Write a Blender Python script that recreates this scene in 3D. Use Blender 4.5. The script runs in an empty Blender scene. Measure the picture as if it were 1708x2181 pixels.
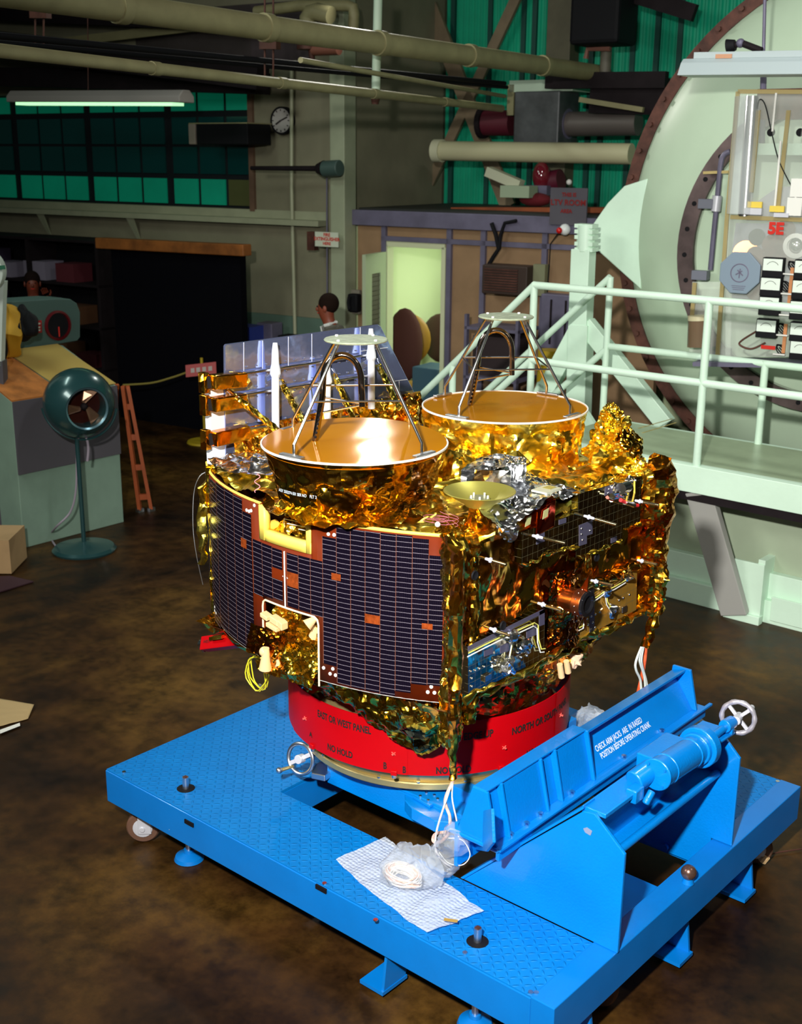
import bpy, math, random
from mathutils import Vector, Matrix, noise
from math import sin, cos, pi, radians
random.seed(7)
SC = bpy.context.scene
COL = SC.collection
# ---------------------------------------------------------------- camera
FPX, PITCH, ROLL, YAW, CAMH = 2568.3, .28545, .00867, -.71037, 3.0
_c, _s = cos(PITCH), sin(PITCH)
_fh = Vector((sin(YAW), cos(YAW), 0)); _rt = Vector((cos(YAW), -sin(YAW), 0))
FWD = _fh*_c + Vector((0, 0, -_s)); UPV = _fh*_s + Vector((0, 0, _c))
CR, SR = cos(ROLL), sin(ROLL)
CAM = Vector((0, 0, CAMH))
cd = bpy.data.cameras.new('camera'); cam = bpy.data.objects.new('camera', cd); COL.objects.link(cam)
rx = _rt*CR + UPV*SR; ux = UPV*CR - _rt*SR
M = Matrix((rx, ux, -FWD)).transposed().to_4x4(); M.translation = CAM
cam.matrix_world = M
cd.sensor_fit = 'VERTICAL'; cd.sensor_height = 36; cd.lens = 36*FPX/2181
cd.clip_start = .05; cd.clip_end = 100
cd.dof.use_dof = True; cd.dof.focus_distance = 4.9; cd.dof.aperture_fstop = 4.5
SC.camera = cam
# ---------------------------------------------------------------- world, lights, exposure
SC.view_settings.view_transform = 'Standard'; SC.view_settings.look = 'None'
SC.view_settings.exposure = 0.0; SC.view_settings.gamma = 1.0
w = bpy.data.worlds.new('world'); SC.world = w; w.use_nodes = True
w.node_tree.nodes['Background'].inputs[0].default_value = (.62, .75, .70, 1)
w.node_tree.nodes['Background'].inputs[1].default_value = .034
def light(name, kind, loc, target, power, color, size=.3, size_y=None, spot=None, blend=.5):
    l = bpy.data.lights.new(name, kind); o = bpy.data.objects.new(name, l); COL.objects.link(o)
    o.location = loc; o.rotation_euler = (Vector(target)-Vector(loc)).to_track_quat('-Z', 'Y').to_euler()
    l.energy = power; l.color = color
    if kind == 'AREA':
        l.size = size
        if size_y: l.shape = 'RECTANGLE'; l.size_y = size_y
    else: l.shadow_soft_size = size
    if spot: l.spot_size = radians(spot); l.spot_blend = blend
    return o
light('flash_lamp', 'SPOT', CAM + _rt*-.6 + Vector((0, 0, .85)), (-2.75, 4.7, 1.35), 2500, (1, .97, .9), .09, spot=80, blend=1)
light('added_lamp', 'AREA', (-8.45, 9.35, 4.85), (-3.2, 3.6, 1.9), 55, (1, .97, .88), .22)  # added unseen lamp that puts the glare on the front dish film
light('added_lamp', 'AREA', (1.2, 5.2, 5.6), (-3, 3.7, 1.4), 26, (1, .95, .85), 2.2, 1.0)  # added unseen fill on the right for the foil to reflect
light('added_lamp', 'AREA', (-2.6, 5.6, 6.2), (-3.0, 8.4, 1.6), 80, (1, 1, .95), 1.0, .5)  # added unseen fill that brightens the platform and dome
light('added_lamp', 'AREA', (-6.6, -.8, 5.6), (-3.4, 3.7, 1.4), 210, (1, 1, .9), 2.6, 1.4)  # added unseen broad fill behind the camera, for wide foil highlights
light('added_lamp', 'AREA', (-9.5, 3.8, 6.0), (-6, 5.5, .2), 60, (.85, 1, .9), 2.4, .3)  # added unseen strip lamp, overhead light for floor and foil
light('office_lamp', 'AREA', (-8.1, 11.3, 2.25), (-8.1, 11.3, 0), 38, (.9, 1, .8), 1.0)
# ---------------------------------------------------------------- pixel to space
def ray(px, py):
    X = px-854; Y = py-1090.5
    x = CR*X+SR*Y; y = -SR*X+CR*Y
    return (_rt*x - UPV*y + FWD*FPX)/FPX
def PL(px, py, p0, n):
    d = ray(px, py); n = Vector(n); return CAM + d*((Vector(p0)-CAM).dot(n)/d.dot(n))
def PZ(px, py, z): return PL(px, py, (0, 0, z), (0, 0, 1))
def PX(px, py, x): return PL(px, py, (x, 0, 0), (1, 0, 0))
def PY(px, py, y): return PL(px, py, (0, y, 0), (0, 1, 0))
# hall axes: W along the back wall, N away from the camera
WD = Vector((.99003, .14086, 0)); ND = Vector((-.14086, .99003, 0)); D0 = Vector((-8.42, 10.03, 0))
def B(w, n, z): return D0 + WD*w + ND*n + Vector((0, 0, z))
def PW(px, py, n):
    """pixel on the hall plane n metres behind the office front, as (w, z)"""
    p = PL(px, py, D0+ND*n, ND); return ((p-D0).dot(WD), p.z)
def PB(px, py, n): return PL(px, py, D0+ND*n, ND)
HALLYAW = math.atan2(WD.y, WD.x)
# ---------------------------------------------------------------- materials
def newmat(name):
    m = bpy.data.materials.new(name); m.use_nodes = True
    return m, m.node_tree, m.node_tree.nodes['Principled BSDF']
def N_(t, kind, **kw):
    n = t.nodes.new(kind)
    for k, v in kw.items():
        if k.startswith('i_'): n.inputs[k[2:].replace('_', ' ')].default_value = v
        else: setattr(n, k, v)
    return n
def mat(name, col, rough=.5, metal=0, var=0, vscale=4, bump=0, bscale=30, emit=None, estr=0, coat=0, alpha=1, trans=0, spec=None, wear=None, ior=None):
    m, t, b = newmat(name)
    c = (*col, 1)
    b.inputs['Base Color'].default_value = c; b.inputs['Roughness'].default_value = rough; b.inputs['Metallic'].default_value = metal
    if coat: b.inputs['Coat Weight'].default_value = coat; b.inputs['Coat Roughness'].default_value = .08
    if trans: b.inputs['Transmission Weight'].default_value = trans
    if ior: b.inputs['IOR'].default_value = ior
    if alpha < 1: b.inputs['Alpha'].default_value = alpha
    if spec is not None: b.inputs['Specular IOR Level'].default_value = spec
    if emit: b.inputs['Emission Color'].default_value = (*emit, 1); b.inputs['Emission Strength'].default_value = estr
    tc = N_(t, 'ShaderNodeTexCoord')
    last = None
    if var:
        nz = N_(t, 'ShaderNodeTexNoise', i_Scale=vscale, i_Detail=6.0, i_Roughness=.6); t.links.new(tc.outputs['Object'], nz.inputs['Vector'])
        mr = N_(t, 'ShaderNodeMapRange'); mr.inputs[1].default_value = .3; mr.inputs[2].default_value = .7; mr.inputs[3].default_value = 1-var; mr.inputs[4].default_value = 1+var
        t.links.new(nz.outputs['Fac'], mr.inputs[0])
        mx = N_(t, 'ShaderNodeMix', data_type='RGBA', blend_type='MULTIPLY'); mx.inputs[0].default_value = 1
        mx.inputs[6].default_value = c; t.links.new(mr.outputs[0], mx.inputs[7]); last = mx.outputs[2]
    if wear:   # (colour, amount, scale): chips and scuffs in the paint
        nz = N_(t, 'ShaderNodeTexNoise', i_Scale=wear[2], i_Detail=8.0, i_Roughness=.7); t.links.new(tc.outputs['Object'], nz.inputs['Vector'])
        cr = N_(t, 'ShaderNodeValToRGB'); cr.color_ramp.elements[0].position = 1-wear[1]; cr.color_ramp.elements[1].position = min(1, 1-wear[1]+.02)
        t.links.new(nz.outputs['Fac'], cr.inputs[0])
        mx = N_(t, 'ShaderNodeMix', data_type='RGBA'); t.links.new(cr.outputs[0], mx.inputs[0])
        if last: t.links.new(last, mx.inputs[6])
        else: mx.inputs[6].default_value = c
        mx.inputs[7].default_value = (*wear[0], 1); last = mx.outputs[2]
    if last: t.links.new(last, b.inputs['Base Color'])
    if bump:
        nz = N_(t, 'ShaderNodeTexNoise', i_Scale=bscale, i_Detail=4.0); t.links.new(tc.outputs['Object'], nz.inputs['Vector'])
        bp = N_(t, 'ShaderNodeBump', i_Strength=bump, i_Distance=.01); t.links.new(nz.outputs['Fac'], bp.inputs['Height']); t.links.new(bp.outputs[0], b.inputs['Normal'])
    return m
def foil(name, cols, s1=6, s2=22, k1=1.1, k2=.7, rough=.16, stretch=(1, 1, 1), warp=.5, metal=1, perf=False):
    """crumpled metallised film: facets of random tilt at two scales, tinted in patches"""
    m, t, b = newmat(name)
    tc = N_(t, 'ShaderNodeTexCoord'); mp = N_(t, 'ShaderNodeMapping'); mp.inputs['Scale'].default_value = stretch
    t.links.new(tc.outputs['Object'], mp.inputs[0])
    nz = N_(t, 'ShaderNodeTexNoise', i_Scale=s1*.6, i_Detail=3.0); t.links.new(mp.outputs[0], nz.inputs['Vector'])
    sub = N_(t, 'ShaderNodeVectorMath', operation='SUBTRACT'); sub.inputs[1].default_value = (.5, .5, .5); t.links.new(nz.outputs['Color'], sub.inputs[0])
    sc = N_(t, 'ShaderNodeVectorMath', operation='SCALE'); sc.inputs['Scale'].default_value = warp; t.links.new(sub.outputs[0], sc.inputs[0])
    ad = N_(t, 'ShaderNodeVectorMath', operation='ADD'); t.links.new(mp.outputs[0], ad.inputs[0]); t.links.new(sc.outputs[0], ad.inputs[1])
    geo = N_(t, 'ShaderNodeNewGeometry'); acc = geo.outputs['Normal']
    for s, k in ((s1, k1), (s2, k2)):
        v = N_(t, 'ShaderNodeTexVoronoi', i_Scale=s); t.links.new(ad.outputs[0], v.inputs['Vector'])
        q = N_(t, 'ShaderNodeVectorMath', operation='SUBTRACT'); q.inputs[1].default_value = (.5, .5, .5); t.links.new(v.outputs['Color'], q.inputs[0])
        r = N_(t, 'ShaderNodeVectorMath', operation='SCALE'); r.inputs['Scale'].default_value = k; t.links.new(q.outputs[0], r.inputs[0])
        a = N_(t, 'ShaderNodeVectorMath', operation='ADD'); t.links.new(acc, a.inputs[0]); t.links.new(r.outputs[0], a.inputs[1]); acc = a.outputs[0]
    q = N_(t, 'ShaderNodeVectorMath', operation='SUBTRACT'); q.inputs[1].default_value = (.5, .5, .5)
    n2 = N_(t, 'ShaderNodeTexNoise', i_Scale=s1*1.7, i_Detail=5.0, i_Roughness=.55); t.links.new(ad.outputs[0], n2.inputs['Vector']); t.links.new(n2.outputs['Color'], q.inputs[0])
    r = N_(t, 'ShaderNodeVectorMath', operation='SCALE'); r.inputs['Scale'].default_value = k1*1.3; t.links.new(q.outputs[0], r.inputs[0])
    a = N_(t, 'ShaderNodeVectorMath', operation='ADD'); t.links.new(acc, a.inputs[0]); t.links.new(r.outputs[0], a.inputs[1])
    no = N_(t, 'ShaderNodeVectorMath', operation='NORMALIZE'); t.links.new(a.outputs[0], no.inputs[0]); t.links.new(no.outputs[0], b.inputs['Normal'])
    n3 = N_(t, 'ShaderNodeTexNoise', i_Scale=s1*.9, i_Detail=3.0); t.links.new(ad.outputs[0], n3.inputs['Vector'])
    cr = N_(t, 'ShaderNodeValToRGB'); e = cr.color_ramp.elements; e[0].position = .32; e[1].position = .68
    e[0].color = (*cols[0], 1); e[1].color = (*cols[-1], 1)
    if len(cols) > 2: x = e.new(.5); x.color = (*cols[1], 1)
    t.links.new(n3.outputs['Fac'], cr.inputs[0])
    out = cr.outputs[0]
    if perf:
        vd = N_(t, 'ShaderNodeTexVoronoi', i_Scale=75.0, i_Randomness=0.0); t.links.new(tc.outputs['Object'], vd.inputs['Vector'])
        lt = N_(t, 'ShaderNodeMath', operation='LESS_THAN'); lt.inputs[1].default_value = .16; t.links.new(vd.outputs['Distance'], lt.inputs[0])
        mx = N_(t, 'ShaderNodeMix', data_type='RGBA'); t.links.new(lt.outputs[0], mx.inputs[0]); t.links.new(out, mx.inputs[6]); mx.inputs[7].default_value = (1, .85, .5, 1); out = mx.outputs[2]
    t.links.new(out, b.inputs['Base Color'])
    b.inputs['Metallic'].default_value = metal; b.inputs['Roughness'].default_value = rough
    return m
MT = {}
MT['blue'] = mat('blue_paint', (.0, .175, .60), .36, var=.06, vscale=5, wear=((.45, .5, .55), .285, 14), coat=.25)
MT['blue_plain'] = mat('blue_gloss_paint', (.0, .205, .68), .30, var=.05, vscale=6, bump=.15, bscale=120, coat=.35)
MT['floor'] = None
MT['red'] = mat('red_lacquer', (.46, .0, .003), .45, spec=.25, var=.05, vscale=6)
MT['brass'] = mat('brass', (.58, .46, .20), .34, .75, var=.1, vscale=8)
MT['steel'] = mat('bright_steel', (.72, .72, .72), .22, 1)
MT['alum'] = mat('aluminium', (.62, .64, .68), .35, 1, var=.08)
MT['silverpaint'] = mat('silver_paint', (.62, .63, .70), .4, .2)
MT['white'] = mat('white_plastic', (.8, .8, .76), .5)
MT['black'] = mat('black_matte', (.005, .005, .007), .7, spec=.2)
MT['ink'] = mat('black_ink', (.01, .004, .004), .8)
MT['whiteink'] = mat('white_ink', (.75, .85, .95), .8)
MT['redink'] = mat('red_ink', (.6, .02, .01), .8)
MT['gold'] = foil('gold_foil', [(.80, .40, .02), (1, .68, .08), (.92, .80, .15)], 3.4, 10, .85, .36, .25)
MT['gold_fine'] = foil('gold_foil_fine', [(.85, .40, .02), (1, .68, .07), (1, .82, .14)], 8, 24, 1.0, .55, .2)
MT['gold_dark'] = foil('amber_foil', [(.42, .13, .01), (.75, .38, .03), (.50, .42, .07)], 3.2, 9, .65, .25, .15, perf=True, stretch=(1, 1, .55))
MT['gold_smooth'] = foil('gold_film', [(.55, .30, .03), (.8, .48, .06), (.75, .55, .10)], 3.2, 15, .5, .22, .12)
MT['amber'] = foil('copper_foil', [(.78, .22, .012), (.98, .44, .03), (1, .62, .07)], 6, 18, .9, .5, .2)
MT['silverfoil'] = foil('silver_foil', [(.75, .78, .85), (.9, .92, .95), (1, .93, .82)], 5, 14, .6, .3, .2)
MT['film'] = foil('orange_film', [(.60, .22, .004), (.68, .27, .006), (.62, .23, .004)], 2.2, 9, .014, .006, .11, metal=.3)
MT['mint'] = mat('mint_paint', (.68, .90, .74), .42, var=.06, vscale=2, bump=.1, bscale=40)
MT['mint_dull'] = mat('mint_paint_dusty', (.50, .64, .50), .5, var=.1, vscale=2)
MT['dome'] = mat('pale_green_enamel', (.50, .64, .48), .45, var=.06, vscale=1.2)
MT['rust'] = mat('dark_rusty_steel', (.09, .032, .022), .6, .3, var=.5, vscale=9)
MT['concrete'] = mat('painted_concrete_wall', (.21, .20, .13), .8, var=.16, vscale=1.6, bump=.2, bscale=9)
MT['pipe'] = mat('cream_pipe_paint', (.26, .24, .12), .55, var=.15, vscale=5)
MT['darksteel'] = mat('dark_steel', (.012, .008, .010), .75, spec=.2, var=.3)
MT['clear'] = mat('clear_acrylic', (.93, .96, .93), .04, trans=1, ior=1.25)
# ---------------------------------------------------------------- mesh building
ORG = {}
class MB:
    def __init__(s): s.v = []; s.f = []; s.uv = None
    def add(s, vs, fs):
        o = len(s.v); s.v += [Vector(x) for x in vs]; s.f += [tuple(i+o for i in f) for f in fs]; return s
    def obox(s, c, ex, ey, ez):
        c = Vector(c); ex = Vector(ex); ey = Vector(ey); ez = Vector(ez)
        if ex.cross(ey).dot(ez) < 0: ex = -ex
        v = [c+ex*a+ey*b+ez*d for d in (-1, 1) for b in (-1, 1) for a in (-1, 1)]
        return s.add(v, [(0, 2, 3, 1), (4, 5, 7, 6), (0, 1, 5, 4), (2, 6, 7, 3), (0, 4, 6, 2), (1, 3, 7, 5)])
    def box(s, x0, x1, y0, y1, z0, z1):
        return s.obox(((x0+x1)/2, (y0+y1)/2, (z0+z1)/2), (abs(x1-x0)/2, 0, 0), (0, abs(y1-y0)/2, 0), (0, 0, abs(z1-z0)/2))
    def bbox(s, w0, w1, n0, n1, z0, z1):     # box in hall axes
        return s.obox(B((w0+w1)/2, (n0+n1)/2, (z0+z1)/2), WD*abs(w1-w0)/2, ND*abs(n1-n0)/2, Vector((0, 0, abs(z1-z0)/2)))
    def bar(s, a, b, w, h, up=(0, 0, 1)):
        a = Vector(a); b = Vector(b); d = b-a; L = d.length; d.normalize(); up = Vector(up)
        x = d.cross(up)
        if x.length < 1e-4: x = d.cross(Vector((1, 0, 0)))
        x.normalize(); y = x.cross(d)
        return s.obox((a+b)/2, x*w/2, d*L/2, y*h/2)
    def cyl(s, a, b, r0, r1=None, n=16, caps=True):
        a = Vector(a); b = Vector(b); r1 = r0 if r1 is None else r1
        d = (b-a).normalized(); x = d.orthogonal().normalized(); y = d.cross(x)
        v = []
        for c, r in ((a, r0), (b, r1)):
            for i in range(n): t = 2*pi*i/n; v.append(c+x*cos(t)*r+y*sin(t)*r)
        f = [(i, (i+1) % n, n+(i+1) % n, n+i) for i in range(n)]
        if caps: f += [tuple(range(n-1, -1, -1)), tuple(range(n, 2*n))]
        return s.add(v, f)
    def tube(s, pts, r, n=8, closed=False, caps=True):
        P = [Vector(p) for p in pts]; m = len(P); v = []; px = None
        for i, p in enumerate(P):
            if closed: d = P[(i+1) % m]-P[i-1]
            else: d = P[min(i+1, m-1)]-P[max(i-1, 0)]
            d.normalize()
            if px is None: px = d.orthogonal().normalized()
            px = (px - d*px.dot(d))
            if px.length < 1e-5: px = d.orthogonal()
            px.normalize(); py = d.cross(px)
            rr = r[i] if isinstance(r, (list, tuple)) else r
            for k in range(n): t = 2*pi*k/n; v.append(p+px*cos(t)*rr+py*sin(t)*rr)
        f = []
        for i in range(m if closed else m-1):
            for k in range(n):
                a = i*n+k; b = i*n+(k+1) % n; c = ((i+1) % m)*n+(k+1) % n; d = ((i+1) % m)*n+k
                f.append((a, b, c, d))
        if not closed and caps: f += [tuple(range(n-1, -1, -1)), tuple(range((m-1)*n, m*n))]
        return s.add(v, f)
    def lathe(s, prof, o, axis=(0, 0, 1), n=32, a0=0, a1=2*pi, x=None):
        o = Vector(o); d = Vector(axis).normalized(); x = Vector(x).normalized() if x else d.orthogonal().normalized(); y = d.cross(x)
        full = abs(a1-a0-2*pi) < 1e-6; m = n if full else n+1; v = []
        for r, h in prof:
            for i in range(m): t = a0+(a1-a0)*i/n; v.append(o+d*h+x*cos(t)*r+y*sin(t)*r)
        f = []
        for j in range(len(prof)-1):
            for i in range(n):
                a = j*m+i; b = j*m+(i+1) % m; f.append((a, b, b+m, a+m))
        return s.add(v, f)
    def prism(s, poly, off):
        P = [Vector(p) for p in poly]; off = Vector(off); n = len(P)
        nr = Vector((0, 0, 0))
        for i in range(n): nr += P[i].cross(P[(i+1) % n])
        if nr.dot(off) > 0: P.reverse()
        v = P+[p+off for p in P]
        f = [tuple(range(n)), tuple(range(2*n-1, n-1, -1))]+[(i, i+n, (i+1) % n+n, (i+1) % n) for i in range(n)]
        return s.add(v, f)
    def ball(s, c, r, n=16, m=10, sc=(1, 1, 1), rot=None):
        c = Vector(c); v = []
        for j in range(m+1):
            for i in range(n):
                t = 2*pi*i/n; p = pi*j/m
                q = Vector((sin(p)*cos(t)*sc[0], sin(p)*sin(t)*sc[1], cos(p)*sc[2]))*r
                if rot: q = rot @ q
                v.append(c+q)
        f = [(j*n+i, (j+1)*n+i, (j+1)*n+(i+1) % n, j*n+(i+1) % n) for j in range(m) for i in range(n)]
        return s.add(v, f)
    def grid(s, fn, nu, nv):
        v = [fn(i/nu, j/nv) for j in range(nv+1) for i in range(nu+1)]
        f = [(j*(nu+1)+i, j*(nu+1)+i+1, (j+1)*(nu+1)+i+1, (j+1)*(nu+1)+i) for j in range(nv) for i in range(nu)]
        return s.add(v, f)
    def build(s, name, m, parent=None, smooth=.6, bevel=0, merge=False, loc=None):
        if parent is not None and parent.name in ORG: o0 = ORG[parent.name]
        elif loc is not None: o0 = Vector(loc)
        else:
            lo = [min(p[i] for p in s.v) for i in range(3)]; hi = [max(p[i] for p in s.v) for i in range(3)]
            o0 = Vector(((lo[0]+hi[0])/2, (lo[1]+hi[1])/2, lo[2]))
        me = bpy.data.meshes.new(name); me.from_pydata([p-o0 for p in s.v], [], s.f)
        if merge:
            import bmesh
            bm = bmesh.new(); bm.from_mesh(me); bmesh.ops.remove_doubles(bm, verts=bm.verts, dist=1e-5); bm.to_mesh(me); bm.free()
        me.update()
        if smooth is not None:
            me.shade_smooth(); me.set_sharp_from_angle(angle=smooth)
        if m is not None: me.materials.append(MT[m] if isinstance(m, str) else m)
        ob = bpy.data.objects.new(name, me); COL.objects.link(ob)
        if parent is not None: ob.parent = parent
        else: ob.location = o0
        ORG[ob.name] = o0
        if bevel:
            bv = ob.modifiers.new('bevel', 'BEVEL'); bv.width = bevel; bv.segments = 2; bv.limit_method = 'ANGLE'; bv.angle_limit = .7
        return ob
def thing(name, label, cat, loc, group=None):
    o = bpy.data.objects.new(name, None); COL.objects.link(o); o.location = loc; o.empty_display_size = .1
    ORG[o.name] = Vector(loc); o['label'] = label; o['category'] = cat
    if group: o['group'] = group
    return o
def tag(o, label, cat, group=None, kind=None):
    o['label'] = label; o['category'] = cat
    if group: o['group'] = group
    if kind: o['kind'] = kind
    return o
def struct(o): o['kind'] = 'structure'; return o
def crumple(p, s, a):
    q = p*s; return (abs(noise.noise(q))+.5*abs(noise.noise(q*2.1+Vector((3, 1, 7))))+.25*abs(noise.noise(q*4.3))-.45)*a
def cloth(fn, nu, nv, s, a, closed_u=False):
    """a grid surface with crumpling along its normal"""
    mb = MB(); e = 1e-3
    def f(u, v):
        p = fn(u, v); pu = fn(min(u+e, 1+e), v)-fn(u-e, v); pv = fn(u, v+e)-fn(u, v-e)
        n = pu.cross(pv)
        if n.length > 1e-12: n.normalize()
        return p+n*crumple(p, s, a)
    return mb.grid(f, nu, nv)
def text(body, size, m, o, xd, yd, parent, name='lettering', bend=None, depth=.0015, align='LEFT', space=1, bold=.0, sx=1):
    cu = bpy.data.curves.new(name, 'FONT'); cu.body = body; cu.size = size; cu.align_x = align; cu.align_y = 'CENTER'; cu.space_character = space
    cu.offset = bold; cu.resolution_u = 3
    tmp = bpy.data.objects.new('t', cu); COL.objects.link(tmp)
    dg = bpy.context.evaluated_depsgraph_get(); me = bpy.data.meshes.new_from_object(tmp.evaluated_get(dg))
    bpy.data.objects.remove(tmp); bpy.data.curves.remove(cu)
    o = Vector(o); xd = Vector(xd).normalized(); yd = Vector(yd).normalized(); nd = xd.cross(yd)
    vs = []
    for v in me.vertices:
        x, y = v.co.x*sx, v.co.y
        vs.append(bend(x, y) if bend else o+xd*x+yd*y+nd*depth)
    fs = [tuple(p.vertices) for p in me.polygons]; bpy.data.meshes.remove(me)
    mb = MB(); mb.add(vs, fs)
    return mb.build(name, m, parent, smooth=None)
def copy_tree(o, parent=None, dloc=None):
    c = o.copy(); COL.objects.link(c)
    ORG[c.name] = ORG.get(o.name, Vector((0, 0, 0)))
    if parent is not None: c.parent = parent; c.matrix_parent_inverse = o.matrix_parent_inverse.copy()
    for ch in [x for x in list(bpy.data.objects) if x.parent == o]: copy_tree(ch, c)
    return c
# ================================================================ STRUCTURE
def floor_mat():
    m, t, b = newmat('stained_epoxy_floor'); tc = N_(t, 'ShaderNodeTexCoord')
    n1 = N_(t, 'ShaderNodeTexNoise', i_Scale=.9, i_Detail=9.0, i_Roughness=.62); t.links.new(tc.outputs['Object'], n1.inputs[0])
    cr = N_(t, 'ShaderNodeValToRGB'); e = cr.color_ramp.elements; e[0].position = .33; e[0].color = (.006, .002, .0008, 1); e[1].position = .70; e[1].color = (.095, .048, .008, 1)
    x = e.new(.48); x.color = (.036, .015, .003, 1); t.links.new(n1.outputs['Fac'], cr.inputs[0])
    n2 = N_(t, 'ShaderNodeTexNoise', i_Scale=7.0, i_Detail=8.0, i_Roughness=.7); t.links.new(tc.outputs['Object'], n2.inputs[0])
    mr = N_(t, 'ShaderNodeMapRange'); mr.inputs[1].default_value = .35; mr.inputs[2].default_value = .65; mr.inputs[3].default_value = .45; mr.inputs[4].default_value = 1.5; t.links.new(n2.outputs['Fac'], mr.inputs[0])
    mx = N_(t, 'ShaderNodeMix', data_type='RGBA', blend_type='MULTIPLY'); mx.inputs[0].default_value = 1; t.links.new(cr.outputs[0], mx.inputs[6]); t.links.new(mr.outputs[0], mx.inputs[7]); t.links.new(mx.outputs[2], b.inputs['Base Color'])
    r = N_(t, 'ShaderNodeMapRange'); r.inputs[3].default_value = .32; r.inputs[4].default_value = .6; b.inputs['Specular IOR Level'].default_value = .22; t.links.new(n2.outputs['Fac'], r.inputs[0]); t.links.new(r.outputs[0], b.inputs['Roughness'])
    bp = N_(t, 'ShaderNodeBump', i_Strength=.12, i_Distance=.02); t.links.new(n1.outputs['Fac'], bp.inputs['Height']); t.links.new(bp.outputs[0], b.inputs['Normal'])
    return m
MT['floor'] = floor_mat()
struct(MB().box(-20, 7, -4, 18, -.2, 0).build('floor', 'floor', smooth=None))
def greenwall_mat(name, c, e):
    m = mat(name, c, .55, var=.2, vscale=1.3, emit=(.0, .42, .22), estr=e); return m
MT['green'] = greenwall_mat('green_fibreglass_sheet', (.0, .34, .19), .02)  # faint glow put into the wall sheet itself
MT['pane_lit'] = greenwall_mat('green_daylit_glass', (.0, .26, .16), .10)
MT['pane_dark'] = mat('dark_green_glass', (.0, .035, .035), .12, emit=(.0, .2, .16), estr=.012)
MT['tan'] = mat('tan_board', (.27, .165, .085), .75, var=.15, vscale=3)
MT['stud'] = mat('grey_violet_steel', (.14, .13, .20), .5, .2, var=.2)
MT['cream'] = mat('cream_plaster', (.60, .70, .42), .7)
MT['teal'] = mat('grey_green_dado', (.10, .17, .13), .6, var=.1)
MT['brown'] = mat('brown_steel', (.14, .08, .05), .6, var=.2)
wE, _ = PW(540, 300, 0); wP, _ = PW(735, 300, 0)
ZS, ZT = 2.42, 3.735
w = MB(); w.bbox(-12, wE, 0, .3, 0, ZS).bbox(-12, wE, 0, .3, ZT, 6.6).bbox(wE, wP, 0, .3, 0, 6.6).bbox(wP-.3, wP, .3, 2.3, 0, 6.6)
struct(w.build('wall_left', 'concrete', smooth=None))
w862 = PW(862, 300, 2.05)[0]
struct(MB().bbox(wP, w862, 2.05, 2.35, 0, 6.6).build('wall_middle', 'concrete', smooth=None))
struct(MB().bbox(-12, wP, -.03, 0, 0, 1.24).build('baseboard_left', 'teal', smooth=None))
a, b_ = PW(702, 300, -.22)[0], PW(733, 300, -.22)[0]
struct(MB().bbox(a, b_, -.22, 0, 0, 6.6).build('trim_1', mat('pale_green_column', (.33, .37, .25), .6, var=.1), smooth=None, bevel=.01))
# corrugated sheet wall
g = MB(); x0, x1 = w862, 9.0; per = .075; k = int((x1-x0)/per)
pts = []
for i in range(k+1):
    for q, d in ((0, 0), (.3, 0), (.5, .02), (.8, .02)): pts.append((x0+(i+q)*per, 2.1-d))
vs = [B(p[0], p[1], z) for z in (1.8, 6.6) for p in pts]; n = len(pts)
g.add(vs, [(i, i+1, n+i+1, n+i) for i in range(n-1)])
struct(g.build('wall_back', 'green', smooth=None))
s = MB()
for px in (962, 1040, 1110, 1133, 1255, 1282, 1342, 1392, 1440): 
    q = PW(px, 200, 2.06)[0]; s.bbox(q-.028, q+.028, 2.05, 2.1, 1.8, 6.6)
struct(s.build('trim_2', mat('dark_green_seam', (.0, .06, .045), .6), smooth=None))
q = PW(853, 300, 2.0)[0]
s = MB(); s.bbox(q-.1, q+.02, 1.9, 2.05, 2.0, 6.6)
struct(s.build('trim_3', 'brown', smooth=None))
q0, q1 = PW(1171, 100, 1.9)[0], PW(1222, 100, 1.9)[0]
struct(MB().bbox(q0, q1, 1.8, 2.05, 2.0, 6.6).build('trim_4', mat('olive_grey_column', (.11, .10, .06), .6, var=.2), smooth=None, bevel=.01))
struct(MB().box(-22, 9, -6, 20, 6.6, 6.8).build('ceiling', 'darksteel', smooth=None))
# diagonal braces in front of the sheet wall
s = MB()
for (x0, y0, x1, y1, wd) in ((899, -30, 1083, 440, .19), (1107, -20, 884, 458, .12)):
    s.bar(PB(x0, y0, 1.85), PB(x1, y1, 1.85), wd, .05, up=ND)
struct(s.build('trim_5', mat('brown_brace_paint', (.20, .15, .09), .6, var=.2), smooth=None))
# window with panes
fr = MB(); wr = wE; zb = ZS
pl = [PW(x, 320, 0)[0] for x in (529, 471, 411, 357)]
pitch = (pl[1]-pl[3])/2
rows = [(ZS+.02, PW(400, 374, .05)[1]), (PW(400, 370, .05)[1], 0), (0, 0), (PW(400, 248, .05)[1], ZT)]
zA = PW(430, 376, .05)[1]; zB = PW(430, 243, .05)[1]; zM = (zA+zB)/2
lit = MB(); drk = MB(); odd = MB()
x = pl[0]; i = 0; cols_ = []
while x > -11.5:
    wid = pitch; gap = .05 if i % 3 != 2 else .13
    cols_.append((x-wid+.02, x-.02)); x -= wid+(gap-.04); i += 1
for i, (u0, u1) in enumerate(cols_):
    (odd if i == 0 else lit).bbox(u0, u1, .1, .12, ZS+.03, zA-.03)
    lit.bbox(u0, u1, .1, .12, zB+.04, ZT-.02)
    drk.bbox(u0, u1, .1, .12, zA+.03, zM-.015); drk.bbox(u0, u1, .1, .12, zM+.015, zB-.03)
fr.bbox(-12, pl[0]+.04, .125, .16, ZS, ZT)
wf = struct(fr.build('window_1', mat('black_steel_sash', (.006, .008, .012), .5), smooth=None))
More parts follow.
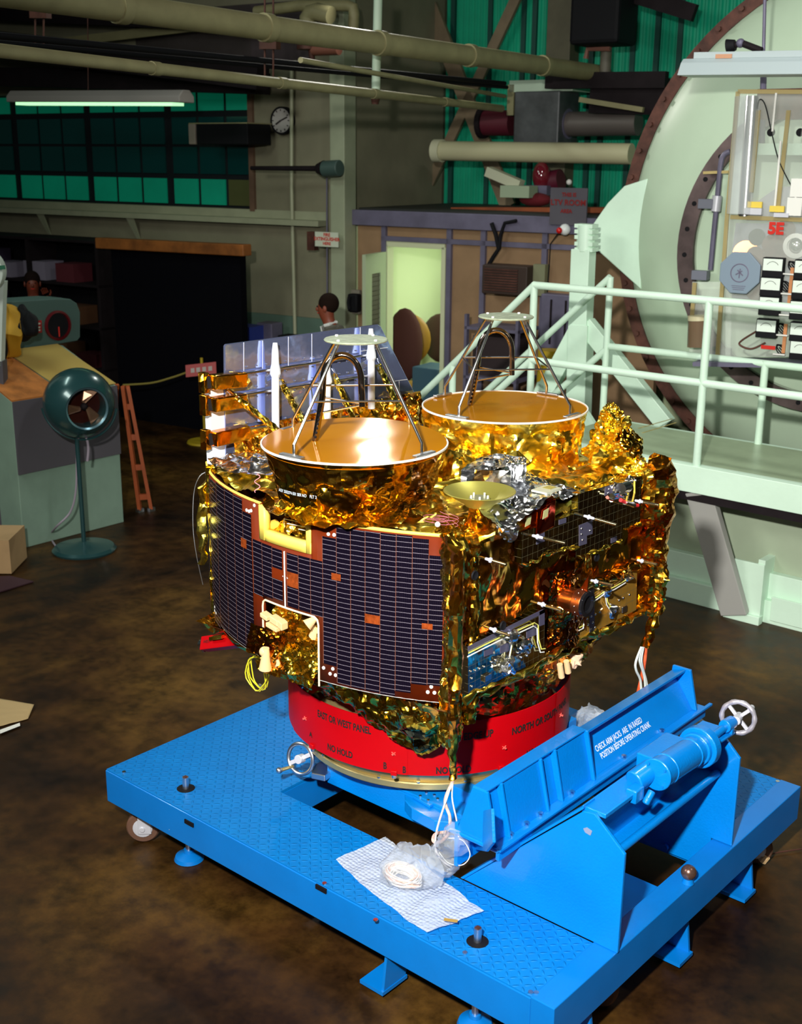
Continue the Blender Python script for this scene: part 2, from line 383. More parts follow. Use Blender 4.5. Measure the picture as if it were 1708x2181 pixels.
lit.build('lit_pane', 'pane_lit', wf, smooth=None); drk.build('dark_pane', 'pane_dark', wf, smooth=None)
odd.build('clouded_pane', mat('clouded_pane', (.09, .10, .035), .3), wf, smooth=None)
struct(MB().bbox(pl[0]+.03, wE+.02, -.04, .1, ZS-.02, ZT+.02).build('trim_6', 'brown', smooth=None))
# ledge under the window
l0 = MB(); ze = 2.30; wl = PW(684, 470, -.12)[0]
l0.bbox(-12, wl, -.18, 0, ze-.03, ze+.03).bbox(-12, wl, -.03, 0, ze+.03, ZS)
for px in (100, 290): q = PW(px, 480, -.05)[0]; l0.prism([B(q-.06, -.16, ze-.03), B(q+.06, -.16, ze-.03), B(q+.02, -.02, ze-.3), B(q-.02, -.02, ze-.3)], ND*.02)
struct(l0.build('trim_7', mat('pale_ledge_paint', (.34, .36, .24), .5, var=.1), smooth=None))
# office built under a low roof
WO = 2.72; ZO = 2.30
dL, dR = PW(822, 600, 0)[0], PW(948, 600, 0)[0]; dT = PW(890, 524, 0)[1]
o0 = PW(762, 470, 0)[0]
f = MB(); f.bbox(o0, dL, 0, .08, 0, ZO).bbox(dR, WO, 0, .08, 0, ZO).bbox(dL, dR, 0, .08, dT, ZO)
struct(f.build('wall_office', 'tan', smooth=None))
r = MB(); r.bbox(o0-.03, WO, -.08, 2.0, ZO, ZO+.16)
struct(r.build('trim_8', 'stud', smooth=None, bevel=.006))
struct(MB().bbox(o0, WO, .02, 2.0, ZO+.16, ZO+.18).build('trim_9', mat('dark_roof_sheet', (.012, .014, .012), .6), smooth=None))
i_ = MB(); i_.bbox(o0, WO, 1.9, 2.0, 0, ZO).bbox(dL-.5, dL-.42, .1, 1.9, 0, ZO).bbox(dR+.6, dR+.68, .1, 1.9, 0, ZO)
struct(i_.build('wall_office_inside', 'cream', smooth=None))
t_ = MB()
for px in (817, 955, 1027, 1157):
    q = PW(px, 600, -.03)[0]; t_.bbox(q-.028, q+.028, -.04, 0, 0, ZO)
t_.bbox(dL-.04, WO, -.04, 0, dT+.04, dT+.09)
struct(t_.build('trim_10', 'stud', smooth=None))
t_ = MB(); t_.bbox(dL, dR, -.02, .1, dT-.02, dT+.04).bbox(dL-.02, dL+.03, -.02, .1, 0, dT).bbox(dR-.04, dR+.01, -.02, .1, 0, dT)
struct(t_.build('trim_11', mat('cream_door_frame', (.60, .64, .42), .5), smooth=None))
# open door leaf with louvre, hinged on the left jamb and swung out
h = B(dL, -.02, 0); dd = (PB(775, 600, -.55)-h); dd.z = 0; L = dd.length; dd.normalize(); dn = Vector((-dd.y, dd.x, 0))
d1 = MB(); zc = 2.03
for (a, b_, z0, z1) in ((0, .16, 0, zc), (L-.16, L, 0, zc), (.16, L-.16, 1.82, zc), (.16, L-.16, 0, .3)): d1.obox(h+dd*(a+b_)/2+Vector((0, 0, (z0+z1)/2)), dd*(b_-a)/2, dn*.02, Vector((0, 0, (z1-z0)/2)))
do = struct(d1.build('door_1', mat('sage_door_paint', (.38, .46, .30), .5), smooth=None))
d2 = MB()
for k in range(30): z = .33+k*.05; d2.obox(h+dd*L/2+Vector((0, 0, z)), dd*(L/2-.16), dn*.012+Vector((0, 0, .012)), Vector((0, 0, .004)))
d2.obox(h+dd*L/2+Vector((0, 0, 1.06)), dd*(L/2-.16), dn*.004, Vector((0, 0, .75)))
d2.build('louvre_panel', mat('dark_louvre', (.07, .06, .04), .6), do, smooth=None)
MB().ball(h+dd*(L-.08)-dn*.06+Vector((0, 0, 1.0)), .03).build('door_knob', 'brass', do)

# ================================================================ PIPES AND OVERHEAD THINGS
def pipe_run(a, b, z, r, name, label, cat='pipe', m='pipe', collars=0):
    A = PZ(*a, z); Bq = PZ(*b, z); mb = MB(); mb.cyl(A, Bq, r, n=18)
    for i in range(collars): p = A.lerp(Bq, (i+1)/(collars+1)); d = (Bq-A).normalized(); mb.cyl(p-d*.04, p+d*.04, r*1.15, n=18)
    return tag(mb.build(name, m), label, cat), A, Bq
g1, gA, gB = pipe_run((-160, -41), (1288, 158), 3.88, .085, 'pipe', 'thickest cream overhead pipe running across the upper wall', collars=5)
g2, hA, hB = pipe_run((-60, 101), (1068, 231), 3.50, .035, 'pipe', 'thin yellowish overhead pipe, lowest of the sloping pipes', collars=4)
g3, _, _ = pipe_run((640, 128), (1075, 205), 3.62, .019, 'pipe', 'slim cream conduit just above the lowest overhead pipe', m='pipe')
k1, _, _ = pipe_run((-60, 70), (1075, 178), 3.72, .022, 'cable', 'upper black cable strung beside the overhead pipes', 'cable', 'black')
k2, _, _ = pipe_run((-60, 86), (1080, 186), 3.69, .018, 'cable', 'lower black cable strung beside the overhead pipes', 'cable', 'black')
# elbow branch above the big pipe
p0 = PB(655, 55, -.8); p1 = PB(655, 22, -.8)
t1 = [PB(656, 62, -.8), PB(656, 38, -.8), PB(662, 28, -.8), PB(675, 25, -.8), PB(705, 33, -.8)]
tag(MB().tube(t1, .085, 14).build('pipe_elbow', 'pipe'), 'fat cream pipe elbow bending right above the thickest pipe', 'pipe')
t1 = [PB(545, 25, -.5), PB(640, 12, -.5), PB(742, 12, -.5), PB(752, 16, -.5), PB(754, 30, -.5), PB(752, 66, -.5)]
tag(MB().tube(t1, .055, 12).build('pipe', 'pipe'), 'cream pipe making a square drop near the pale column top', 'pipe')
v = MB().cyl(PB(806, -40, -2.2), PB(800, 203, -2.2), .036, n=16); ho = v.build('drop_pipe', 'mint_dull'); tag(ho, 'vertical pale drop pipe hanging in front of the overhead pipes', 'pipe')
MB().cyl(PB(800, 203, -2.2), PB(799, 222, -2.2), .045, .03, 12).build('nozzle', 'rust', ho)
tag(MB().tube([PB(621, 130, -.06), PB(621, 400, -.06), PB(628, 700, -.06), PB(632, 860, -.06)], .02, 10).build('wall_pipe', mat('pale_wall_pipe', (.40, .42, .28), .5)), 'slender vertical pipe on the wall beside the clock', 'pipe')
tag(MB().tube([PB(696, 372, -.24), PB(697, 700, -.24)], .008, 8).build('conduit', 'stud'), 'thin grey conduit dropping from the wall horn to the white sign', 'conduit')
tag(MB().tube([PB(770, 195, 1.98), PB(778, 215, 1.98), PB(777, 440, 1.98)], .022, 8).build('conduit', mat('violet_conduit', (.13, .13, .30), .5)), 'violet vertical conduit on the wall right of the pale column', 'conduit')
# hangers with two rods each
for i, (px, y0, y1, lb) in enumerate(((84, -20, 128, 'rusty double-rod pipe hanger left of the hanging fluorescent lamp'), (573, -20, 178, 'rusty double-rod pipe hanger above the clock'))):
    h0 = thing('pipe_hanger', lb, 'hanger', PB(px, y1, -3.2), 'double-rod pipe hangers')
    for dx in (-9, 9): MB().cyl(PB(px+dx, y0, -3.2), PB(px+dx, y1-10, -3.2), .008, n=8).build('rod', 'rust', h0)
    MB().bar(PB(px-16, 30 if i == 0 else 95, -3.2), PB(px+20, 30 if i == 0 else 95, -3.2), .06, .07).build('clamp', 'rust', h0)
    MB().bar(PB(px-10, y1-4, -3.2), PB(px+14, y1-4, -3.2), .05, .05).build('saddle', 'pipe', h0)
# valve cluster
vv = thing('valve', 'rusty red valve assembly under the thickest overhead pipe', 'valve', PB(662, 110, -.7))
MB().cyl(PB(660, 85, -.7), PB(668, 150, -.7), .03, n=12).build('stem', 'rust', vv)
MB().lathe([(.0, 0), (.11, .01), (.11, .05), (0, .06)], PB(655, 108, -.7), (0, 0, 1), 16).build('handwheel', 'rust', vv)
MB().cyl(PB(668, 106, -.7), PB(722, 104, -.7), .06, n=12).build('body', mat('red_brown_valve', (.22, .08, .05), .6), vv)
# dark roof steel seen top left
for i, (ax, ay, bx, by, n, wd, hh, lb) in enumerate(((-120, 80, 560, 160, -.6, .2, .30, 'dark roof girder just above the window'), (-120, 24, 700, 60, -.2, .1, .16, 'dark purlin above the dark roof girder'), (-150, 160, 560, 178, -.35, .25, .22, 'dark steel lintel beam lying along the window top'), (120, 92, 560, 40, -.1, .06, .10, 'pale slanting strut in the dark roof steel'))):
    s = MB().bar(PB(ax, ay, n), PB(bx, by, n), wd, hh); s.build('roof_beam', 'pipe' if i == 3 else 'darksteel', smooth=None); o = bpy.data.objects[s and 'roof_beam' + ('' if i == 0 else '.%03d' % i)]; tag(o, lb, 'beam')
tag(MB().obox(PB(470, 75, .02), WD*1.3, ND*.02, Vector((0, 0, .30))).build('wall_board', mat('dull_mauve_board', (.06, .045, .05), .8, var=.3)), 'dull mauve board high on the wall behind the overhead pipes', 'board')
b_ = MB().bar(PB(1305, -25, 1.2), PB(1480, 28, 1.2), .08, .16); tag(b_.build('roof_beam', 'darksteel', smooth=None), 'dark sloping beam above the dome, top right', 'beam')
b_ = MB().bar(PB(1165, 172, 1.2), PB(1420, 170, 1.2), .1, .16); tag(b_.build('roof_beam', 'darksteel', smooth=None), 'dark horizontal beam right of the grey unit heater', 'beam')
b_ = MB().bar(PB(1260, 203, 1.3), PB(1420, 206, 1.3), .1, .36); tag(b_.build('cable_tray', 'darksteel', smooth=None), 'black cable tray under the dark beam beside the dome', 'tray')
b_ = MB().bar(PB(1235, 212, 1.1), PB(1370, 234, 1.1), .05, .05); tag(b_.build('conduit', 'pipe', smooth=None), 'thin yellowish conduit ending behind the dome rim', 'conduit')
# fluorescent lamp, hanging left
fl = thing('fluorescent_lamp', 'long hanging fluorescent lamp with a lit tube before the green window', 'lamp', PB(210, 225, -1.6))
A_, B_ = PB(30, 212, -1.6), PB(398, 212, -1.6); dv = (B_-A_); Lw = dv.length; dv.normalize()
c0 = (A_+B_)/2; hs = MB(); up = Vector((0, 0, 1)); nv = dv.cross(up)
hs.prism([A_+nv*.11-up*.03, A_-nv*.11-up*.03, A_-nv*.11+up*.03, A_-nv*.05+up*.09, A_+nv*.05+up*.09, A_+nv*.11+up*.03], dv*Lw)
hs.build('housing', mat('grey_lamp_housing', (.32, .30, .28), .6), fl, smooth=None, bevel=.01)
tb = MB(); tb.obox(c0-up*.045, dv*(Lw/2-.12), nv*.085, up*.015); tb.build('tube', mat('lit_tube', (.6, .9, .6), .5, emit=(.50, 1, .52), estr=1.1), fl, smooth=None)
MB().cyl(PB(188, 200, -1.6), PB(186, -60, -1.6), .006, n=6).build('chain', 'rust', fl)
# unit heater / box on the wall
hb = thing('wall_heater', 'dark box heater with a beige end mounted over the window corner', 'heater', PB(468, 290, -.45))
q0, q1 = PW(410, 285, -.45)[0], PW(534, 285, -.45)[0]; z0, z1 = PW(470, 308, -.45)[1], PW(470, 264, -.45)[1]
MB().bbox(q0+.1, q1, -.5, -.1, z0, z1).build('body', 'black', hb, smooth=None, bevel=.01)
MB().bbox(q0, q0+.1, -.52, -.1, z0, z1).build('end_cap', mat('beige_metal', (.30, .24, .20), .6), hb, smooth=None, bevel=.01)
MB().bbox(q0, q1, -.51, -.08, z1, z1+.012).build('top_sheet', 'pipe', hb, smooth=None)
# clock
cl = thing('wall_clock', 'round white wall clock with a dark rim beside the thin wall pipe', 'clock', PB(604, 257, -.02))
cc = PB(604, 257, -.02); cr_ = (PB(604, 227, -.02)-cc).z
MB().lathe([(0, -.04), (cr_*.9, -.04), (cr_*.9, -.05), (cr_, -.05), (cr_, .02)], cc, ND, 36).build('rim', 'black', cl)
MB().lathe([(0, -.045), (cr_*.86, -.045), (cr_*.86, -.03)], cc, ND, 36).build('face', mat('clock_face', (.42, .40, .38), .5), cl)
hd = MB(); f0 = cc-ND*.055
hd.bar(f0, f0+WD*.09+Vector((0, 0, .035)), .012, .006, up=ND).bar(f0, f0-WD*.07-Vector((0, 0, .04)), .016, .006, up=ND)
for k in range(12): t = k*pi/6; e = WD*cos(t)+Vector((0, 0, sin(t))); hd.bar(f0+e*cr_*.68, f0+e*cr_*.8, .01, .005, up=ND)
hd.build('hands', 'ink', cl, smooth=None)
# signal horn on a bracket, two small boxes
bx = thing('wall_horn', 'dark green cylindrical horn with a long thin tube reaching left', 'horn', PB(700, 360, -.35))
MB().cyl(PB(690, 360, -.35), PB(724, 358, -.35), .085, n=20).build('body', mat('slate_green', (.05, .09, .08), .5), bx, bevel=.01)
MB().cyl(PB(535, 358, -.35), PB(676, 359, -.35), .022, .03, 12).build('tube', 'darksteel', bx)
MB().cyl(PB(676, 359, -.35), PB(690, 359, -.35), .05, .085, 16).build('collar', 'darksteel', bx)
s = MB(); c = PB(768, 270, 1.9); s.obox(c, WD*.13, ND*.1, Vector((0, 0, .09))).obox(c-WD*.14+Vector((0, 0, .02)), WD*.05, ND*.06, Vector((0, 0, .05)))
tag(s.build('loudspeaker', 'black', bevel=.02), 'small black loudspeaker on the wall above the blue-grey box', 'loudspeaker')
s = MB(); s.obox(PB(753, 325, 1.9), WD*.10, ND*.08, Vector((0, 0, .085))); tag(s.build('junction_box', mat('blue_black_box', (.018, .022, .04), .6), bevel=.01), 'blue-black square box on the wall under the loudspeaker', 'box')
# sign over the extinguisher place
sg = thing('wall_sign', 'white sign with red lettering on the pale column', 'sign', PB(696, 510, -.32))
MB().obox(PB(696, 510, -.32), WD*.155, ND*.006, Vector((0, 0, .077))).build('board', mat('sign_white', (.62, .68, .55), .5), sg, smooth=None)
for i, (tx, y, sz) in enumerate((('FIRE', 500.5, .05), ('EXTINGUISHER', 509.5, .05), ('HERE', 519, .045))):
    text(tx, sz, 'redink', PB(696, y, -.33), WD, (0, 0, 1), sg, align='CENTER', bold=.0015)
MB().obox(PB(666, 513, -.24), WD*.05, ND*.04, Vector((0, 0, .1))).build('bracket', 'rust', sg, smooth=None)
# telephone
ph = thing('wall_telephone', 'black wall telephone mounted on a plate beside the open door', 'telephone', PB(752, 645, -.1))
MB().obox(PB(752, 642, -.08), WD*.10, ND*.02, Vector((0, 0, .13))).build('back_plate', mat('grey_plate', (.22, .20, .16), .5), ph, smooth=None)
MB().obox(PB(755, 645, -.13), WD*.065, ND*.05, Vector((0, 0, .10))).build('body', 'black', ph, bevel=.02)
MB().tube([PB(744, 632, -.2), PB(742, 645, -.2), PB(744, 658, -.2)], .02, 8).build('handset', 'black', ph)
# dark curtain panel with timber top
cp = thing('partition', 'tall black partition topped with an orange-brown timber beam', 'partition', PB(375, 700, -1.0)*1)
q0, q1 = PW(240, 600, -1.0)[0], PW(512, 600, -1.0)[0]; zt = PW(380, 535, -1.0)[1]
MB().bbox(q0, q1, -1.0, -.9, 0, zt).build('panel', mat('black_cloth', (.003, .003, .005), .95, spec=.05), cp, smooth=None)
A_, B_ = PB(212, 517, -1.05), PB(527, 533, -1.05)
MB().bar(A_, B_, .14, .12).build('timber', mat('orange_timber', (.26, .085, .015), .6, var=.4, vscale=5), cp, smooth=None, bevel=.01)
# dark shelving in the far left corner
sh = thing('shelving', 'dark cluttered shelving in the far left corner behind the console', 'shelf', B(-6, -.9, 0))
q0, q1 = PW(-60, 600, -.8)[0], PW(232, 600, -.8)[0]; zt = PW(100, 505, -.8)[1]
MB().bbox(q0, q1, -.5, -.45, 0, zt).build('back', 'black', sh, smooth=None)
for z in (.5, 1.0, 1.5, zt-.03): MB().bbox(q0, q1, -.95, -.5, z, z+.03).build('shelf_board', 'darksteel', sh, smooth=None)
for qq in (q0, (q0+q1)/2, q1-.05): MB().bbox(qq, qq+.05, -.95, -.45, 0, zt).build('upright', 'darksteel', sh, smooth=None)
rnd = random.Random(3)
cl5 = [(.03, .02, .05), (.10, .012, .02), (.02, .03, .05), (.25, .22, .3), (.12, .05, .02)]
names5 = ['dark violet', 'dark red', 'navy', 'pale grey', 'brown']
k = 0
for z in (.53, 1.03, 1.53):
    x = q0+.15
    while x < q1-.35:
        ww = rnd.uniform(.18, .42); hh = rnd.uniform(.12, .36); ci = rnd.randrange(5)
        o = MB().bbox(x, x+ww, -.9, -.6, z, z+hh).build('storage_box', mat('box_%d' % k, cl5[ci], .7), smooth=None)
        tag(o, '%s storage box on the %s shelf in the dark far left corner' % (names5[ci], {.53: 'lowest', 1.03: 'middle', 1.53: 'upper'}[z]), 'box', 'boxes on the dark corner shelves'); x += ww+rnd.uniform(.03, .3); k += 1
# things on and in front of the office roof
tag(MB().cyl(PB(928, 321, 1.0), PB(1345, 328, 1.0), .105, n=24).build('duct', mat('cream_duct', (.55, .53, .33), .5)), 'fat cream horizontal duct crossing the green wall', 'duct')
o = tag(MB().lathe([(.06, 0), (.125, 0), (.125, .1), (.06, .1)], PB(926, 321, 1.0), (PB(1345, 328, 1.0)-PB(928, 321, 1.0)), 20).build('duct_collar', mat('pale_collar', (.6, .6, .42), .5)), 'pale flange on the left end of the fat cream duct', 'collar')
uh = thing('unit_heater', 'grey box unit heater with a round duct hung on the green wall', 'heater', PB(1142, 300, 1.5))
q0, q1 = PW(1094, 250, 1.2)[0], PW(1190, 250, 1.2)[0]; z0, z1 = PW(1140, 306, 1.2)[1], PW(1140, 194, 1.2)[1]
MB().bbox(q0, q1, 1.2, 1.7, z0, z1).build('body', mat('blotched_grey_metal', (.075, .08, .085), .5, .3, var=.4, vscale=4), uh, smooth=None, bevel=.015)
MB().bbox(q0-.12, q1+.1, 1.3, 1.75, z1, z1+.12).build('top_duct', 'mint_dull', uh, smooth=None)
MB().bbox(q0-.14, q0-.06, 1.3, 1.4, z0+.3, z1+.08).build('bracket', 'pipe', uh, smooth=None)
MB().cyl(PB(1195, 265, 1.45), PB(1360, 262, 1.45), .13, n=20).build('outlet_duct', mat('grey_brown_duct', (.14, .12, .11), .5, .3), uh)
MB().cyl(PB(1192, 265, 1.45), PB(1212, 264, 1.45), .16, n=20).build('outlet_ring', 'stud', uh)
MB().cyl(PB(1028, 262, 1.5), PB(1092, 262, 1.5), .14, n=16).build('fan_housing', mat('dark_red_motor', (.10, .008, .02), .6), uh)
MB().cyl(PB(1024, 262, 1.5), PB(1034, 262, 1.5), .17, n=16).build('fan_ring', 'darksteel', uh)
sp = thing('hanging_speaker', 'big black box hanging high in front of the green wall', 'speaker', PB(1264, 90, .8))
q0, q1 = PW(1212, 40, .8)[0], PW(1318, 40, .8)[0]; z0 = PW(1264, 93, .8)[1]
MB().bbox(q0, q1, .8, 1.3, z0, z0+.75).build('box', 'black', sp, smooth=None, bevel=.04)
MB().cyl(PB(1292, 95, 1.3), PB(1288, 165, 1.3), .06, n=12).build('post', mat('grey_olive', (.13, .12, .09), .6), sp)
MB().tube([PB(1248, 125, 1.2), PB(1252, 103, 1.2), PB(1300, 103, 1.2)], .03, 8).build('pipe_bend', mat('brown_pink_pipe', (.28, .12, .09), .6), sp)
# glassware and red machine behind the duct
rm = thing('pump', 'dark red pump with a glass dome behind the cream duct', 'pump', PB(1165, 395, 1.0))
MB().ball(PB(1153, 375, 1.0), .10, sc=(1, 1, 1.5)).build('glass_dome', mat('red_glass', (.15, .01, .02), .1, coat=1), rm)
MB().cyl(PB(1150, 392, 1.1), PB(1195, 384, 1.1), .12, n=16).build('motor', mat('dark_red_motor_b', (.09, .005, .02), .5), rm)
MB().obox(PB(1148, 405, 1.0), WD*.14, ND*.1, Vector((0, 0, .05))).build('base', 'stud', rm, smooth=None)
MB().ball(PB(1212, 388, 1.0), .03).build('knob', 'white', rm)
tag(MB().bar(PB(1040, 365, .7), PB(1110, 395, .7), .12, .10).build('gutter', mat('white_gutter', (.5, .52, .38), .5), smooth=None), 'pale slanting trough below the cream duct by the brace', 'trough')
tag(MB().obox(PB(1105, 408, .6), WD*.17, ND*.1, Vector((0, 0, .06))).build('carton', mat('mint_carton', (.30, .38, .26), .7), smooth=None), 'pale green carton on the office roof below the slanting trough', 'carton')
tag(MB().bar(PB(975, 446, .6), PB(1300, 447, .6), .3, .05).build('plank', mat('red_orange_plank', (.22, .05, .01), .7, var=.3), smooth=None), 'red-orange plank lying on the office roof', 'plank')
tag(MB().ball(PB(1140, 425, .7), .12, sc=(1.6, 1, .6)).build('cloth_bundle', mat('dark_red_cloth', (.12, .004, .01), .9)), 'dark red cloth bundle on the office roof plank', 'cloth')
ns = thing('notice_board', 'grey board with red lettering standing on the office roof edge', 'sign', PB(1212, 460, -.12))
MB().obox(PB(1211, 440, -.10), WD*.195, ND*.01, Vector((0, 0, .175))).build('board', mat('grey_board', (.085, .08, .10), .7), ns, smooth=None)
for tx, y, sz, px in (('THIS IS', 415, .05, 1212), ('LTV ROOM', 432, .075, 1210), ('AREA', 450, .05, 1206)):
    text(tx, sz, mat('faded_red', (.22, .01, .01), .8), PB(px, y, -.12), WD, (0, 0, 1), ns, align='CENTER', bold=.002)
rl = thing('alarm_lamp', 'small white round lamp with a red centre at the office roof edge', 'lamp', PB(1200, 490, -.15))
MB().ball(PB(1203, 489, -.15), .055).build('globe', mat('white_globe', (.85, .9, .9), .3), rl)
MB().ball(PB(1191, 491, -.22), .03).build('red_cap', mat('red_cap', (.6, .01, .01), .3), rl)
MB().tube([PB(1190, 495, -.16), PB(1172, 520, -.06), PB(1170, 560, -.05), PB(1164, 640, -.05)], .006, 6).build('cord', 'black', rl)
tag(MB().tube([PB(1047, 475, -.12), PB(1056, 500, -.12), PB(1062, 530, -.12), PB(1050, 548, -.1), PB(1040, 565, -.1)], .022, 8).add(*(lambda m: (m.v, m.f))(MB().tube([PB(1100, 470, -.12), PB(1075, 475, -.12), PB(1066, 500, -.12), PB(1063, 530, -.12)], .018, 8))).build('cable_bundle', 'black'), 'black cable bundle draped over the office roof edge', 'cable')
ac = thing('air_conditioner', 'brown louvred air conditioner boxed in the office wall', 'air conditioner', PB(1070, 600, -.2))
q0, q1 = PW(1026, 600, -.25)[0], PW(1122, 600, -.25)[0]; z0, z1 = PW(1075, 628, -.25)[1], PW(1075, 566, -.25)[1]
MB().bbox(q0, q1, -.25, 0, z0, z1).build('case', mat('dark_brown_case', (.035, .018, .012), .6), ac, smooth=None, bevel=.01)
g = MB()
for k in range(9): z = z0+.04+k*(z1-z0-.08)/8; g.bbox(q0+.03, q1-.1, -.265, -.25, z-.006, z+.006)
g.build('grille', 'rust', ac, smooth=None)
MB().bbox(q1, q1+.13, -.12, -.045, z0, z1+.02).build('filler', mat('olive_filler', (.2, .21, .12), .6), ac, smooth=None)
st = thing('shelf_rack', 'dark open rack standing under the air conditioner', 'rack', PB(1075, 900, -.3))
for z in (.3, .85, 1.35): MB().bbox(q0-.05, q1+.05, -.5, -.05, z, z+.03).build('shelf_board', 'stud', st, smooth=None)
for qq in (q0-.05, q1+.02): MB().bbox(qq, qq+.03, -.5, -.45, 0, 1.5).build('upright', 'stud', st, smooth=None)
MB().bbox(q0, q1, -.4, -.1, .88, 1.28).build('crate', mat('dark_crate', (.02, .01, .012), .7), st, smooth=None)
eb = thing('electrical_cabinet', 'grey-violet electrical cabinet on the office wall beside the rack', 'cabinet', PB(1195, 690, -.15))
q2, q3 = PW(1150, 680, -.2)[0], PW(1228, 680, -.2)[0]; z0, z1 = PW(1190, 745, -.2)[1], PW(1190, 628, -.2)[1]
MB().bbox(q2, q3, -.2, -.045, z0, z1).build('case', 'stud', eb, smooth=None, bevel=.01)
for qq in (.3, .7): MB().bbox(q2+(q3-q2)*qq-.008, q2+(q3-q2)*qq+.008, -.215, -.2, z0+.05, z1-.05).build('handle_bar', 'darksteel', eb, smooth=None)
tag(MB().cyl(Vector((PB(1170, 745, -.75).x, PB(1170, 745, -.75).y, 0)), PB(1170, 745, -.75), .11, n=18).build('gas_bottle', mat('yellow_bottle', (.45, .30, .01), .4)), 'tall yellow gas bottle behind the stair rails', 'bottle')
# inside the office
tag(MB().bbox(dL+.28, dL+.62, 1.6, 1.9, .9, 1.9).build('wall_shelf', mat('red_brown_shelf', (.10, .035, .02), .6), smooth=None), 'red-brown wall cabinet seen through the office door', 'cabinet')
tag(MB().bbox(dL+.64, dL+.80, 1.84, 1.9, 1.25, 1.8).build('paper_chart', mat('white_chart', (.75, .8, .75), .7), smooth=None), 'white chart on the office wall beside the red-brown cabinet', 'chart')
def chair(name, px, py, z, yaw, m, label, nn_=.8):
    c = PB(px, py, nn_); c = Vector((c.x, c.y, 0)); t = thing(name, label, 'chair', c)
    R = Matrix.Rotation(yaw, 3, 'Z'); bk = MB()
    bk.ball(c+R @ Vector((0, .2, z-.14)), 1, 16, 10, (.27, .07, .30), R); bk.build('backrest', m, t)
    MB().ball(c+Vector((0, 0, .46)), 1, 16, 8, (.27, .26, .06), R).build('seat', m, t)
    MB().cyl(c+Vector((0, 0, .08)), c+Vector((0, 0, .44)), .03).build('post', 'darksteel', t)
    for k in range(4): a = yaw+k*pi/2+.4; MB().bar(c+Vector((0, 0, .08)), c+Vector((cos(a)*.28, sin(a)*.28, .03)), .04, .03).build('leg', 'darksteel', t)
chair('swivel_chair', 862, 680, 1.12, .5, mat('mustard_vinyl', (.30, .15, .01), .5), 'mustard swivel chair with a brown coat standing at the office door', .55)
tag(MB().ball(PB(862, 735, .42), 1, 16, 10, (.21, .08, .42), Matrix.Rotation(.5, 3, 'Z')).build('brown_coat', mat('brown_coat', (.055, .012, .008), .85)), 'dark brown coat hanging over the mustard chair back', 'coat')
chair('office_chair', 925, 702, 1.05, .2, mat('dark_brown_vinyl', (.05, .015, .012), .5), 'dark brown chair just inside the office door', 1.25)
bc = PB(925, 780, .45); tag(MB().obox((bc.x, bc.y, .38), WD*.17, ND*.2, (0, 0, .38)).build('blue_cabinet', mat('slate_blue_box', (.035, .09, .14), .5), smooth=None, bevel=.01), 'slate-blue box cabinet standing below the dark brown chair', 'cabinet')
bb = PB(532, 712, -.5); tag(MB().obox((bb.x, bb.y, bb.z-.15), WD*.12, ND*.12, (0, 0, .25)).build('blue_box', mat('ultramarine_box', (.02, .04, .25), .6), smooth=None), 'ultramarine box beside the black partition', 'box')
bb = PB(575, 735, -.3); t = thing('work_table', 'dark work table against the grey-green dado', 'table', Vector((bb.x, bb.y, 0)))
MB().obox((bb.x, bb.y, .93), WD*.6, ND*.25, (0, 0, .02)).build('tabletop', 'darksteel', t, smooth=None)
for sx in (-.55, .55):
    for sy in (-.2, .2): MB().obox(Vector((bb.x, bb.y, .455))+WD*sx+ND*sy, WD*.02, ND*.02, (0, 0, .455)).build('leg', 'darksteel', t, smooth=None)
for k, (dx, hh, mm) in enumerate(((-.35, .08, 'rust'), (.0, .12, 'stud'), (.3, .06, 'black'))):
    tag(MB().obox(Vector((bb.x, bb.y, .95+hh))+WD*dx, WD*.11, ND*.1, (0, 0, hh)).build('instrument', mm, smooth=None, bevel=.01), ['rusty low instrument on the left of the dark work table', 'grey-violet instrument in the middle of the dark work table', 'flat black instrument on the right of the dark work table'][k], 'instrument', 'instruments on the work table')
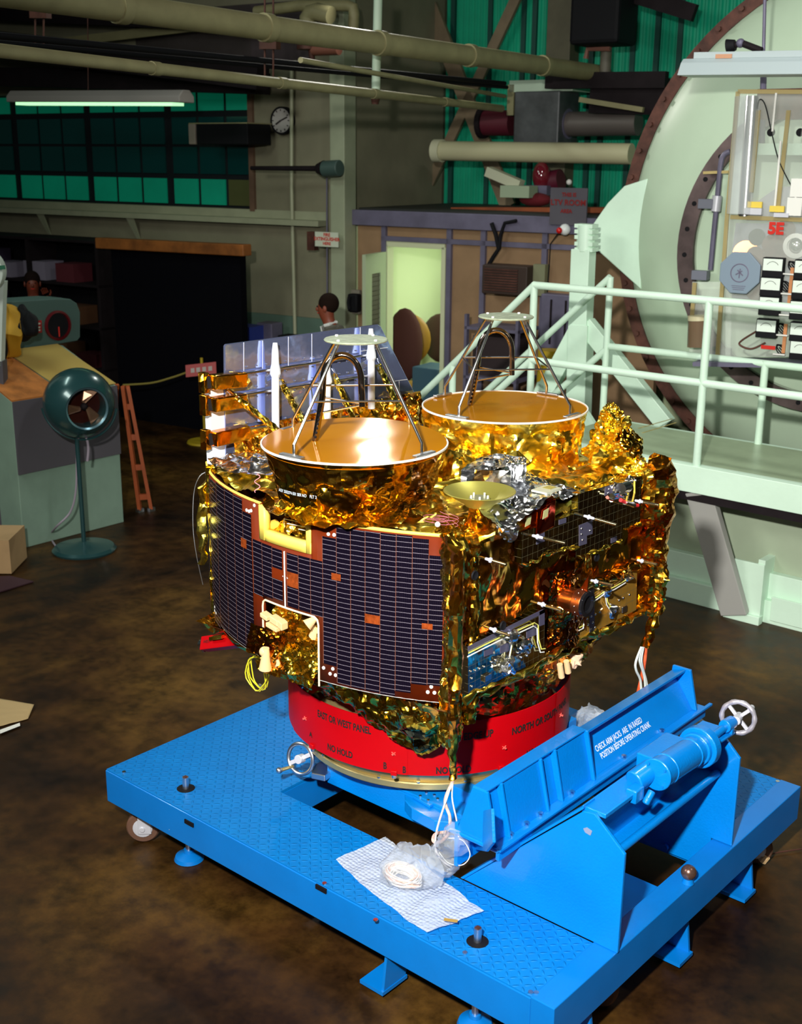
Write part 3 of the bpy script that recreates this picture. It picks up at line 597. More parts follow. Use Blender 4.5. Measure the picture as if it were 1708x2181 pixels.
# ================================================================ DOLLY
def tread_mat():
    m, t, b = newmat('blue_tread_plate'); tc = N_(t, 'ShaderNodeTexCoord')
    def Mth(op, a, bb=None, c=None):
        n = N_(t, 'ShaderNodeMath', operation=op)
        for i, x in enumerate((a, bb, c)):
            if x is None: continue
            if isinstance(x, (int, float)): n.inputs[i].default_value = x
            else: t.links.new(x, n.inputs[i])
        return n.outputs[0]
    sp = N_(t, 'ShaderNodeSeparateXYZ'); t.links.new(tc.outputs['Object'], sp.inputs[0])
    S = 34.0
    u = Mth('MULTIPLY', sp.outputs[0], S); v = Mth('MULTIPLY', sp.outputs[1], S)
    fu = Mth('SUBTRACT', Mth('FRACT', Mth('ADD', u, 1000.0)), .5); fv = Mth('SUBTRACT', Mth('FRACT', Mth('ADD', v, 1000.0)), .5)
    par = Mth('MODULO', Mth('ADD', Mth('FLOOR', Mth('ADD', u, 1000.0)), Mth('FLOOR', Mth('ADD', v, 1000.0))), 2.0)
    a = Mth('MULTIPLY', Mth('ADD', fu, fv), .7071); bb = Mth('MULTIPLY', Mth('SUBTRACT', fu, fv), .7071)
    sa = Mth('ADD', Mth('MULTIPLY', par, 6.5), Mth('MULTIPLY', Mth('SUBTRACT', 1.0, par), 2.1))
    sb = Mth('ADD', Mth('MULTIPLY', par, 2.1), Mth('MULTIPLY', Mth('SUBTRACT', 1.0, par), 6.5))
    d = Mth('ADD', Mth('POWER', Mth('ABSOLUTE', Mth('MULTIPLY', a, sa)), 2.0), Mth('POWER', Mth('ABSOLUTE', Mth('MULTIPLY', bb, sb)), 2.0))
    h = Mth('MAXIMUM', Mth('SUBTRACT', 1.0, d), 0.0)
    bp = N_(t, 'ShaderNodeBump', i_Strength=.8, i_Distance=.0035); t.links.new(h, bp.inputs['Height']); t.links.new(bp.outputs[0], b.inputs['Normal'])
    nz = N_(t, 'ShaderNodeTexNoise', i_Scale=9.0, i_Detail=9.0, i_Roughness=.75); t.links.new(tc.outputs['Object'], nz.inputs[0])
    cr = N_(t, 'ShaderNodeValToRGB'); e = cr.color_ramp.elements; e[0].position = .70; e[0].color = (.0, .195, .60, 1); e[1].position = .73; e[1].color = (.22, .32, .40, 1)
    x = e.new(.3); x.color = (.0, .155, .51, 1); t.links.new(nz.outputs['Fac'], cr.inputs[0]); t.links.new(cr.outputs[0], b.inputs['Base Color'])
    b.inputs['Roughness'].default_value = .45; b.inputs['Specular IOR Level'].default_value = .3
    return m
MT['tread'] = tread_mat()
DX0, DX1, DY0, DY1, DZ, DB = -4.18, -1.768, 2.842, 4.775, .35, .19
OX0, OX1, OY0, OY1 = -3.45, -1.86, 3.22, 4.34
dol = thing('transport_dolly', 'bright blue steel transport dolly with tread-plate deck and tilting arm under the satellite', 'dolly', ((DX0+DX1)/2, (DY0+DY1)/2, 0))
for (x0, x1, y0, y1) in ((DX0, OX1, DY0, OY0), (DX0, OX0, OY0, OY1), (DX0, OX1, OY1, DY1)):
    MB().box(x0, x1, y0, y1, DZ-.012, DZ).build('deck_plate', 'tread', dol, smooth=None)
def bx(name, x0, x1, y0, y1, z0, z1, m='blue', bev=.003, par=None): return MB().box(x0, x1, y0, y1, z0, z1).build(name, m, par or dol, smooth=None, bevel=bev)
bx('side_rail', DX0-.004, OX1, DY0-.004, DY0+.05, DB, DZ-.006)
bx('side_rail', DX0-.004, OX1, DY1-.05, DY1+.004, DB, DZ-.006)
bx('side_rail', DX0-.004, DX0+.05, DY0+.05, DY1-.05, DB, DZ-.006)
bx('end_rail', OX1, DX1+.002, DY0-.004, DY1+.004, DB, DZ+.002)
bx('inner_rail', OX0, OX1, OY0-.05, OY0-.004, DB, DZ-.014); bx('inner_rail', OX0, OX1, OY1+.004, OY1+.05, DB, DZ-.014)
bx('inner_rail', OX0-.05, OX0, OY0, OY1, DB, DZ-.014)
bx('cross_member', -2.35, OX1, 3.56, 3.86, DB, DB+.03)
bx('cross_member', -2.35, OX1, 4.14, 4.2, DB, DZ-.02)
# slots in the front rail
for px, py in ((403, 1753), (684, 1893)):
    q = PY(px, py, DY0-.006); MB().obox(q, (.028, 0, 0), (0, .004, 0), (0, 0, .009)).build('slot', 'black', dol, smooth=None)
# small screws in the deck
for px, py in ((264, 1645), (691, 1882), (990, 2030), (1656, 1665), (800, 1960), (1142, 2115), (640, 1528), (1130, 2114)):
    q = PZ(px, py, DZ+.001); MB().cyl(q, q+Vector((0, 0, .004)), .009, n=10).build('deck_screw', 'steel', dol)
# skid brackets
def bracket(x, y, along):
    b_ = MB(); 
    if along == 'x':
        b_.prism([(x, y, DB), (x, y+.16, DB), (x, y+.10, .03), (x, y-.02, .03)], (.012, 0, 0)); b_.box(x-.10, x+.015, y-.03, y+.11, .02, .035)
    else:
        b_.prism([(x, y, DB), (x-.16, y, DB), (x-.10, y, .03), (x+.02, y, .03)], (0, .012, 0)); b_.box(x-.11, x+.03, y-.09, y+.015, .02, .035)
    return b_.build('skid_bracket', 'blue', dol, smooth=None)
bracket(-2.52, DY0+.02, 'x')
for y in (3.10, 3.80, 4.36): bracket(DX1-.02, y, 'y')
# jack screws and pads
for (px, py) in ((396, 1679), (1017, 2005)):
    q = PZ(px, py, DZ); j = MB().cyl((q.x, q.y, .02), (q.x, q.y, DZ+.055), .014, n=14).build('jack_screw', 'alum', dol)
    MB().cyl((q.x, q.y, DZ+.03), (q.x, q.y, DZ+.058), .011, n=4).build('jack_head', 'rust', j)
    MB().lathe([(.0, .05), (.022, .05), (.024, .035), (.06, .018), (.066, .002), (0, .002)], (q.x, q.y, 0), n=28).build('jack_pad', 'blue', j)
    MB().lathe([(.040, DZ+.0005), (0, DZ+.0015)], (q.x, q.y, 0), n=20).build('screw_hole', 'black', dol)
    MB().cyl((q.x, q.y, .13), (q.x, q.y, .2), .03, n=14).build('jack_collar', 'blue', j)
# casters
def caster(x, y, yaw):
    R = Matrix.Rotation(yaw, 3, 'Z'); c = Vector((x, y, .075))
    k = MB().cyl((x, y, .165), (x, y, .19), .05, n=16).build('caster', 'silverpaint', dol)
    MB().lathe([(.02, -.022), (.068, -.022), (.075, -.014), (.075, .014), (.068, .022), (.02, .022)], c, R @ Vector((0, 1, 0)), 28).build('wheel', mat('brown_rubber', (.14, .07, .045), .5), k)
    f = MB()
    for sg in (-1, 1): f.obox(c+R @ Vector((.01, sg*.031, .035)), R @ Vector((.03, 0, 0)), R @ Vector((0, .003, 0)), (0, 0, .06))
    f.cyl(c-R @ Vector((0, .04, 0)), c+R @ Vector((0, .04, 0)), .013, n=10)
    f.lathe([(0, -.030), (.045, -.027), (.045, .027), (0, .030)], c, R @ Vector((0, 1, 0)), 20)
    f.build('fork', 'silverpaint', k, bevel=.002)
for x, y, a in ((-4.05, 2.93, .75), (-4.05, 4.6, .3), (-1.88, 4.62, .5), (-1.9, 3.35, .2)): caster(x, y, a)
# ball knob on the end rail
q = PZ(1470, 1882, DZ); kb = MB().cyl((q.x-.01, q.y, DZ), (q.x-.01, q.y, DZ+.02), .024, .018, 16).build('knob_collar', 'blue', dol)
MB().ball((q.x-.01, q.y, DZ+.045), .03, 20, 14).build('ball_knob', mat('worn_steel_ball', (.30, .17, .13), .25, .8), kb)
# wedge plates of the tilt base
def wedge(y, z0, xs):
    z1 = .856; p = [(-2.44, y, DZ+.003) if z0 > .3 else (-2.15, y, .17), (-1.93, y, z1-.012), (-1.885, y, z1-.006), (-1.76, y, .744), (-1.762, y, z0+.002)]
    if z0 <= .3: p = [(-2.15, y, .21), (-2.40, y, .42), (-1.93, y, z1-.012), (-1.885, y, z1-.006), (-1.775, y, .744), (-1.775, y, DZ+.004), (-1.865, y, DZ+.004), (-1.865, y, .21)]
    o = MB().prism(p, (0, .014, 0)).build('wedge_plate', 'blue_plain', dol, smooth=None, bevel=.003)
    return o
wp = wedge(OY0+.002, DZ, 0); wedge(4.12, .17, 0)
fl_ = MB(); fl_.prism([(-2.44, OY0, DZ+.004), (-1.93, OY0, .852), (-1.93, OY0, .864), (-2.455, OY0, DZ+.004)], (0, .075, 0))
fl_.build('sloping_flange', 'blue_plain', dol, smooth=None, bevel=.002)
q = PY(1251, 1771, OY0-.001); MB().prism([(q.x-.018, OY0+.001, q.z+.004), (q.x-.004, OY0+.001, q.z+.014), (q.x+.018, OY0+.001, q.z+.008), (q.x+.012, OY0+.001, q.z-.012), (q.x-.01, OY0+.001, q.z-.008)], (0, -.001, 0)).build('paint_chip', mat('bare_primer', (.22, .27, .42), .6), wp, smooth=None)
for px, py in ((1418, 1803), (1482, 1830)):
    q = PY(px, py, 4.118); MB().cyl(q, q-Vector((0, .015, 0)), .016, n=8).build('plate_bolt', 'blue_plain', dol)
# fixed channel between the wedges
ch = MB()
ch.box(-1.945, -1.85, 3.236, 4.12, .838, .856); ch.box(-1.945, -1.93, 3.236, 4.12, .63, .838)
ch.cyl((-1.862, 3.236, .652), (-1.862, 4.12, .652), .016, n=12); ch.box(-1.94, -1.86, 3.236, 4.12, .636, .652)
ch.build('fixed_channel', 'blue_plain', dol, bevel=.003)
# tilting arm
AZ, YA, YB = .651, 3.08, 4.65
arm = MB().box(-2.42, -2.184, YA, YB, AZ-.014, AZ).build('tilt_arm', 'blue_plain', dol, smooth=None, bevel=.003)
MB().box(-2.2, -2.184, YA+.01, YB, AZ-.050, AZ-.015).build('arm_lip', 'blue_plain', arm, smooth=None, bevel=.002)
MB().box(-2.184, -2.168, YA-.005, YB+.03, AZ-.002, AZ+.009).build('arm_lip', 'blue_plain', arm, smooth=None, bevel=.002)
ZL = .852
MB().prism([(-2.213, 3.74, AZ), (-2.213, 4.575, AZ), (-2.315, 4.575, .80), (-2.315, 3.74, .80)], (-.012, 0, -.004)).build('arm_web', 'blue_plain', arm, smooth=None, bevel=.002)
MB().prism([(-2.326, 3.76, .80), (-2.26, 3.76, .82), (-2.26, 4.587, .82), (-2.326, 4.587, .80)], (0, 0, .013)).build('arm_top_flange', 'blue_plain', arm, smooth=None, bevel=.003)
MB().prism([(-2.194, 4.575, AZ), (-2.238, 4.575, .835), (-2.326, 4.575, .835), (-2.343, 4.575, AZ)], (0, .015, 0)).build('arm_end_plate', 'blue_plain', arm, smooth=None, bevel=.003)
for y, xf in ((YA+.01, -2.198), (3.173, -2.198), (3.42, -2.198), (3.515, -2.198), (3.735, -2.194)):
    MB().prism([(-2.376, y, AZ), (xf, y, AZ), (xf-.046, y, ZL), (-2.31, y, ZL)], (0, .011, 0)).build('gusset', 'blue_plain', arm, smooth=None, bevel=.002)
for (y0, y1, x1, x2) in ((YA+.022, 3.173, -2.22, -2.268), (3.184, 3.42, -2.209, -2.255), (3.432, 3.515, -2.22, -2.268), (3.526, 3.735, -2.209, -2.257)):
    MB().prism([(x1, y0, AZ), (x1, y1, AZ), (x2, y1, ZL-.01), (x2, y0, ZL-.01)], (-.008, 0, -.002)).build('box_plate', 'blue_plain', arm, smooth=None, bevel=.002)
MB().prism([(-2.25, YA+.012, ZL-.004), (-2.25, 3.74, ZL-.004), (-2.31, 3.74, ZL-.004), (-2.31, YA+.012, ZL-.004)], (0, 0, .008)).build('arm_top_plate', 'blue_plain', arm, smooth=None, bevel=.002)
MB().box(-2.387, -2.371, YA+.01, 4.58, .50, ZL-.17).build('arm_back_plate', 'blue_plain', arm, smooth=None, bevel=.002)
for px, py in ((1072, 1771), (1121, 1755), (1149, 1734), (1206, 1684), (1327, 1612), (1409, 1557)):
    q = PZ(px, py, AZ+.006); q.x = max(min(q.x, -2.197), -2.206); MB().cyl(q-Vector((0, 0, .006)), q+Vector((0, 0, .009)), .011, n=6).build('arm_bolt', 'steel', arm, smooth=None)
PN = Vector((.149, 0, .102)).normalized()
def parm(px, py, off=.004):   # point on the plane of the text web
    return PL(px, py, (-2.2115, 0, AZ+.001), PN)
xd = Vector((0, 1, 0)); yd = Vector((-.102, 0, .149)).normalized()
for tx, a, b2 in (('CHECK ARM JACKS  ARE  IN RAISED', (1268, 1597), (1382, 1527)), ('POSITION BEFORE OPERATING CRANK', (1279, 1612), (1391, 1544))):
    p, q = parm(*a), parm(*b2); text(tx, .034, 'whiteink', p, xd, yd, arm, sx=(q.y-p.y)/(len(tx)*.034*.60), bold=.0006)
# rail from ring cradle
cr_ = MB(); cr_.box(-3.29, -2.50, 3.35, 3.364, .40, .515).box(-3.29, -3.275, 3.364, 4.23, .40, .515).box(-3.29, -2.50, 4.216, 4.23, .40, .515).box(-3.29, -2.42, 3.35, 4.23, .515, .527)
cr_.build('cradle_frame', 'blue_plain', dol, smooth=None, bevel=.003)
hp = [PZ(x, y, .51) for x, y in ((862, 1692), (862, 1704), (877, 1722), (925, 1748), (978, 1752), (1085, 1690), (1095, 1640), (950, 1650))]
MB().prism(hp, (0, 0, -.05)).build('cradle_nose', 'blue_plain', dol, smooth=None, bevel=.003)
MB().prism([PZ(878, 1700, .512), PZ(915, 1722, .512), PZ(955, 1700, .512), PZ(918, 1682, .512)], (0, 0, .012)).build('nose_pad', 'blue_plain', dol, smooth=None, bevel=.002)
for px, py in ((895, 1697), (912, 1706), (925, 1695), (908, 1690), (932, 1703)): q = PZ(px, py, .525); MB().cyl(q, q+Vector((0, 0, .006)), .007, n=6).build('nose_bolt', 'steel', dol)
bl = PZ(968, 1712, .50); MB().obox(bl+Vector((.04, .03, .035)), (.055, 0, 0), (0, .035, 0), (0, 0, .045)).build('cradle_block', 'blue_plain', dol, smooth=None, bevel=.003)
bl = PZ(1203, 1590, .50); MB().obox(bl+Vector((0, .0, .06)), (.035, 0, 0), (0, .03, 0), (0, 0, .08)).build('cradle_block', 'blue_plain', dol, smooth=None, bevel=.003)
MB().prism([(-2.52, 3.36, .515), (-2.39, 3.12, .60), (-2.39, 4.5, .60), (-2.52, 4.22, .515)], (0, 0, -.012)).build('arm_apron', 'blue_plain', dol, smooth=None, bevel=.002)
cn_ = Vector((-.26, -.27, 0)).normalized(); cp_ = (-2.53, 3.35, 0)
MB().prism([PL(x, y, cp_, cn_) for x, y in ((1046, 1722), (1049, 1795), (1034, 1814), (1012, 1810), (992, 1801), (975, 1792), (962, 1742))], -cn_*.012).build('arm_cheek', 'blue_plain', dol, smooth=None, bevel=.003)
# gear reducer and crank
gx = -1.83; G0, G1, S1, W1_ = PX(1397, 1650, gx), PX(1490, 1590, gx), PX(1555, 1540, gx), PX(1572, 1528, gx)
ga = (G1-G0).normalized(); gz = G0.z
def along(p, d): return p+ga*d
gb = MB().cyl(G0, G1, .056, n=28).build('gear_reducer', 'blue_plain', dol, bevel=.004)
LG = (G1-G0).length
for (y0, y1, r) in ((-.003, .008, .060), (.06, .07, .059), (LG-.09, LG-.078, .059), (LG-.022, LG+.022, .080), (LG-.045, LG-.022, .064)):
    MB().cyl(along(G0, y0), along(G0, y1), r, n=28).build('reducer_flange', 'blue_plain', gb, bevel=.004)
gr = gb
for k in range(4):
    a = k*pi/2+.7; c = along(G0, -.004)+Vector((cos(a)*.047, 0, sin(a)*.047)); MB().cyl(c, c-ga*.005, .006, n=6).build('screw', 'blue', gr)
for k in range(8):
    a = k*pi/4; c = along(G0, LG+.022)+Vector((cos(a)*.07, 0, sin(a)*.07)); MB().cyl(c, c+ga*.006, .006, n=6).build('screw', 'blue', gr)
q1, q2, q3, q4 = PX(1375, 1645, gx-.02), PX(1368, 1672, gx-.02), PX(1366, 1693, gx), PX(1374, 1712, gx)
MB().cyl(G0+ga*.03-Vector((.035, 0, .0)), q2-Vector((.035, 0, 0)), .040, n=20).cyl(q2+Vector((.03, .02, -.02)), q4, .014, n=12).obox(PX(1352, 1690, gx-.03), (.022, 0, 0), (0, .03, 0), (0, 0, .026)).build('gear_housing', 'blue_plain', dol, bevel=.005)
MB().box(-1.94, gx, G0.y+.05, G1.y-.06, gz-.03, gz+.03).build('reducer_mount', 'blue_plain', dol, smooth=None, bevel=.004)
MB().cyl(along(G1, .02), S1, .015, n=14).build('crank_shaft', 'blue_plain', dol)
MB().cyl(S1-ga*.05, S1+ga*.015, .026, n=16).bar(S1-ga*.16-Vector((0, 0, .035)), S1-Vector((0, 0, .035)), .05, .01).bar(S1-ga*.02-Vector((0, 0, .035)), S1-ga*.02, .05, .02, up=ga).bar(S1-ga*.15-Vector((0, 0, .035)), S1-ga*.15-Vector((.0, 0, .10)), .05, .02, up=ga).build('shaft_bracket', 'blue_plain', dol, bevel=.003)
wc = W1_; ax = Vector((-.25, .95, -.10)).normalized()
x_ = ax.orthogonal().normalized(); y_ = ax.cross(x_)
pts_ = [wc+x_*cos(t*2*pi/40)*.064+y_*sin(t*2*pi/40)*.064 for t in range(40)]
hw = MB().tube(pts_, [.0110 if i % 4 < 2 else .0092 for i in range(40)], 12, closed=True).build('crank_wheel', mat('lilac_cast_aluminium', (.60, .58, .66), .35, .6), dol)
MB().cyl(wc-ax*.05, wc+ax*.02, .018, n=16).bar(wc-x_*.06, wc+x_*.06, .014, .012, up=ax).bar(wc-y_*.06, wc+y_*.06, .014, .012, up=ax).build('wheel_spokes', 'silverpaint', hw, bevel=.002)
MB().cyl(wc+x_*.06+ax*.0, wc+x_*.06+ax*.03, .012, n=12).build('grip', 'silverpaint', hw)
# lock handwheel, left of the ring
wc = PY(640, 1616, 3.28); ax = Vector((.12, -.97, .2)).normalized(); x_ = Vector((0, 0, 1)); x_ = (x_-ax*x_.dot(ax)).normalized(); y_ = ax.cross(x_)
pts_ = [wc+x_*cos(t*2*pi/36)*.066+y_*sin(t*2*pi/36)*.066 for t in range(36)]
hw = MB().tube(pts_, .0085, 10, closed=True).build('lock_wheel', 'alum', dol)
e = (y_*.82-x_*.55).normalized()
MB().cyl(wc-ax*.015, wc+ax*.02, .02, n=16).bar(wc-e*.06, wc+e*.06, .018, .01, up=ax).build('wheel_spokes', 'silverpaint', hw, bevel=.002)
hq = PY(625, 1632, 3.27); MB().cyl(hq, hq+ax*.07+Vector((-.02, 0, -.01)), .006, .009, 10).build('grip_shaft', 'brass', hw)
MB().ball(hq+ax*.075+Vector((-.022, 0, -.011)), .014, 14, 10).build('grip', 'alum', hw)
MB().cyl(wc, wc-ax*.18, .010, n=10).build('lock_shaft', 'steel', dol)
lb = [PZ(x, y, .46) for x, y in ((663, 1646), (664, 1632), (684, 1620), (708, 1640), (692, 1652))]
MB().prism(lb, (0, 0, -.03)).build('lock_bracket', 'alum', dol, smooth=None, bevel=.004)

# ================================================================ RED RING
RC = Vector((-3.1, 3.80, 0)); RR = .617; RZ0, RZ1 = .655, .885
def cyl_hit(px, py, c, R):
    d = ray(px, py); o = CAM-c; a = d.x**2+d.y**2; b_ = 2*(o.x*d.x+o.y*d.y); k = o.x**2+o.y**2-R*R
    disc = b_*b_-4*a*k
    t = (-b_-math.sqrt(max(disc, 0)))/(2*a); p = CAM+d*t; return math.atan2(p.y-c.y, p.x-c.x), p.z
ring = thing('mounting_ring', 'round red mounting ring with black stencilled lettering under the gold satellite', 'ring', (RC.x, RC.y, .50))
rs = [math.radians(a) for a in (-172, -118, -58, 8, 70, 130)]
for i in range(6):
    a0 = rs[i]; a1 = rs[(i+1) % 6] if i < 5 else rs[0]+2*pi
    r0 = RR+(.003 if i % 2 else 0); o = MB().lathe([(r0-.004, RZ0), (r0, RZ0), (r0, RZ1), (r0-.004, RZ1), (r0-.004, RZ0)], RC, (0, 0, 1), 24, a0, a1, x=(1, 0, 0)).build('red_panel', 'red', ring, smooth=.4)
MB().lathe([(.50, .556), (.554, .556), (.557, .560), (.557, .582), (.553, .586), (.545, .588), (.590, .640), (.600, .660), (.57, .66), (.522, .86), (.50, .86)], RC, n=96).build('brass_flange', 'brass', ring, smooth=.5)
MB().lathe([(.44, .527), (.50, .527), (.50, .556)], RC, n=64).build('base_plate', 'blue_plain', ring, smooth=.5)
def rtext(tx, px0, py0, px1, sz, py1=None, m='ink'):
    a0, z0 = cyl_hit(px0, py0, RC, RR+.0045); a1, _ = cyl_hit(px1, py1 or py0, RC, RR+.0045)
    wd = len(tx)*sz*.60; sx = (a1-a0)*RR/wd
    def bend(x, y): t = a0+x*sx/RR; return Vector((RC.x+cos(t)*(RR+.0045), RC.y+sin(t)*(RR+.0045), z0+y))
    return text(tx, sz, m, (0, 0, 0), (1, 0, 0), (0, 0, 1), ring, bend=bend, bold=.0013)
rtext('EAST OR WEST PANEL', 676, 1519, 800, .043, 1570)
rtext('NO HOLD', 697, 1590, 745, .040, 1613)
rtext('B', 816, 1631, 824, .040); rtext('B', 857, 1640, 865, .040)
rtext('S EDGE UP', 975, 1571, 1060, .043, 1567)
rtext('NORTH OR SOUTH PANEL', 1090, 1559, 1205, .043, 1500)
rtext('NO HOLD', 1121, 1607, 1160, .040, 1588)
rtext('NO HOLD', 928, 1642, 996, .040, 1638)
rtext('A', 659, 1563, 664, .03)
for px, py in ((839, 1654), (1068, 1640), (664, 1580), (1183, 1576)):
    t_, z_ = cyl_hit(px, py, RC, RR+.004); c = Vector((RC.x+cos(t_)*(RR+.002), RC.y+sin(t_)*(RR+.002), RZ0+.004)); e = Vector((cos(t_), sin(t_), 0)); tn = Vector((-sin(t_), cos(t_), 0))
    k = MB().obox(c, tn*.013, e*.008, Vector((0, 0, .010))).build('clip', 'red', ring, bevel=.002)
    MB().cyl(c-Vector((0, 0, .024))-e*.004, c-Vector((0, 0, .010))-e*.004, .010, n=6).build('clip_nut', 'steel', k)
for px, py in ((838, 1605), (1074, 1592), (650, 1530), (1194, 1523)):
    t_, z_ = cyl_hit(px, py, RC, RR+.004); c = Vector((RC.x+cos(t_)*(RR+.004), RC.y+sin(t_)*(RR+.004), z_)); e = Vector((cos(t_), sin(t_), 0)); tn = Vector((-sin(t_), cos(t_), 0))
    k = MB()
    for s_ in (-1, 1): k.bar(c-tn*.008*s_-Vector((0, 0, .006)), c+tn*.008*s_+Vector((0, 0, .006)), .003, .003, up=e)
    k.bar(c-e*.0, c+e*.012, .006, .006); k.build('latch_hook', mat('pink_lacquer', (.75, .12, .10), .3), ring, smooth=None)
for i, a in enumerate((-1.25, -.95, -.6, -2.2, -1.8)):
    c = Vector((RC.x+cos(a)*.550, RC.y+sin(a)*.550, .586)); MB().cyl(c, c+Vector((0, 0, .006)), .008, n=8).build('flange_bolt', 'steel', ring)
# ================================================================ SATELLITE
LAMPB = Vector((-8.45, 9.35, 4.85))
sat = thing('satellite', 'box-shaped satellite in crumpled gold foil with a curved dark solar panel and two dishes', 'satellite', (-3.14, 3.80, .9))
PC = Vector((-3.155, 4.285, 0)); PR = 1.268; PZ0, PZ1 = 1.08, 1.722
def pc(px, py, R=None): return cyl_hit(px, py, PC, R or PR)
def pp(t, z, R=None): R = R or PR; return Vector((PC.x+cos(t)*R, PC.y+sin(t)*R, z))
tL = pc(445, 1150)[0]; tR = pc(946, 1300)[0]; tS = pc(609, 1220)[0]
tN0 = pc(556, 1120)[0]; tN1 = pc(664, 1140)[0]; tB0 = pc(563, 1320)[0]; tB1 = pc(681, 1400)[0]
zN = pc(609, 1163)[1]; zBt = pc(620, 1297)[1]
def panel_poly(a0, a1, z0, z1, R, nu=12):
    mb = MB()
    mb.grid(lambda u, v: pp(a0+(a1-a0)*u, z0+(z1-z0)*v, R), nu, 1); return mb
# bus: closed wrapped body behind the curved panel
XR, XL, YB_, YF = -2.44, -3.84, 4.50, 3.16
def arcpts(R, n=24): return [(PC.x+cos(t)*R, PC.y+sin(t)*R) for t in [math.radians(-121.5)+(math.radians(-58.5)-math.radians(-121.5))*i/n for i in range(n+1)]]
foot = [(XL, 3.32)]+[p for p in arcpts(PR-.13) if XL < p[0] < XR]+[(XR, 3.32), (XR, YB_), (XL, YB_)]
body = MB().prism([(x, y, 1.09) for x, y in foot], (0, 0, .615))
body.build('body_core', mat('dark_amber_core', (.10, .03, .006), .5, .6), sat, smooth=None)
# right wall foil (the large face towards the lower right)
rf = cloth(lambda u, v: Vector((XR+.012, YF+.0+(YB_-YF)*u, 1.10+.60*v)), 110, 56, 4, .035)
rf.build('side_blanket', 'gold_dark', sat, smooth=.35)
bf = cloth(lambda u, v: Vector((XL-.01, YB_-(YB_-YF-.05)*u, 1.10+.60*v)), 40, 24, 7, .03); bf.build('side_blanket', 'gold', sat, smooth=.4)
bf = cloth(lambda u, v: Vector((XR-(XR-XL)*u, YB_+.01, 1.10+.60*v)), 40, 24, 7, .03); bf.build('back_blanket', 'gold', sat, smooth=.4)
# top foil: footprint grid with bumps
def top_fn(u, v):
    x = XL+(XR-XL)*u
    yf = PC.y-math.sqrt(max(PR**2-(x-PC.x)**2, 0))+.03; yf = max(yf, 3.05) if abs(x-PC.x) < .64 else 3.20
    y = yf+(YB_-yf)*v
    z = 1.712+.03*sin(u*3.14)+.05*sin(v*3.14)
    return Vector((x, y, z))
tf = cloth(top_fn, 110, 100, 4.5, .06); tf.build('top_blanket', 'gold', sat, smooth=.35)
tf = cloth(lambda u, v: Vector((-3.83+.34*u, 3.20+.42*v-.05*sin(u*3), 1.775+.02*sin(u*6)*sin(v*5))), 36, 30, 11, .03); tf.build('top_film', 'silverfoil', sat, smooth=.4)
# underside skirt dropping into the ring
def skirt(u, v):
    a = -pi+u*2*pi+.0; x0 = cos(a); y0 = sin(a)
    k = max(abs(x0)/.69, abs(y0)/.69); xo, yo = x0/k, y0/k
    if y0 < 0: yo = max(-.79, yo*1.08)
    top = Vector((-3.14+xo, 3.83+yo*.97, 1.085)); bot = Vector((RC.x+x0*.55, RC.y+y0*.55, .87))
    w = max(v, 0)**.8; return top.lerp(bot, w)+Vector((0, 0, -.02*sin(pi*v)))
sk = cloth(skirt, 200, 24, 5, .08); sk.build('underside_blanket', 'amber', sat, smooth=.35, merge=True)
# drooping flap at the front corner
fl0 = [(-2.95, 3.05, 1.075), (-2.45, 3.17, 1.085), (-2.50, 3.22, .80), (-2.62, 3.16, .775), (-2.75, 3.14, .83)]
def flap(u, v):
    u = min(max(u, 0), 1); a = Vector((-3.15, 3.03, 1.08)).lerp(Vector((-2.46, 3.18, 1.08)), u); dz = .30*max(0, 1-abs(u-.72)/.72)**.7 if u < .72 else .30*(1-(u-.72)/.28*.75)
    return a+Vector((-.02*v, .11*v-.03*sin(pi*v), -max(dz, .06)*v))
fp = cloth(flap, 70, 26, 8, .05); fp.build('front_flap', foil('dark_olive_foil', [(.16, .09, .015), (.80, .50, .04), (.07, .07, .03)], 5, 18, .8, .4, .14), sat, smooth=.35)

# ---------------- curved solar panel
def solar_mat():
    m, t, b = newmat('solar_cells'); uv = N_(t, 'ShaderNodeUVMap')
    sp = N_(t, 'ShaderNodeSeparateXYZ'); t.links.new(uv.outputs[0], sp.inputs[0])
    def line(src, scale, wdt):
        a = N_(t, 'ShaderNodeMath', operation='MULTIPLY'); a.inputs[1].default_value = scale; t.links.new(src, a.inputs[0])
        f = N_(t, 'ShaderNodeMath', operation='FRACT'); t.links.new(a.outputs[0], f.inputs[0])
        l = N_(t, 'ShaderNodeMath', operation='LESS_THAN'); l.inputs[1].default_value = wdt; t.links.new(f.outputs[0], l.inputs[0]); return l.outputs[0]
    h = line(sp.outputs[1], 1.0, .07); v = line(sp.outputs[0], 1.0, .035); g = line(sp.outputs[0], 9.0, .22)
    base = N_(t, 'ShaderNodeMix', data_type='RGBA'); t.links.new(g, base.inputs[0]); base.inputs[6].default_value = (.003, .002, .007, 1); base.inputs[7].default_value = (.012, .007, .016, 1)
    m1 = N_(t, 'ShaderNodeMix', data_type='RGBA'); t.links.new(h, m1.inputs[0]); t.links.new(base.outputs[2], m1.inputs[6]); m1.inputs[7].default_value = (.26, .23, .28, 1)
    m2 = N_(t, 'ShaderNodeMix', data_type='RGBA'); t.links.new(v, m2.inputs[0]); t.links.new(m1.outputs[2], m2.inputs[6]); m2.inputs[7].default_value = (.18, .07, .05, 1)
    t.links.new(m2.outputs[2], b.inputs['Base Color']); b.inputs['Roughness'].default_value = .3; b.inputs['Specular IOR Level'].default_value = .2
    return m
MT['cells'] = solar_mat()
MT['kapton'] = mat('red_brown_substrate', (.15, .018, .002), .55, spec=.15, var=.12, vscale=10)
MT['rimyel'] = mat('cream_edge_foam', (1.0, .78, .13), .5)

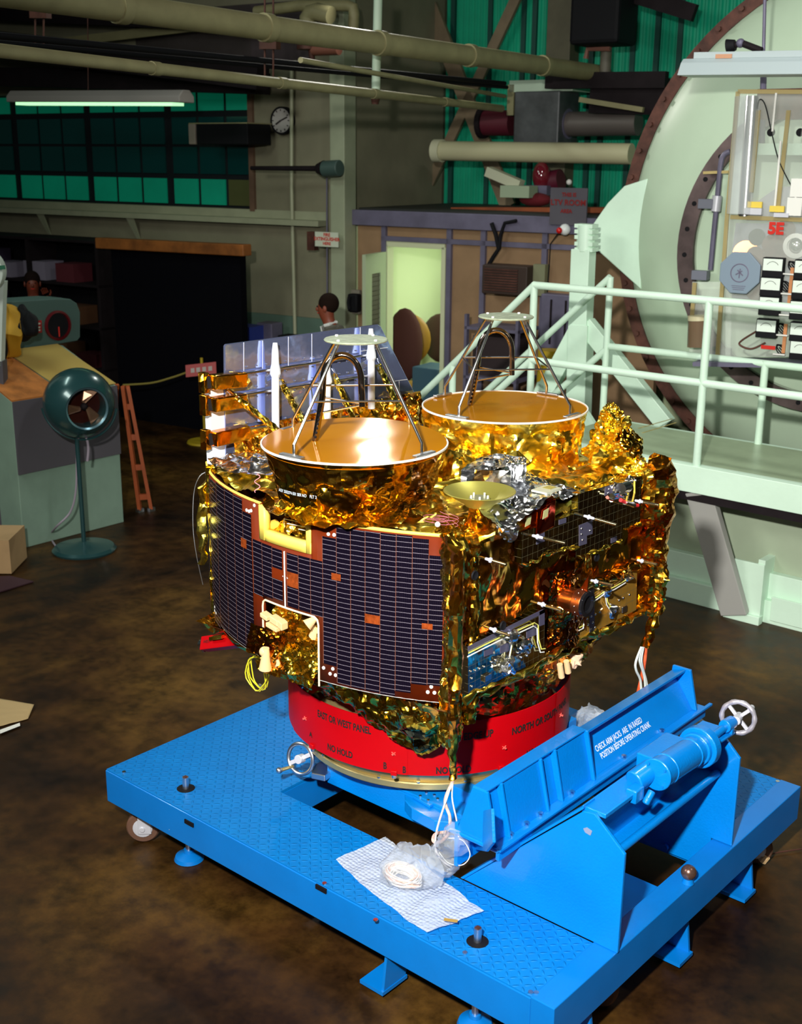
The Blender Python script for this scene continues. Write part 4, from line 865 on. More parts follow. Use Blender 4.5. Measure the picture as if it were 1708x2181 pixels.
sub = MB(); Rs = PR+.004
def strip(a0, a1, z0, z1, n=None):
    n = n or max(2, int(abs(a1-a0)*30)); sub.grid(lambda u, v: pp(a0+(a1-a0)*u, z0+(z1-z0)*v, Rs), n, 1)
cuts = [tL, tN0, tB0, tS, tN1, tB1, tR]
order = sorted(set(cuts))
for a0, a1 in zip(order[:-1], order[1:]):
    mid = (a0+a1)/2; z0 = zBt if tB0 < mid < tB1 else PZ0; z1 = zN if tN0 < mid < tN1 else PZ1
    strip(a0, a1, z0, z1)
pn = sub.build('solar_panel', 'kapton', sat, smooth=.5, merge=True)
so = pn.modifiers.new('solid', 'SOLIDIFY'); so.thickness = .018; so.offset = -1
# cells column by column, (left px, right px, top py, bottom py) in the photograph
cellcols = [(628, 700, 528, 862), (700, 775, 545, 885), (775, 852, 565, 912), (852, 938, 424, 1222), (938, 1025, 364, 1342), (1025, 1115, 376, 1368), (1115, 1208, 388, 1388),
            (1208, 1305, 398, 1410), (1305, 1405, 408, 1392), (1405, 1507, 430, 1345), (1507, 1612, 538, 1352),
            (537, 600, 496, 812), (475, 537, 470, 795), (418, 475, 445, 782), (362, 415, 275, 1100), (306, 360, 175, 1075), (252, 304, 140, 1030), (200, 250, 108, 985), (165, 198, 85, 945), (138, 163, 68, 915)]
cm = MB(); uvs = []
PITCHZ = .0192
for ci, (x0, x1, y0, y1) in enumerate(cellcols):
    X0, X1 = 400+x0*.33958, 400+x1*.33958; xm = (X0+X1)/2
    ztop = pc(xm, 1000+y0*.33958)[1]; zbot = pc(xm, 1000+y1*.33958)[1]; ym = 1000+(y0+y1)/2*.33958
    a0 = pc(X0, ym)[0]; a1 = pc(X1, ym)[0]; off = (ci*37 % 10)/10*.25
    n = 4; base = len(cm.v)
    cm.grid(lambda u, v: pp(a0+(a1-a0)*u, zbot+(ztop-zbot)*v, Rs+.0025), n, 1)
    for j in range(2):
        for i in range(n+1): uvs.append((i/n, ((zbot if j == 0 else ztop)/PITCHZ)+off))
co = cm.build('solar_cells', 'cells', pn, smooth=None)
uvl = co.data.uv_layers.new(name='UVMap')
for lp in co.data.loops: uvl.data[lp.index].uv = uvs[lp.vertex_index]
# missing cells and test patches showing the substrate
MT['patch'] = mat('bright_copper_patch', (.40, .075, .015), .3, .4, var=.4, vscale=60)
for (x0, y0, x1, y1) in ((908, 655, 966, 685), (1115, 915, 1210, 955), (1470, 965, 1538, 995), (632, 655, 700, 725), (345, 440, 378, 480)):
    X0, X1, Y0, Y1 = [400+q*.33958 for q in (x0, x1)]+[1000+q*.33958 for q in (y0, y1)]
    a0, z0 = pc(X0, Y1); a1, z1 = pc(X1, Y0)
    if z1 < z0+.012: z1 = z0+.018
    mb = MB(); mb.grid(lambda u, v: pp(a0+(a1-a0)*u, z0+(z1-z0)*v, Rs+.004), 4, 1); mb.build('bare_patch', 'patch', pn, smooth=None)
def rbar(pts, r, m, name, par=sat, n=8, closed=False): return MB().tube(pts, r, n, closed).build(name, m, par)
mb = MB(); a0, zz0 = pc(400+537*.33958, 1000+640*.33958); mb.grid(lambda u, v: pp(a0+(tS-a0)*u, zz0-.022+.044*v, Rs+.004), 4, 1); mb.build('bare_patch', 'kapton', pn, smooth=None)
# rivet heads
for x, y in ((418, 225), (370, 255), (385, 262), (398, 258), (840, 345), (882, 405), (918, 410), (1618, 430), (1618, 472), (1606, 522), (600, 668), (630, 680), (852, 1244), (910, 1250), (893, 1281), (927, 1290), (1527, 1363), (1505, 1396), (1547, 1400), (1594, 1378), (405, 1055), (397, 1082), (417, 1096), (172, 862), (172, 885), (180, 900)):
    t_, z_ = pc(400+x*.33958, 1000+y*.33958, Rs); p = pp(t_, z_, Rs); e = Vector((cos(t_), sin(t_), 0)); MB().lathe([(.0075, 0), (.0065, .003), (0, .0045)], p, e, 10).build('rivet', 'white', pn)
# yellow-white edge strip and the notches
ed = [pp(tL+(tN0-tL)*i/10, PZ1, Rs-.004) for i in range(11)]
rbar(ed, .0055, 'rimyel', 'edge_strip', pn)
ed = [pp(tN1+(tR-tN1)*i/16, PZ1, Rs-.004) for i in range(17)]
rbar(ed, .0065, 'rimyel', 'edge_strip', pn)
ed = [pp(tL+(tB0-tL)*i/12, PZ0, Rs-.004) for i in range(13)]; rbar(ed, .004, 'white', 'edge_strip', pn)
ed = [pp(tB1+(tR-tB1)*i/16, PZ0, Rs-.004) for i in range(17)]; rbar(ed, .004, 'white', 'edge_strip', pn)
rbar([pp(tS, z, Rs+.003) for z in (zBt, (zBt+zN)/2, zN-.02)], .003, 'white', 'seam_strip', pn)
rbar([pp(tR, z, Rs+.003) for z in (PZ0, PZ1)], .004, 'kapton', 'edge_strip', pn)
nt = MB(); wN = .034
i0 = tN0+wN/PR; i1 = tN1-wN*.6/PR
for (a0, a1, z0, z1) in ((tN0, i0, zN-.002, PZ1-.004), (i1, tN1, zN-.002, PZ1), (tN0, tN1, zN-.002, zN+.040)):
    nt.grid(lambda u, v: pp(a0+(a1-a0)*u, z0+(z1-z0)*v, Rs+.006), 5, 1)
no_ = nt.build('notch_frame', 'rimyel', pn, smooth=.5); so = no_.modifiers.new('s', 'SOLIDIFY'); so.thickness = .03; so.offset = -1
# recess behind the top notch: black electronics face and small round cap
rc = MB(); rc.grid(lambda u, v: pp(i0+(i1-i0)*u, zN+.03+(PZ1-zN-.03)*v, PR-.10), 5, 1); rc.build('notch_recess', 'black', sat, smooth=None)
c1 = cloth(lambda u, v: pp(i0+(i1-i0)*u, zN+.035+.05*v, PR-.03-.06*v), 24, 12, 16, .03); c1.build('notch_foil', 'gold_fine', sat, smooth=.4)
t_, z_ = pc(580, 1119, PR-.04); e = Vector((cos(t_), sin(t_), 0)); p = pp(t_, z_, PR-.06); MB().cyl(p, p+e*.04, .021, .019, 20).build('round_cap', mat('orange_cap', (.95, .55, .08), .5), sat)
fr_ = MB()
for (x0, y0, x1, y1) in ((605, 1105, 605, 1132), (605, 1105, 640, 1112), (612, 1115, 638, 1120), (638, 1120, 652, 1122), (652, 1122, 652, 1130), (636, 1127, 652, 1130), (622, 1120, 626, 1132), (607, 1098, 608, 1088), (608, 1088, 632, 1092), (632, 1092, 634, 1102)):
    A, B2 = pc(x0, y0, PR-.05), pc(x1, y1, PR-.05); fr_.cyl(pp(A[0], A[1], PR-.05), pp(B2[0], B2[1], PR-.05), .0018, n=6)
fr_.build('wire_outline', 'white', sat)
# bottom notch: white bead frame, foil and thrusters
zb_ = PZ0-.005; rr_ = .014/PR*2
bead = [pp(tB0, zb_, Rs+.002), pp(tB0, zBt-.03, Rs+.002), pp(tB0+.004, zBt-.01, Rs+.002), pp(tB0+.014, zBt, Rs+.002)]+[pp(tB0+.014+(tB1-tB0-.03)*i/8, zBt, Rs+.002) for i in range(1, 9)]+[pp(tB1-.004, zBt-.01, Rs+.002), pp(tB1, zBt-.03, Rs+.002), pp(tB1, zb_-.02, Rs+.002)]
rbar(bead, .004, mat('cream_bead', (1, .82, .55), .4), 'notch_bead', pn)
def nf(u, v):
    t = tB0+(tB1-tB0)*u; z = zBt-(zBt-PZ0+.03)*v; return pp(t, z, PR-.05+.09*v)
c1 = cloth(nf, 50, 50, 12, .05); c1.build('thruster_blanket', 'gold_fine', sat, smooth=.35)
def nf2(u, v):
    t = tB0-.035+.13*u; z = pc(590, 1330)[1]-.02-(.11)*v-.03*u; return pp(t, z, PR+.035+.02*v-.02*sin(u*3))
c1 = cloth(nf2, 36, 30, 12, .03); c1.build('thruster_flap', 'gold_dark', sat, smooth=.35)
MT['ceramic'] = mat('cream_ceramic', (.85, .58, .30), .4)
def nozzle(px0, py0, px1, py1, r0, r1, R=PR+.05, dR=0, name='thruster_nozzle'):
    a = pc(px0, py0, R); b2 = pc(px1, py1, R+dR); A = pp(a[0], a[1], R); B2 = pp(b2[0], b2[1], R+dR); d = (B2-A).normalized(); L = (B2-A).length
    return MB().lathe([(0, 0), (r0, 0), (r1, L), (r1*.82, L), (r0*.4, L*.3), (0, L*.3)], A, d, 24).build(name, 'ceramic', sat, smooth=.5)
nozzle(672, 1317, 653, 1332, .010, .024, PR, .03)
nozzle(567, 1380, 565, 1425, .012, .026, PR+.05, .0)
nozzle(677, 1337, 668, 1356, .016, .02, PR-.02, .0)
a = pc(563, 1388, PR+.05); MB().ball(pp(a[0], a[1], PR+.05), .021, 14, 10).build('thruster_ball', 'ceramic', sat)
for (x, y, w_, h_) in ((576, 1309, .03, .011), (597, 1318, .034, .016), (610, 1327, .02, .018), (592, 1331, .045, .011)):
    a = pc(x, y, PR+.0); p = pp(a[0], a[1], PR+.02); MB().obox(p, (w_*.7, -.002, -.004), (0, .018, 0), (0, 0, h_*.8)).build('valve_block', 'ceramic', sat, smooth=None, bevel=.003)
a = pc(593, 1421, PR+.02); p = pp(a[0], a[1], PR+.02); MB().cyl(p+Vector((0, 0, .035)), p-Vector((0, 0, .035)), .013, .016, 14).build('thruster_nozzle', 'ceramic', sat)

# ---------------- corner wraps (upright foil bundles)
def wrap(cx, cy, r, z0, z1, m, name, s=14, a=.03, taper=1.0, parent=None, bow=0):
    def fn(u, v):
        z = z0+(z1-z0)*v; rr = r*(1+.15*sin(v*9))*(taper+(1-taper)*v)
        return Vector((cx+bow*sin(v*pi)+cos(u*2*pi)*rr, cy+sin(u*2*pi)*rr, z))
    e = 1e-3; mb = MB()
    def f(u, v):
        p = fn(u, v); n = Vector((cos(u*2*pi), sin(u*2*pi), 0)); return p+n*crumple(p, s, a)
    mb.grid(f, 28, int((z1-z0)/.012)); return mb.build(name, m, parent or sat, smooth=.4, merge=True)
wrap(-2.475, 3.165, .040, .93, 1.74, 'gold_fine', 'corner_wrap')
wrap(-2.435, 3.215, .030, 1.02, 1.70, 'gold_dark', 'corner_wrap')
wrap(-3.84, 3.23, .022, 1.06, 1.74, 'gold_fine', 'corner_wrap', 16, .012)
wrap(-2.405, 4.46, .062, 1.10, 1.72, 'amber', 'corner_wrap', 12, .06)
p0 = [PX(1400, 985, -2.40), PX(1418, 1010, -2.39), PX(1421, 1050, -2.38), PX(1412, 1110, -2.38), PX(1406, 1180, -2.38), PX(1398, 1250, -2.38), PX(1392, 1310, -2.38), PX(1386, 1340, -2.38), PX(1375, 1378, -2.38)]
def fat(pts, rs_, m, name, a=.02, s=22, n=14):
    P = []; 
    for i in range(len(pts)-1):
        for k in range(8): P.append((pts[i].lerp(pts[i+1], k/8), rs_[i]+(rs_[i+1]-rs_[i])*k/8))
    P.append((pts[-1], rs_[-1])); mb = MB().tube([p for p, _ in P], [r for _, r in P], n)
    mb.v = [v+noise.noise_vector(v*s)*a for v in mb.v]; return mb.build(name, m, sat, smooth=.4)
fat(p0, [.05, .045, .042, .038, .035, .03, .028, .024, .016], 'amber', 'harness_wrap')
hc = [PY(957, 1140, 3.12), PY(975, 1175, 3.10), PY(972, 1300, 3.09), PY(968, 1450, 3.09), PY(966, 1530, 3.10), PY(964, 1600, 3.12), PY(964, 1660, 3.13)]
fat(hc, [.022, .026, .026, .024, .018, .016, .013], 'amber', 'harness_wrap', .012, 30, 10)
fat([PX(448, 1005, -3.86), PX(432, 1040, -3.87), PX(428, 1120, -3.87), PX(432, 1200, -3.87)], [.012, .022, .02, .015], 'gold', 'harness_wrap')
# edge foil along the top of the right wall and along its bottom
def edge_roll(a, b_, r, m, name):
    P = [a.lerp(b_, i/40) for i in range(41)]; mb = MB().tube(P, r, 12); mb.v = [v+noise.noise_vector(v*18)*.022 for v in mb.v]; return mb.build(name, m, sat, smooth=.4)
edge_roll(Vector((-2.45, 3.2, 1.70)), Vector((-2.45, 4.45, 1.715)), .028, 'gold', 'edge_roll')
edge_roll(Vector((-2.43, 3.2, 1.095)), Vector((-2.43, 4.45, 1.095)), .012, 'gold', 'edge_roll')

# ---------------- antennas
def antenna(cx, cy, z, R, zb, rb, label, lean, dark, feedyaw, tilt=0):
    an = bpy.data.objects.new('dish_antenna', None); COL.objects.link(an); an.parent = sat; an.location = (0, 0, 0); ORG[an.name] = ORG['satellite']; an['label'] = label
    C_ = Vector((cx, cy, z)); gsl = (0, 0)
    if tilt:   # film tilted so the added lamp's glare mirrors towards the camera
        P_ = PZ(797, 943, z); d_ = (P_-CAM).normalized(); n_ = ((LAMPB-P_).normalized()-d_).normalized(); gsl = (-n_.x/n_.z, -n_.y/n_.z)
    def cover(u, v):
        r = R*v; a = u*2*pi; return C_+Vector((cos(a)*r, sin(a)*r, gsl[0]*cos(a)*r+gsl[1]*sin(a)*r+.0012*sin(cos(a)*r*9+1)*cos(sin(a)*r*7)+.001*noise.noise(Vector((cos(a)*r*9, sin(a)*r*3, cx)))))
    mb = MB().grid(cover, 64, 20); mb.build('antenna_cover', 'film', an, smooth=1.2, merge=True)
    MB().lathe([(R-.001, -.006), (R+.003, -.004), (R+.003, .003), (R-.003, .003), (R-.003, -.004)], C_, n=96).build('antenna_rim', 'white', an, smooth=.5)
    def side(u, v):
        a = u*2*pi; r = R+(rb-R)*max(v, 0)**1.2; zz = z-.006+(zb-z)*v; return Vector((cx+cos(a)*r, cy+sin(a)*r, zz))
    mb = MB(); 
    def f(u, v):
        p = side(u, v); k = min(1, v*5); n = Vector((cos(u*2*pi), sin(u*2*pi), 0)); return p+n*crumple(p, 6, .05)*k
    mb.grid(f, 160, 30); mb.build('drum_blanket', dark, an, smooth=.35, merge=True)
    def frill(u, v):
        a = u*2*pi; r = rb-.03+.10*v; return Vector((cx+cos(a)*r, cy+sin(a)*r, zb+.04*(1-v)**2))
    mb = MB()
    def f2(u, v): p = frill(u, v); return p+Vector((0, 0, 1))*crumple(p, 7, .05)
    mb.grid(f2, 150, 14); mb.build('drum_skirt', 'gold_fine', an, smooth=.35, merge=True)
    # tripod frame
    zt = z+.385; rt = .118; T = C_+Vector((lean[0], lean[1], zt-z))
    pl = MB().lathe([(0, .004), (rt, .004), (rt+.003, 0), (rt, -.004), (0, -.004)], T, n=40).build('top_disc', mat('greenish_plate', (.36, .42, .30), .55, .3, var=.3, vscale=30), an, smooth=.4)
    ring_pts = []
    for k in range(4):
        a = feedyaw+k*pi/2; e = Vector((cos(a), sin(a), 0)); foot = C_+e*(R-.028); top = T+e*(rt-.02)-Vector((0, 0, .004))
        kn = foot+Vector((0, 0, .045))
        leg = MB().tube([foot+Vector((0, 0, .004)), kn, top], .0062, 10).build('strut', 'steel', an)
        MB().cyl(top, top+Vector((0, 0, .014)), .006, n=8).build('strut_nut', 'white', leg)
        tn = Vector((-e.y, e.x, 0)); MB().obox(foot+e*.012+Vector((0, 0, .007)), tn*.055, e*.011, Vector((0, 0, .004))).build('foot_plate', 'alum', leg, smooth=None, bevel=.001)
        ring_pts.append(kn.lerp(top, .42))
    MB().tube(ring_pts, .004, 8, closed=True).build('hoop', 'steel', an)
    # hooked feed tube
    e = Vector((_rt.x, _rt.y, 0)).normalized(); b0 = C_-e*.165+Vector((.0, .02, 0)); pts = [b0, b0+e*.03+Vector((0, 0, .17))]
    cc_ = b0+e*.105+Vector((0, 0, .235))
    for i in range(15): a = pi-i*pi/14; pts.append(cc_+e*cos(a)*.072+Vector((0, 0, sin(a)*.095)))
    pts.append(cc_+e*.075-Vector((0, 0, .10)))
    fd = MB().tube(pts, .0125, 14).build('feed_tube', mat('dark_chrome', (.42, .34, .30), .12, 1), an)
    for k in range(9):
        p = pts[0].lerp(pts[1], .1+k*.1); q = (ray(854, 900)*-1); q.z = 0; q.normalize()
        MB().ball(p+q*.0125, .005, 8, 6).build('tube_hole', 'black', fd)
    j = pts[1]; MB().cyl(j, pts[-1]+Vector((0, 0, .01)), .004, n=8).cyl(pts[-1]+Vector((0, 0, .005)), j-Vector((0, 0, .06)), .004, n=8).build('brace_rod', 'steel', fd)
    return an
antenna(-3.062, 3.285, 1.96, .355, 1.735, .285, 'front left antenna with dark foil drum and added lamp glare on its orange cover', (-.02, .03), 'gold_dark', .02, 1)
antenna(-3.055, 4.243, 1.96, .361, 1.735, .335, 'rear right antenna with bright crumpled gold drum', (-.03, .03), 'gold', .02)
t0 = PL(594, 1046, (-3.062, 3.285-.33, 0), (.66, -.75, 0))
def lab(x, y):
    a = cyl_hit(594, 1043, Vector((-3.062, 3.285, 0)), .352); return Vector((-3.062+cos(a[0]+x/.352)*.352, 3.285+sin(a[0]+x/.352)*.352, a[1]+y))
text('ASSY 2502374-501 SER NO    FLT 2', .016, 'whiteink', (0, 0, 0), (1, 0, 0), (0, 0, 1), sat, bend=lab, name='drum_lettering', sx=.75)

# ---------------- top deck pieces
# silver boxes
def silverbox(pts, z0, z1, name='silver_box'):
    P = [PZ(x, y, z1) for x, y in pts]; P = [Vector((p.x, p.y, 0)) for p in P]; n = len(P); mb = MB()
    def fn(u, v):
        k = u*n; i = int(k) % n; f = k-int(k); p = P[i].lerp(P[(i+1) % n], f); return Vector((p.x, p.y, z0+(z1-z0)*v))
    mb.grid(lambda u, v: (lambda p: p+Vector((1, -1, 0))*crumple(p, 25, .012))(fn(min(u, .99999), v)), 64, 10)
    c = sum(P, Vector((0, 0, 0)))/n
    mb.grid(lambda u, v: (lambda p: Vector((c.x+(p.x-c.x)*v, c.y+(p.y-c.y)*v, z1+crumple(Vector((c.x+(p.x-c.x)*v, c.y+(p.y-c.y)*v, 5)), 22, .02))))(fn(min(u, .99999), 1)), 64, 10)
    return mb.build(name, 'silverfoil', sat, smooth=.5)
silverbox([(982, 1000), (1090, 1003), (1090, 985), (1121, 985), (1118, 974), (1060, 966), (1020, 975)], 1.73, 1.865)
silverbox([(1075, 990), (1121, 990), (1121, 976), (1085, 972)], 1.73, 1.875)
for px, py in ((1062, 973), (1042, 988)):
    q = PZ(px, py, 1.872); MB().lathe([(.028, 0), (.024, .008), (.018, .003), (0, .002)], q, n=20).build('silver_ring', 'alum', sat)
SVC = [PZ(*q, 1.80) for q in ((1000, 1078), (1062, 1112), (1243, 1028), (1118, 1000))]
sv = cloth(lambda u, v: SVC[0].lerp(SVC[1], u).lerp(SVC[3].lerp(SVC[2], u), v)+Vector((0, 0, .015*sin(v*9+u*3)-.02*u)), 34, 70, 9, .035); sv.build('silver_sheet', 'silverfoil', sat, smooth=.4)
pn2 = [PZ(1091, 954, 1.86), PZ(1122, 960, 1.86)]
a_, b2 = PX(1088, 985, -2.86), PX(1123, 990, -2.86); MB().prism([a_, b2, b2+Vector((0, 0, .075)), a_+Vector((0, 0, .08))], (.004, 0, 0)).build('gold_plate', 'gold_smooth', sat, smooth=None)
# conical horn on its can
hz = 1.84; hc_ = PZ(1021, 1058, hz); hc_ = Vector((hc_.x, hc_.y, 0))
can = MB(); 
def canf(u, v): a = u*2*pi; r = .046+.008*sin(v*5); p = Vector((hc_.x+cos(a)*r, hc_.y+sin(a)*r, 1.63+.185*v)); return p+Vector((cos(a), sin(a), 0))*crumple(p, 22, .015)
can.grid(canf, 40, 24); cn = can.build('horn_can', 'amber', sat, smooth=.4, merge=True)
MB().lathe([(0, 0), (.05, 0), (.056, .008), (.128, .052), (.130, .054), (.128, .056), (.052, .014), (.0, .012)], (hc_.x, hc_.y, 1.808), n=64).build('horn_cone', mat('olive_brass', (.46, .42, .09), .38, .7, var=.1, vscale=6), cn, smooth=.5)
MB().lathe([(0, .03), (.036, .03), (.038, .026), (.038, .02), (.044, .018), (.046, .012)], (hc_.x, hc_.y, 1.808), n=40).build('horn_plate', mat('pale_plate', (.55, .56, .36), .3, .8), cn, smooth=.5)
for a in (0.3, 1.6, 2.9, 4.2, 5.4): p = Vector((hc_.x+cos(a)*.032, hc_.y+sin(a)*.032, 1.838)); MB().cyl(p, p+Vector((0, 0, .01)), .0035, n=8).build('horn_screw', 'white', cn)
# patch antenna and red box
q = PZ(1164, 1043, 1.80); MB().obox(q, (.035, 0, 0), (0, .05, 0), (0, 0, .004)).build('patch_antenna', mat('pale_patch', (.55, .57, .45), .4, .2), sat, smooth=None)
MB().obox(q+Vector((0, .02, .005)), (.018, 0, 0), (0, .022, 0), (0, 0, .0006)).build('patch_mark', mat('olive_patch', (.35, .30, .08), .4), sat, smooth=None)
wrap(q.x, q.y, .026, 1.60, 1.795, 'amber', 'patch_post', 18, .01)
a_ = PX(1155, 1100, XR+.03); MB().obox(a_, (.02, 0, 0), (0, .06, .006), (0, 0, .055)).build('red_film_box', foil('red_amber_film', [(.55, .03, .005), (.7, .06, .01), (.85, .2, .02)], 6, 20, .25, .1, .15), sat, smooth=None, bevel=.006)
for px, py in ((1125, 1110), (1162, 1094)):
    p = PX(px, py, XR+.054); MB().obox(p, (.0008, 0, 0), (0, .016, .002), (0, .003, .016)).build('tape_tab', mat('pale_olive_tape', (.45, .45, .20), .4), sat, smooth=None)
# crumpled foil hood
def blob(c, rx_, ry_, rz_, m, name, s=9, a=.09, tilt=0):
    mb = MB(); c = Vector(c)
    def f(u, v):
        t = u*2*pi; p_ = v*pi; n = Vector((sin(p_)*cos(t), sin(p_)*sin(t), cos(p_)))
        k = n+Vector((tilt*max(n.z, 0), 0, 0)); p = c+Vector((k.x*rx_, k.y*ry_, k.z*rz_)); return p+n*crumple(p, s, a)
    mb.grid(f, 70, 50); return mb.build(name, m, sat, smooth=.35, merge=True)
hx = PX(1305, 950, -2.62)
blob((hx.x, hx.y, 1.80), .11, .13, .10, 'gold', 'foil_hood')
blob(PX(1300, 930, -2.62), .07, .085, .13, 'gold', 'foil_hood', 12)
blob(PX(1303, 893, -2.60), .045, .04, .07, 'gold_fine', 'foil_hood', 16, .05)
blob(PX(1330, 950, -2.56), .07, .08, .085, 'gold_dark', 'foil_hood', 10, .04)
blob((-2.50, 4.42, 1.70), .10, .12, .07, 'gold', 'foil_hood', 10, .07)
blob((-2.50, 4.10, 1.715), .06, .25, .035, 'gold_fine', 'foil_hood', 14, .05)
blob((-2.95, 3.77, 1.74), .14, .22, .09, 'gold', 'foil_hood', 8, .09)
blob((-2.55, 3.28, 1.70), .08, .10, .04, 'gold_fine', 'foil_hood', 14, .05)
# small pink wire coils
for px, py in ((928, 1113), (948, 1117)):
    c = PZ(px, py, 1.765); pts = [c+Vector((cos(i*.5)*(.045+.006*sin(i)), sin(i*.5)*(.040+.006*cos(i*1.7)), .012*i/12)) for i in range(30)]
    rbar(pts, .0009, mat('pink_wire', (.45, .12, .16), .5), 'wire_coil', sat, 5)
q = PZ(932, 1117, 1.775); MB().ball(q, .010).build('wire_connector', 'white', sat)
pts = [PZ(548+6*sin(i*.9), 1010+i*3, 1.80-i*.004) for i in range(14)]; rbar(pts, .002, mat('pink_wire_b', (.6, .25, .3), .5), 'wire_coil', sat, 5)

# ---------------- right wall equipment
MT['mirror'] = None
def mirror_mat(name, tint, scale, rough=.05, met=1.0):
    m, t, b = newmat(name); tc = N_(t, 'ShaderNodeTexCoord'); sp = N_(t, 'ShaderNodeSeparateXYZ'); t.links.new(tc.outputs['Object'], sp.inputs[0])
    outs = []
    for ax_ in (1, 2):
        a = N_(t, 'ShaderNodeMath', operation='MULTIPLY'); a.inputs[1].default_value = scale; t.links.new(sp.outputs[ax_], a.inputs[0])
        a2 = N_(t, 'ShaderNodeMath', operation='ADD'); a2.inputs[1].default_value = 500.0; t.links.new(a.outputs[0], a2.inputs[0])
        f = N_(t, 'ShaderNodeMath', operation='FRACT'); t.links.new(a2.outputs[0], f.inputs[0]); l = N_(t, 'ShaderNodeMath', operation='LESS_THAN'); l.inputs[1].default_value = .03; t.links.new(f.outputs[0], l.inputs[0]); outs.append(l.outputs[0])
    mx = N_(t, 'ShaderNodeMath', operation='MAXIMUM'); t.links.new(outs[0], mx.inputs[0]); t.links.new(outs[1], mx.inputs[1])
    c = N_(t, 'ShaderNodeMix', data_type='RGBA'); t.links.new(mx.outputs[0], c.inputs[0]); c.inputs[6].default_value = (*tint, 1); c.inputs[7].default_value = (.12, .11, .06, 1); t.links.new(c.outputs[2], b.inputs['Base Color'])
    k = N_(t, 'ShaderNodeMath', operation='MULTIPLY'); k.inputs[1].default_value = -met*.9; t.links.new(mx.outputs[0], k.inputs[0]); k2 = N_(t, 'ShaderNodeMath', operation='ADD'); k2.inputs[1].default_value = met; t.links.new(k.outputs[0], k2.inputs[0]); t.links.new(k2.outputs[0], b.inputs['Metallic'])
    # each tile tilted a hair
    vn = N_(t, 'ShaderNodeTexVoronoi', i_Scale=scale, i_Randomness=0.0); t.links.new(tc.outputs['Object'], vn.inputs['Vector'])
    q = N_(t, 'ShaderNodeVectorMath', operation='SUBTRACT'); q.inputs[1].default_value = (.5, .5, .5); t.links.new(vn.outputs['Color'], q.inputs[0]); r = N_(t, 'ShaderNodeVectorMath', operation='SCALE'); r.inputs['Scale'].default_value = .035; t.links.new(q.outputs[0], r.inputs[0])
    g = N_(t, 'ShaderNodeNewGeometry'); ad = N_(t, 'ShaderNodeVectorMath', operation='ADD'); t.links.new(g.outputs['Normal'], ad.inputs[0]); t.links.new(r.outputs[0], ad.inputs[1]); no = N_(t, 'ShaderNodeVectorMath', operation='NORMALIZE'); t.links.new(ad.outputs[0], no.inputs[0]); t.links.new(no.outputs[0], b.inputs['Normal'])
    b.inputs['Roughness'].default_value = rough; return m
MT['mirror'] = mirror_mat('mirror_tiles', (.62, .58, .42), 30.0)
MT['mirror_gold'] = mirror_mat('gold_mirror_tiles', (.62, .33, .05), 20.0, .12, .6)
XM = XR+.045
def face_panel(pts, m, name, x=XM, th=.03, bev=0): return MB().prism([PX(px, py, x) for px, py in pts], (-th, 0, 0)).build(name, m, sat, smooth=None, bevel=bev)
up_ = face_panel([(1110, 1134), (1231, 1092), (1231, 1052), (1367, 1014), (1363, 1112), (1326, 1127), (1324, 1151), (1226, 1188), (1226, 1163), (1110, 1200)], 'mirror', 'upper_radiator')
lp_ = face_panel([(997, 1377), (1160, 1296), (1160, 1400), (997, 1482)], 'mirror', 'lower_radiator')
rp_ = face_panel([(1240, 1258), (1357, 1212), (1355, 1299), (1233, 1362)], 'mirror_gold', 'gold_radiator')
MT['violet'] = mat('violet_grey_panel', (.10, .095, .16), .35, .3)
def patch(pts, m, name, par, x=XM+.002, th=.002): return MB().prism([PX(px, py, x) for px, py in pts], (-th, 0, 0)).build(name, m, par, smooth=None)
for pts in ([(1234, 1119), (1262, 1108), (1262, 1137), (1250, 1141), (1250, 1158), (1234, 1163)], [(1191, 1108), (1206, 1103), (1206, 1113), (1191, 1118)], [(1143, 1140), (1160, 1133), (1160, 1153), (1143, 1160)], [(1290, 1038), (1306, 1032), (1304, 1050), (1288, 1056)], [(1302, 1147), (1314, 1142), (1314, 1152), (1302, 1157)]):
    patch(pts, 'violet', 'blanking_plate', up_)
for pts in ([(997, 1377), (1160, 1296), (1160, 1305), (997, 1387)], [(1149, 1303), (1160, 1297), (1160, 1330), (1149, 1334)], [(1032, 1386), (1050, 1378), (1050, 1392), (1032, 1399)], [(1066, 1377), (1084, 1368), (1084, 1386), (1066, 1392)], [(1122, 1340), (1143, 1330), (1143, 1352), (1122, 1360)]):
    patch(pts, 'violet', 'blanking_plate', lp_)
patch([(1256, 1257), (1266, 1253), (1266, 1342), (1256, 1347)], 'violet', 'blanking_plate', rp_)
def dots(pts, par, m='steel', r=.005, name='rivet', x=XM+.002):
    for px, py in pts: p = PX(px, py, x); MB().ball(p, r, 8, 6).build(name, m, par)
dots([(1238, 1126), (1238, 1138), (1240, 1150), (1256, 1130), (1296, 1042), (1300, 1036), (1294, 1050)], up_)
dots([(1003, 1430), (1012, 1428), (1021, 1424), (1031, 1420), (1005, 1445), (1047, 1410), (1056, 1406), (1005, 1462), (1103, 1390), (1110, 1400), (1115, 1386), (1122, 1396), (1130, 1380), (1138, 1376)], lp_)
dots([(1250, 1318), (1259, 1313), (1268, 1308), (1277, 1303), (1252, 1330), (1262, 1326), (1318, 1278), (1327, 1273), (1340, 1266), (1258, 1340), (1267, 1336), (1300, 1287)], rp_)
edge_roll(PX(1110, 1203, XM), PX(1228, 1160, XM), .006, 'gold_fine', 'edge_roll'); edge_roll(PX(1228, 1190, XM), PX(1324, 1154, XM), .007, 'gold_fine', 'edge_roll'); edge_roll(PX(1326, 1129, XM), PX(1363, 1114, XM), .006, 'gold_fine', 'edge_roll')
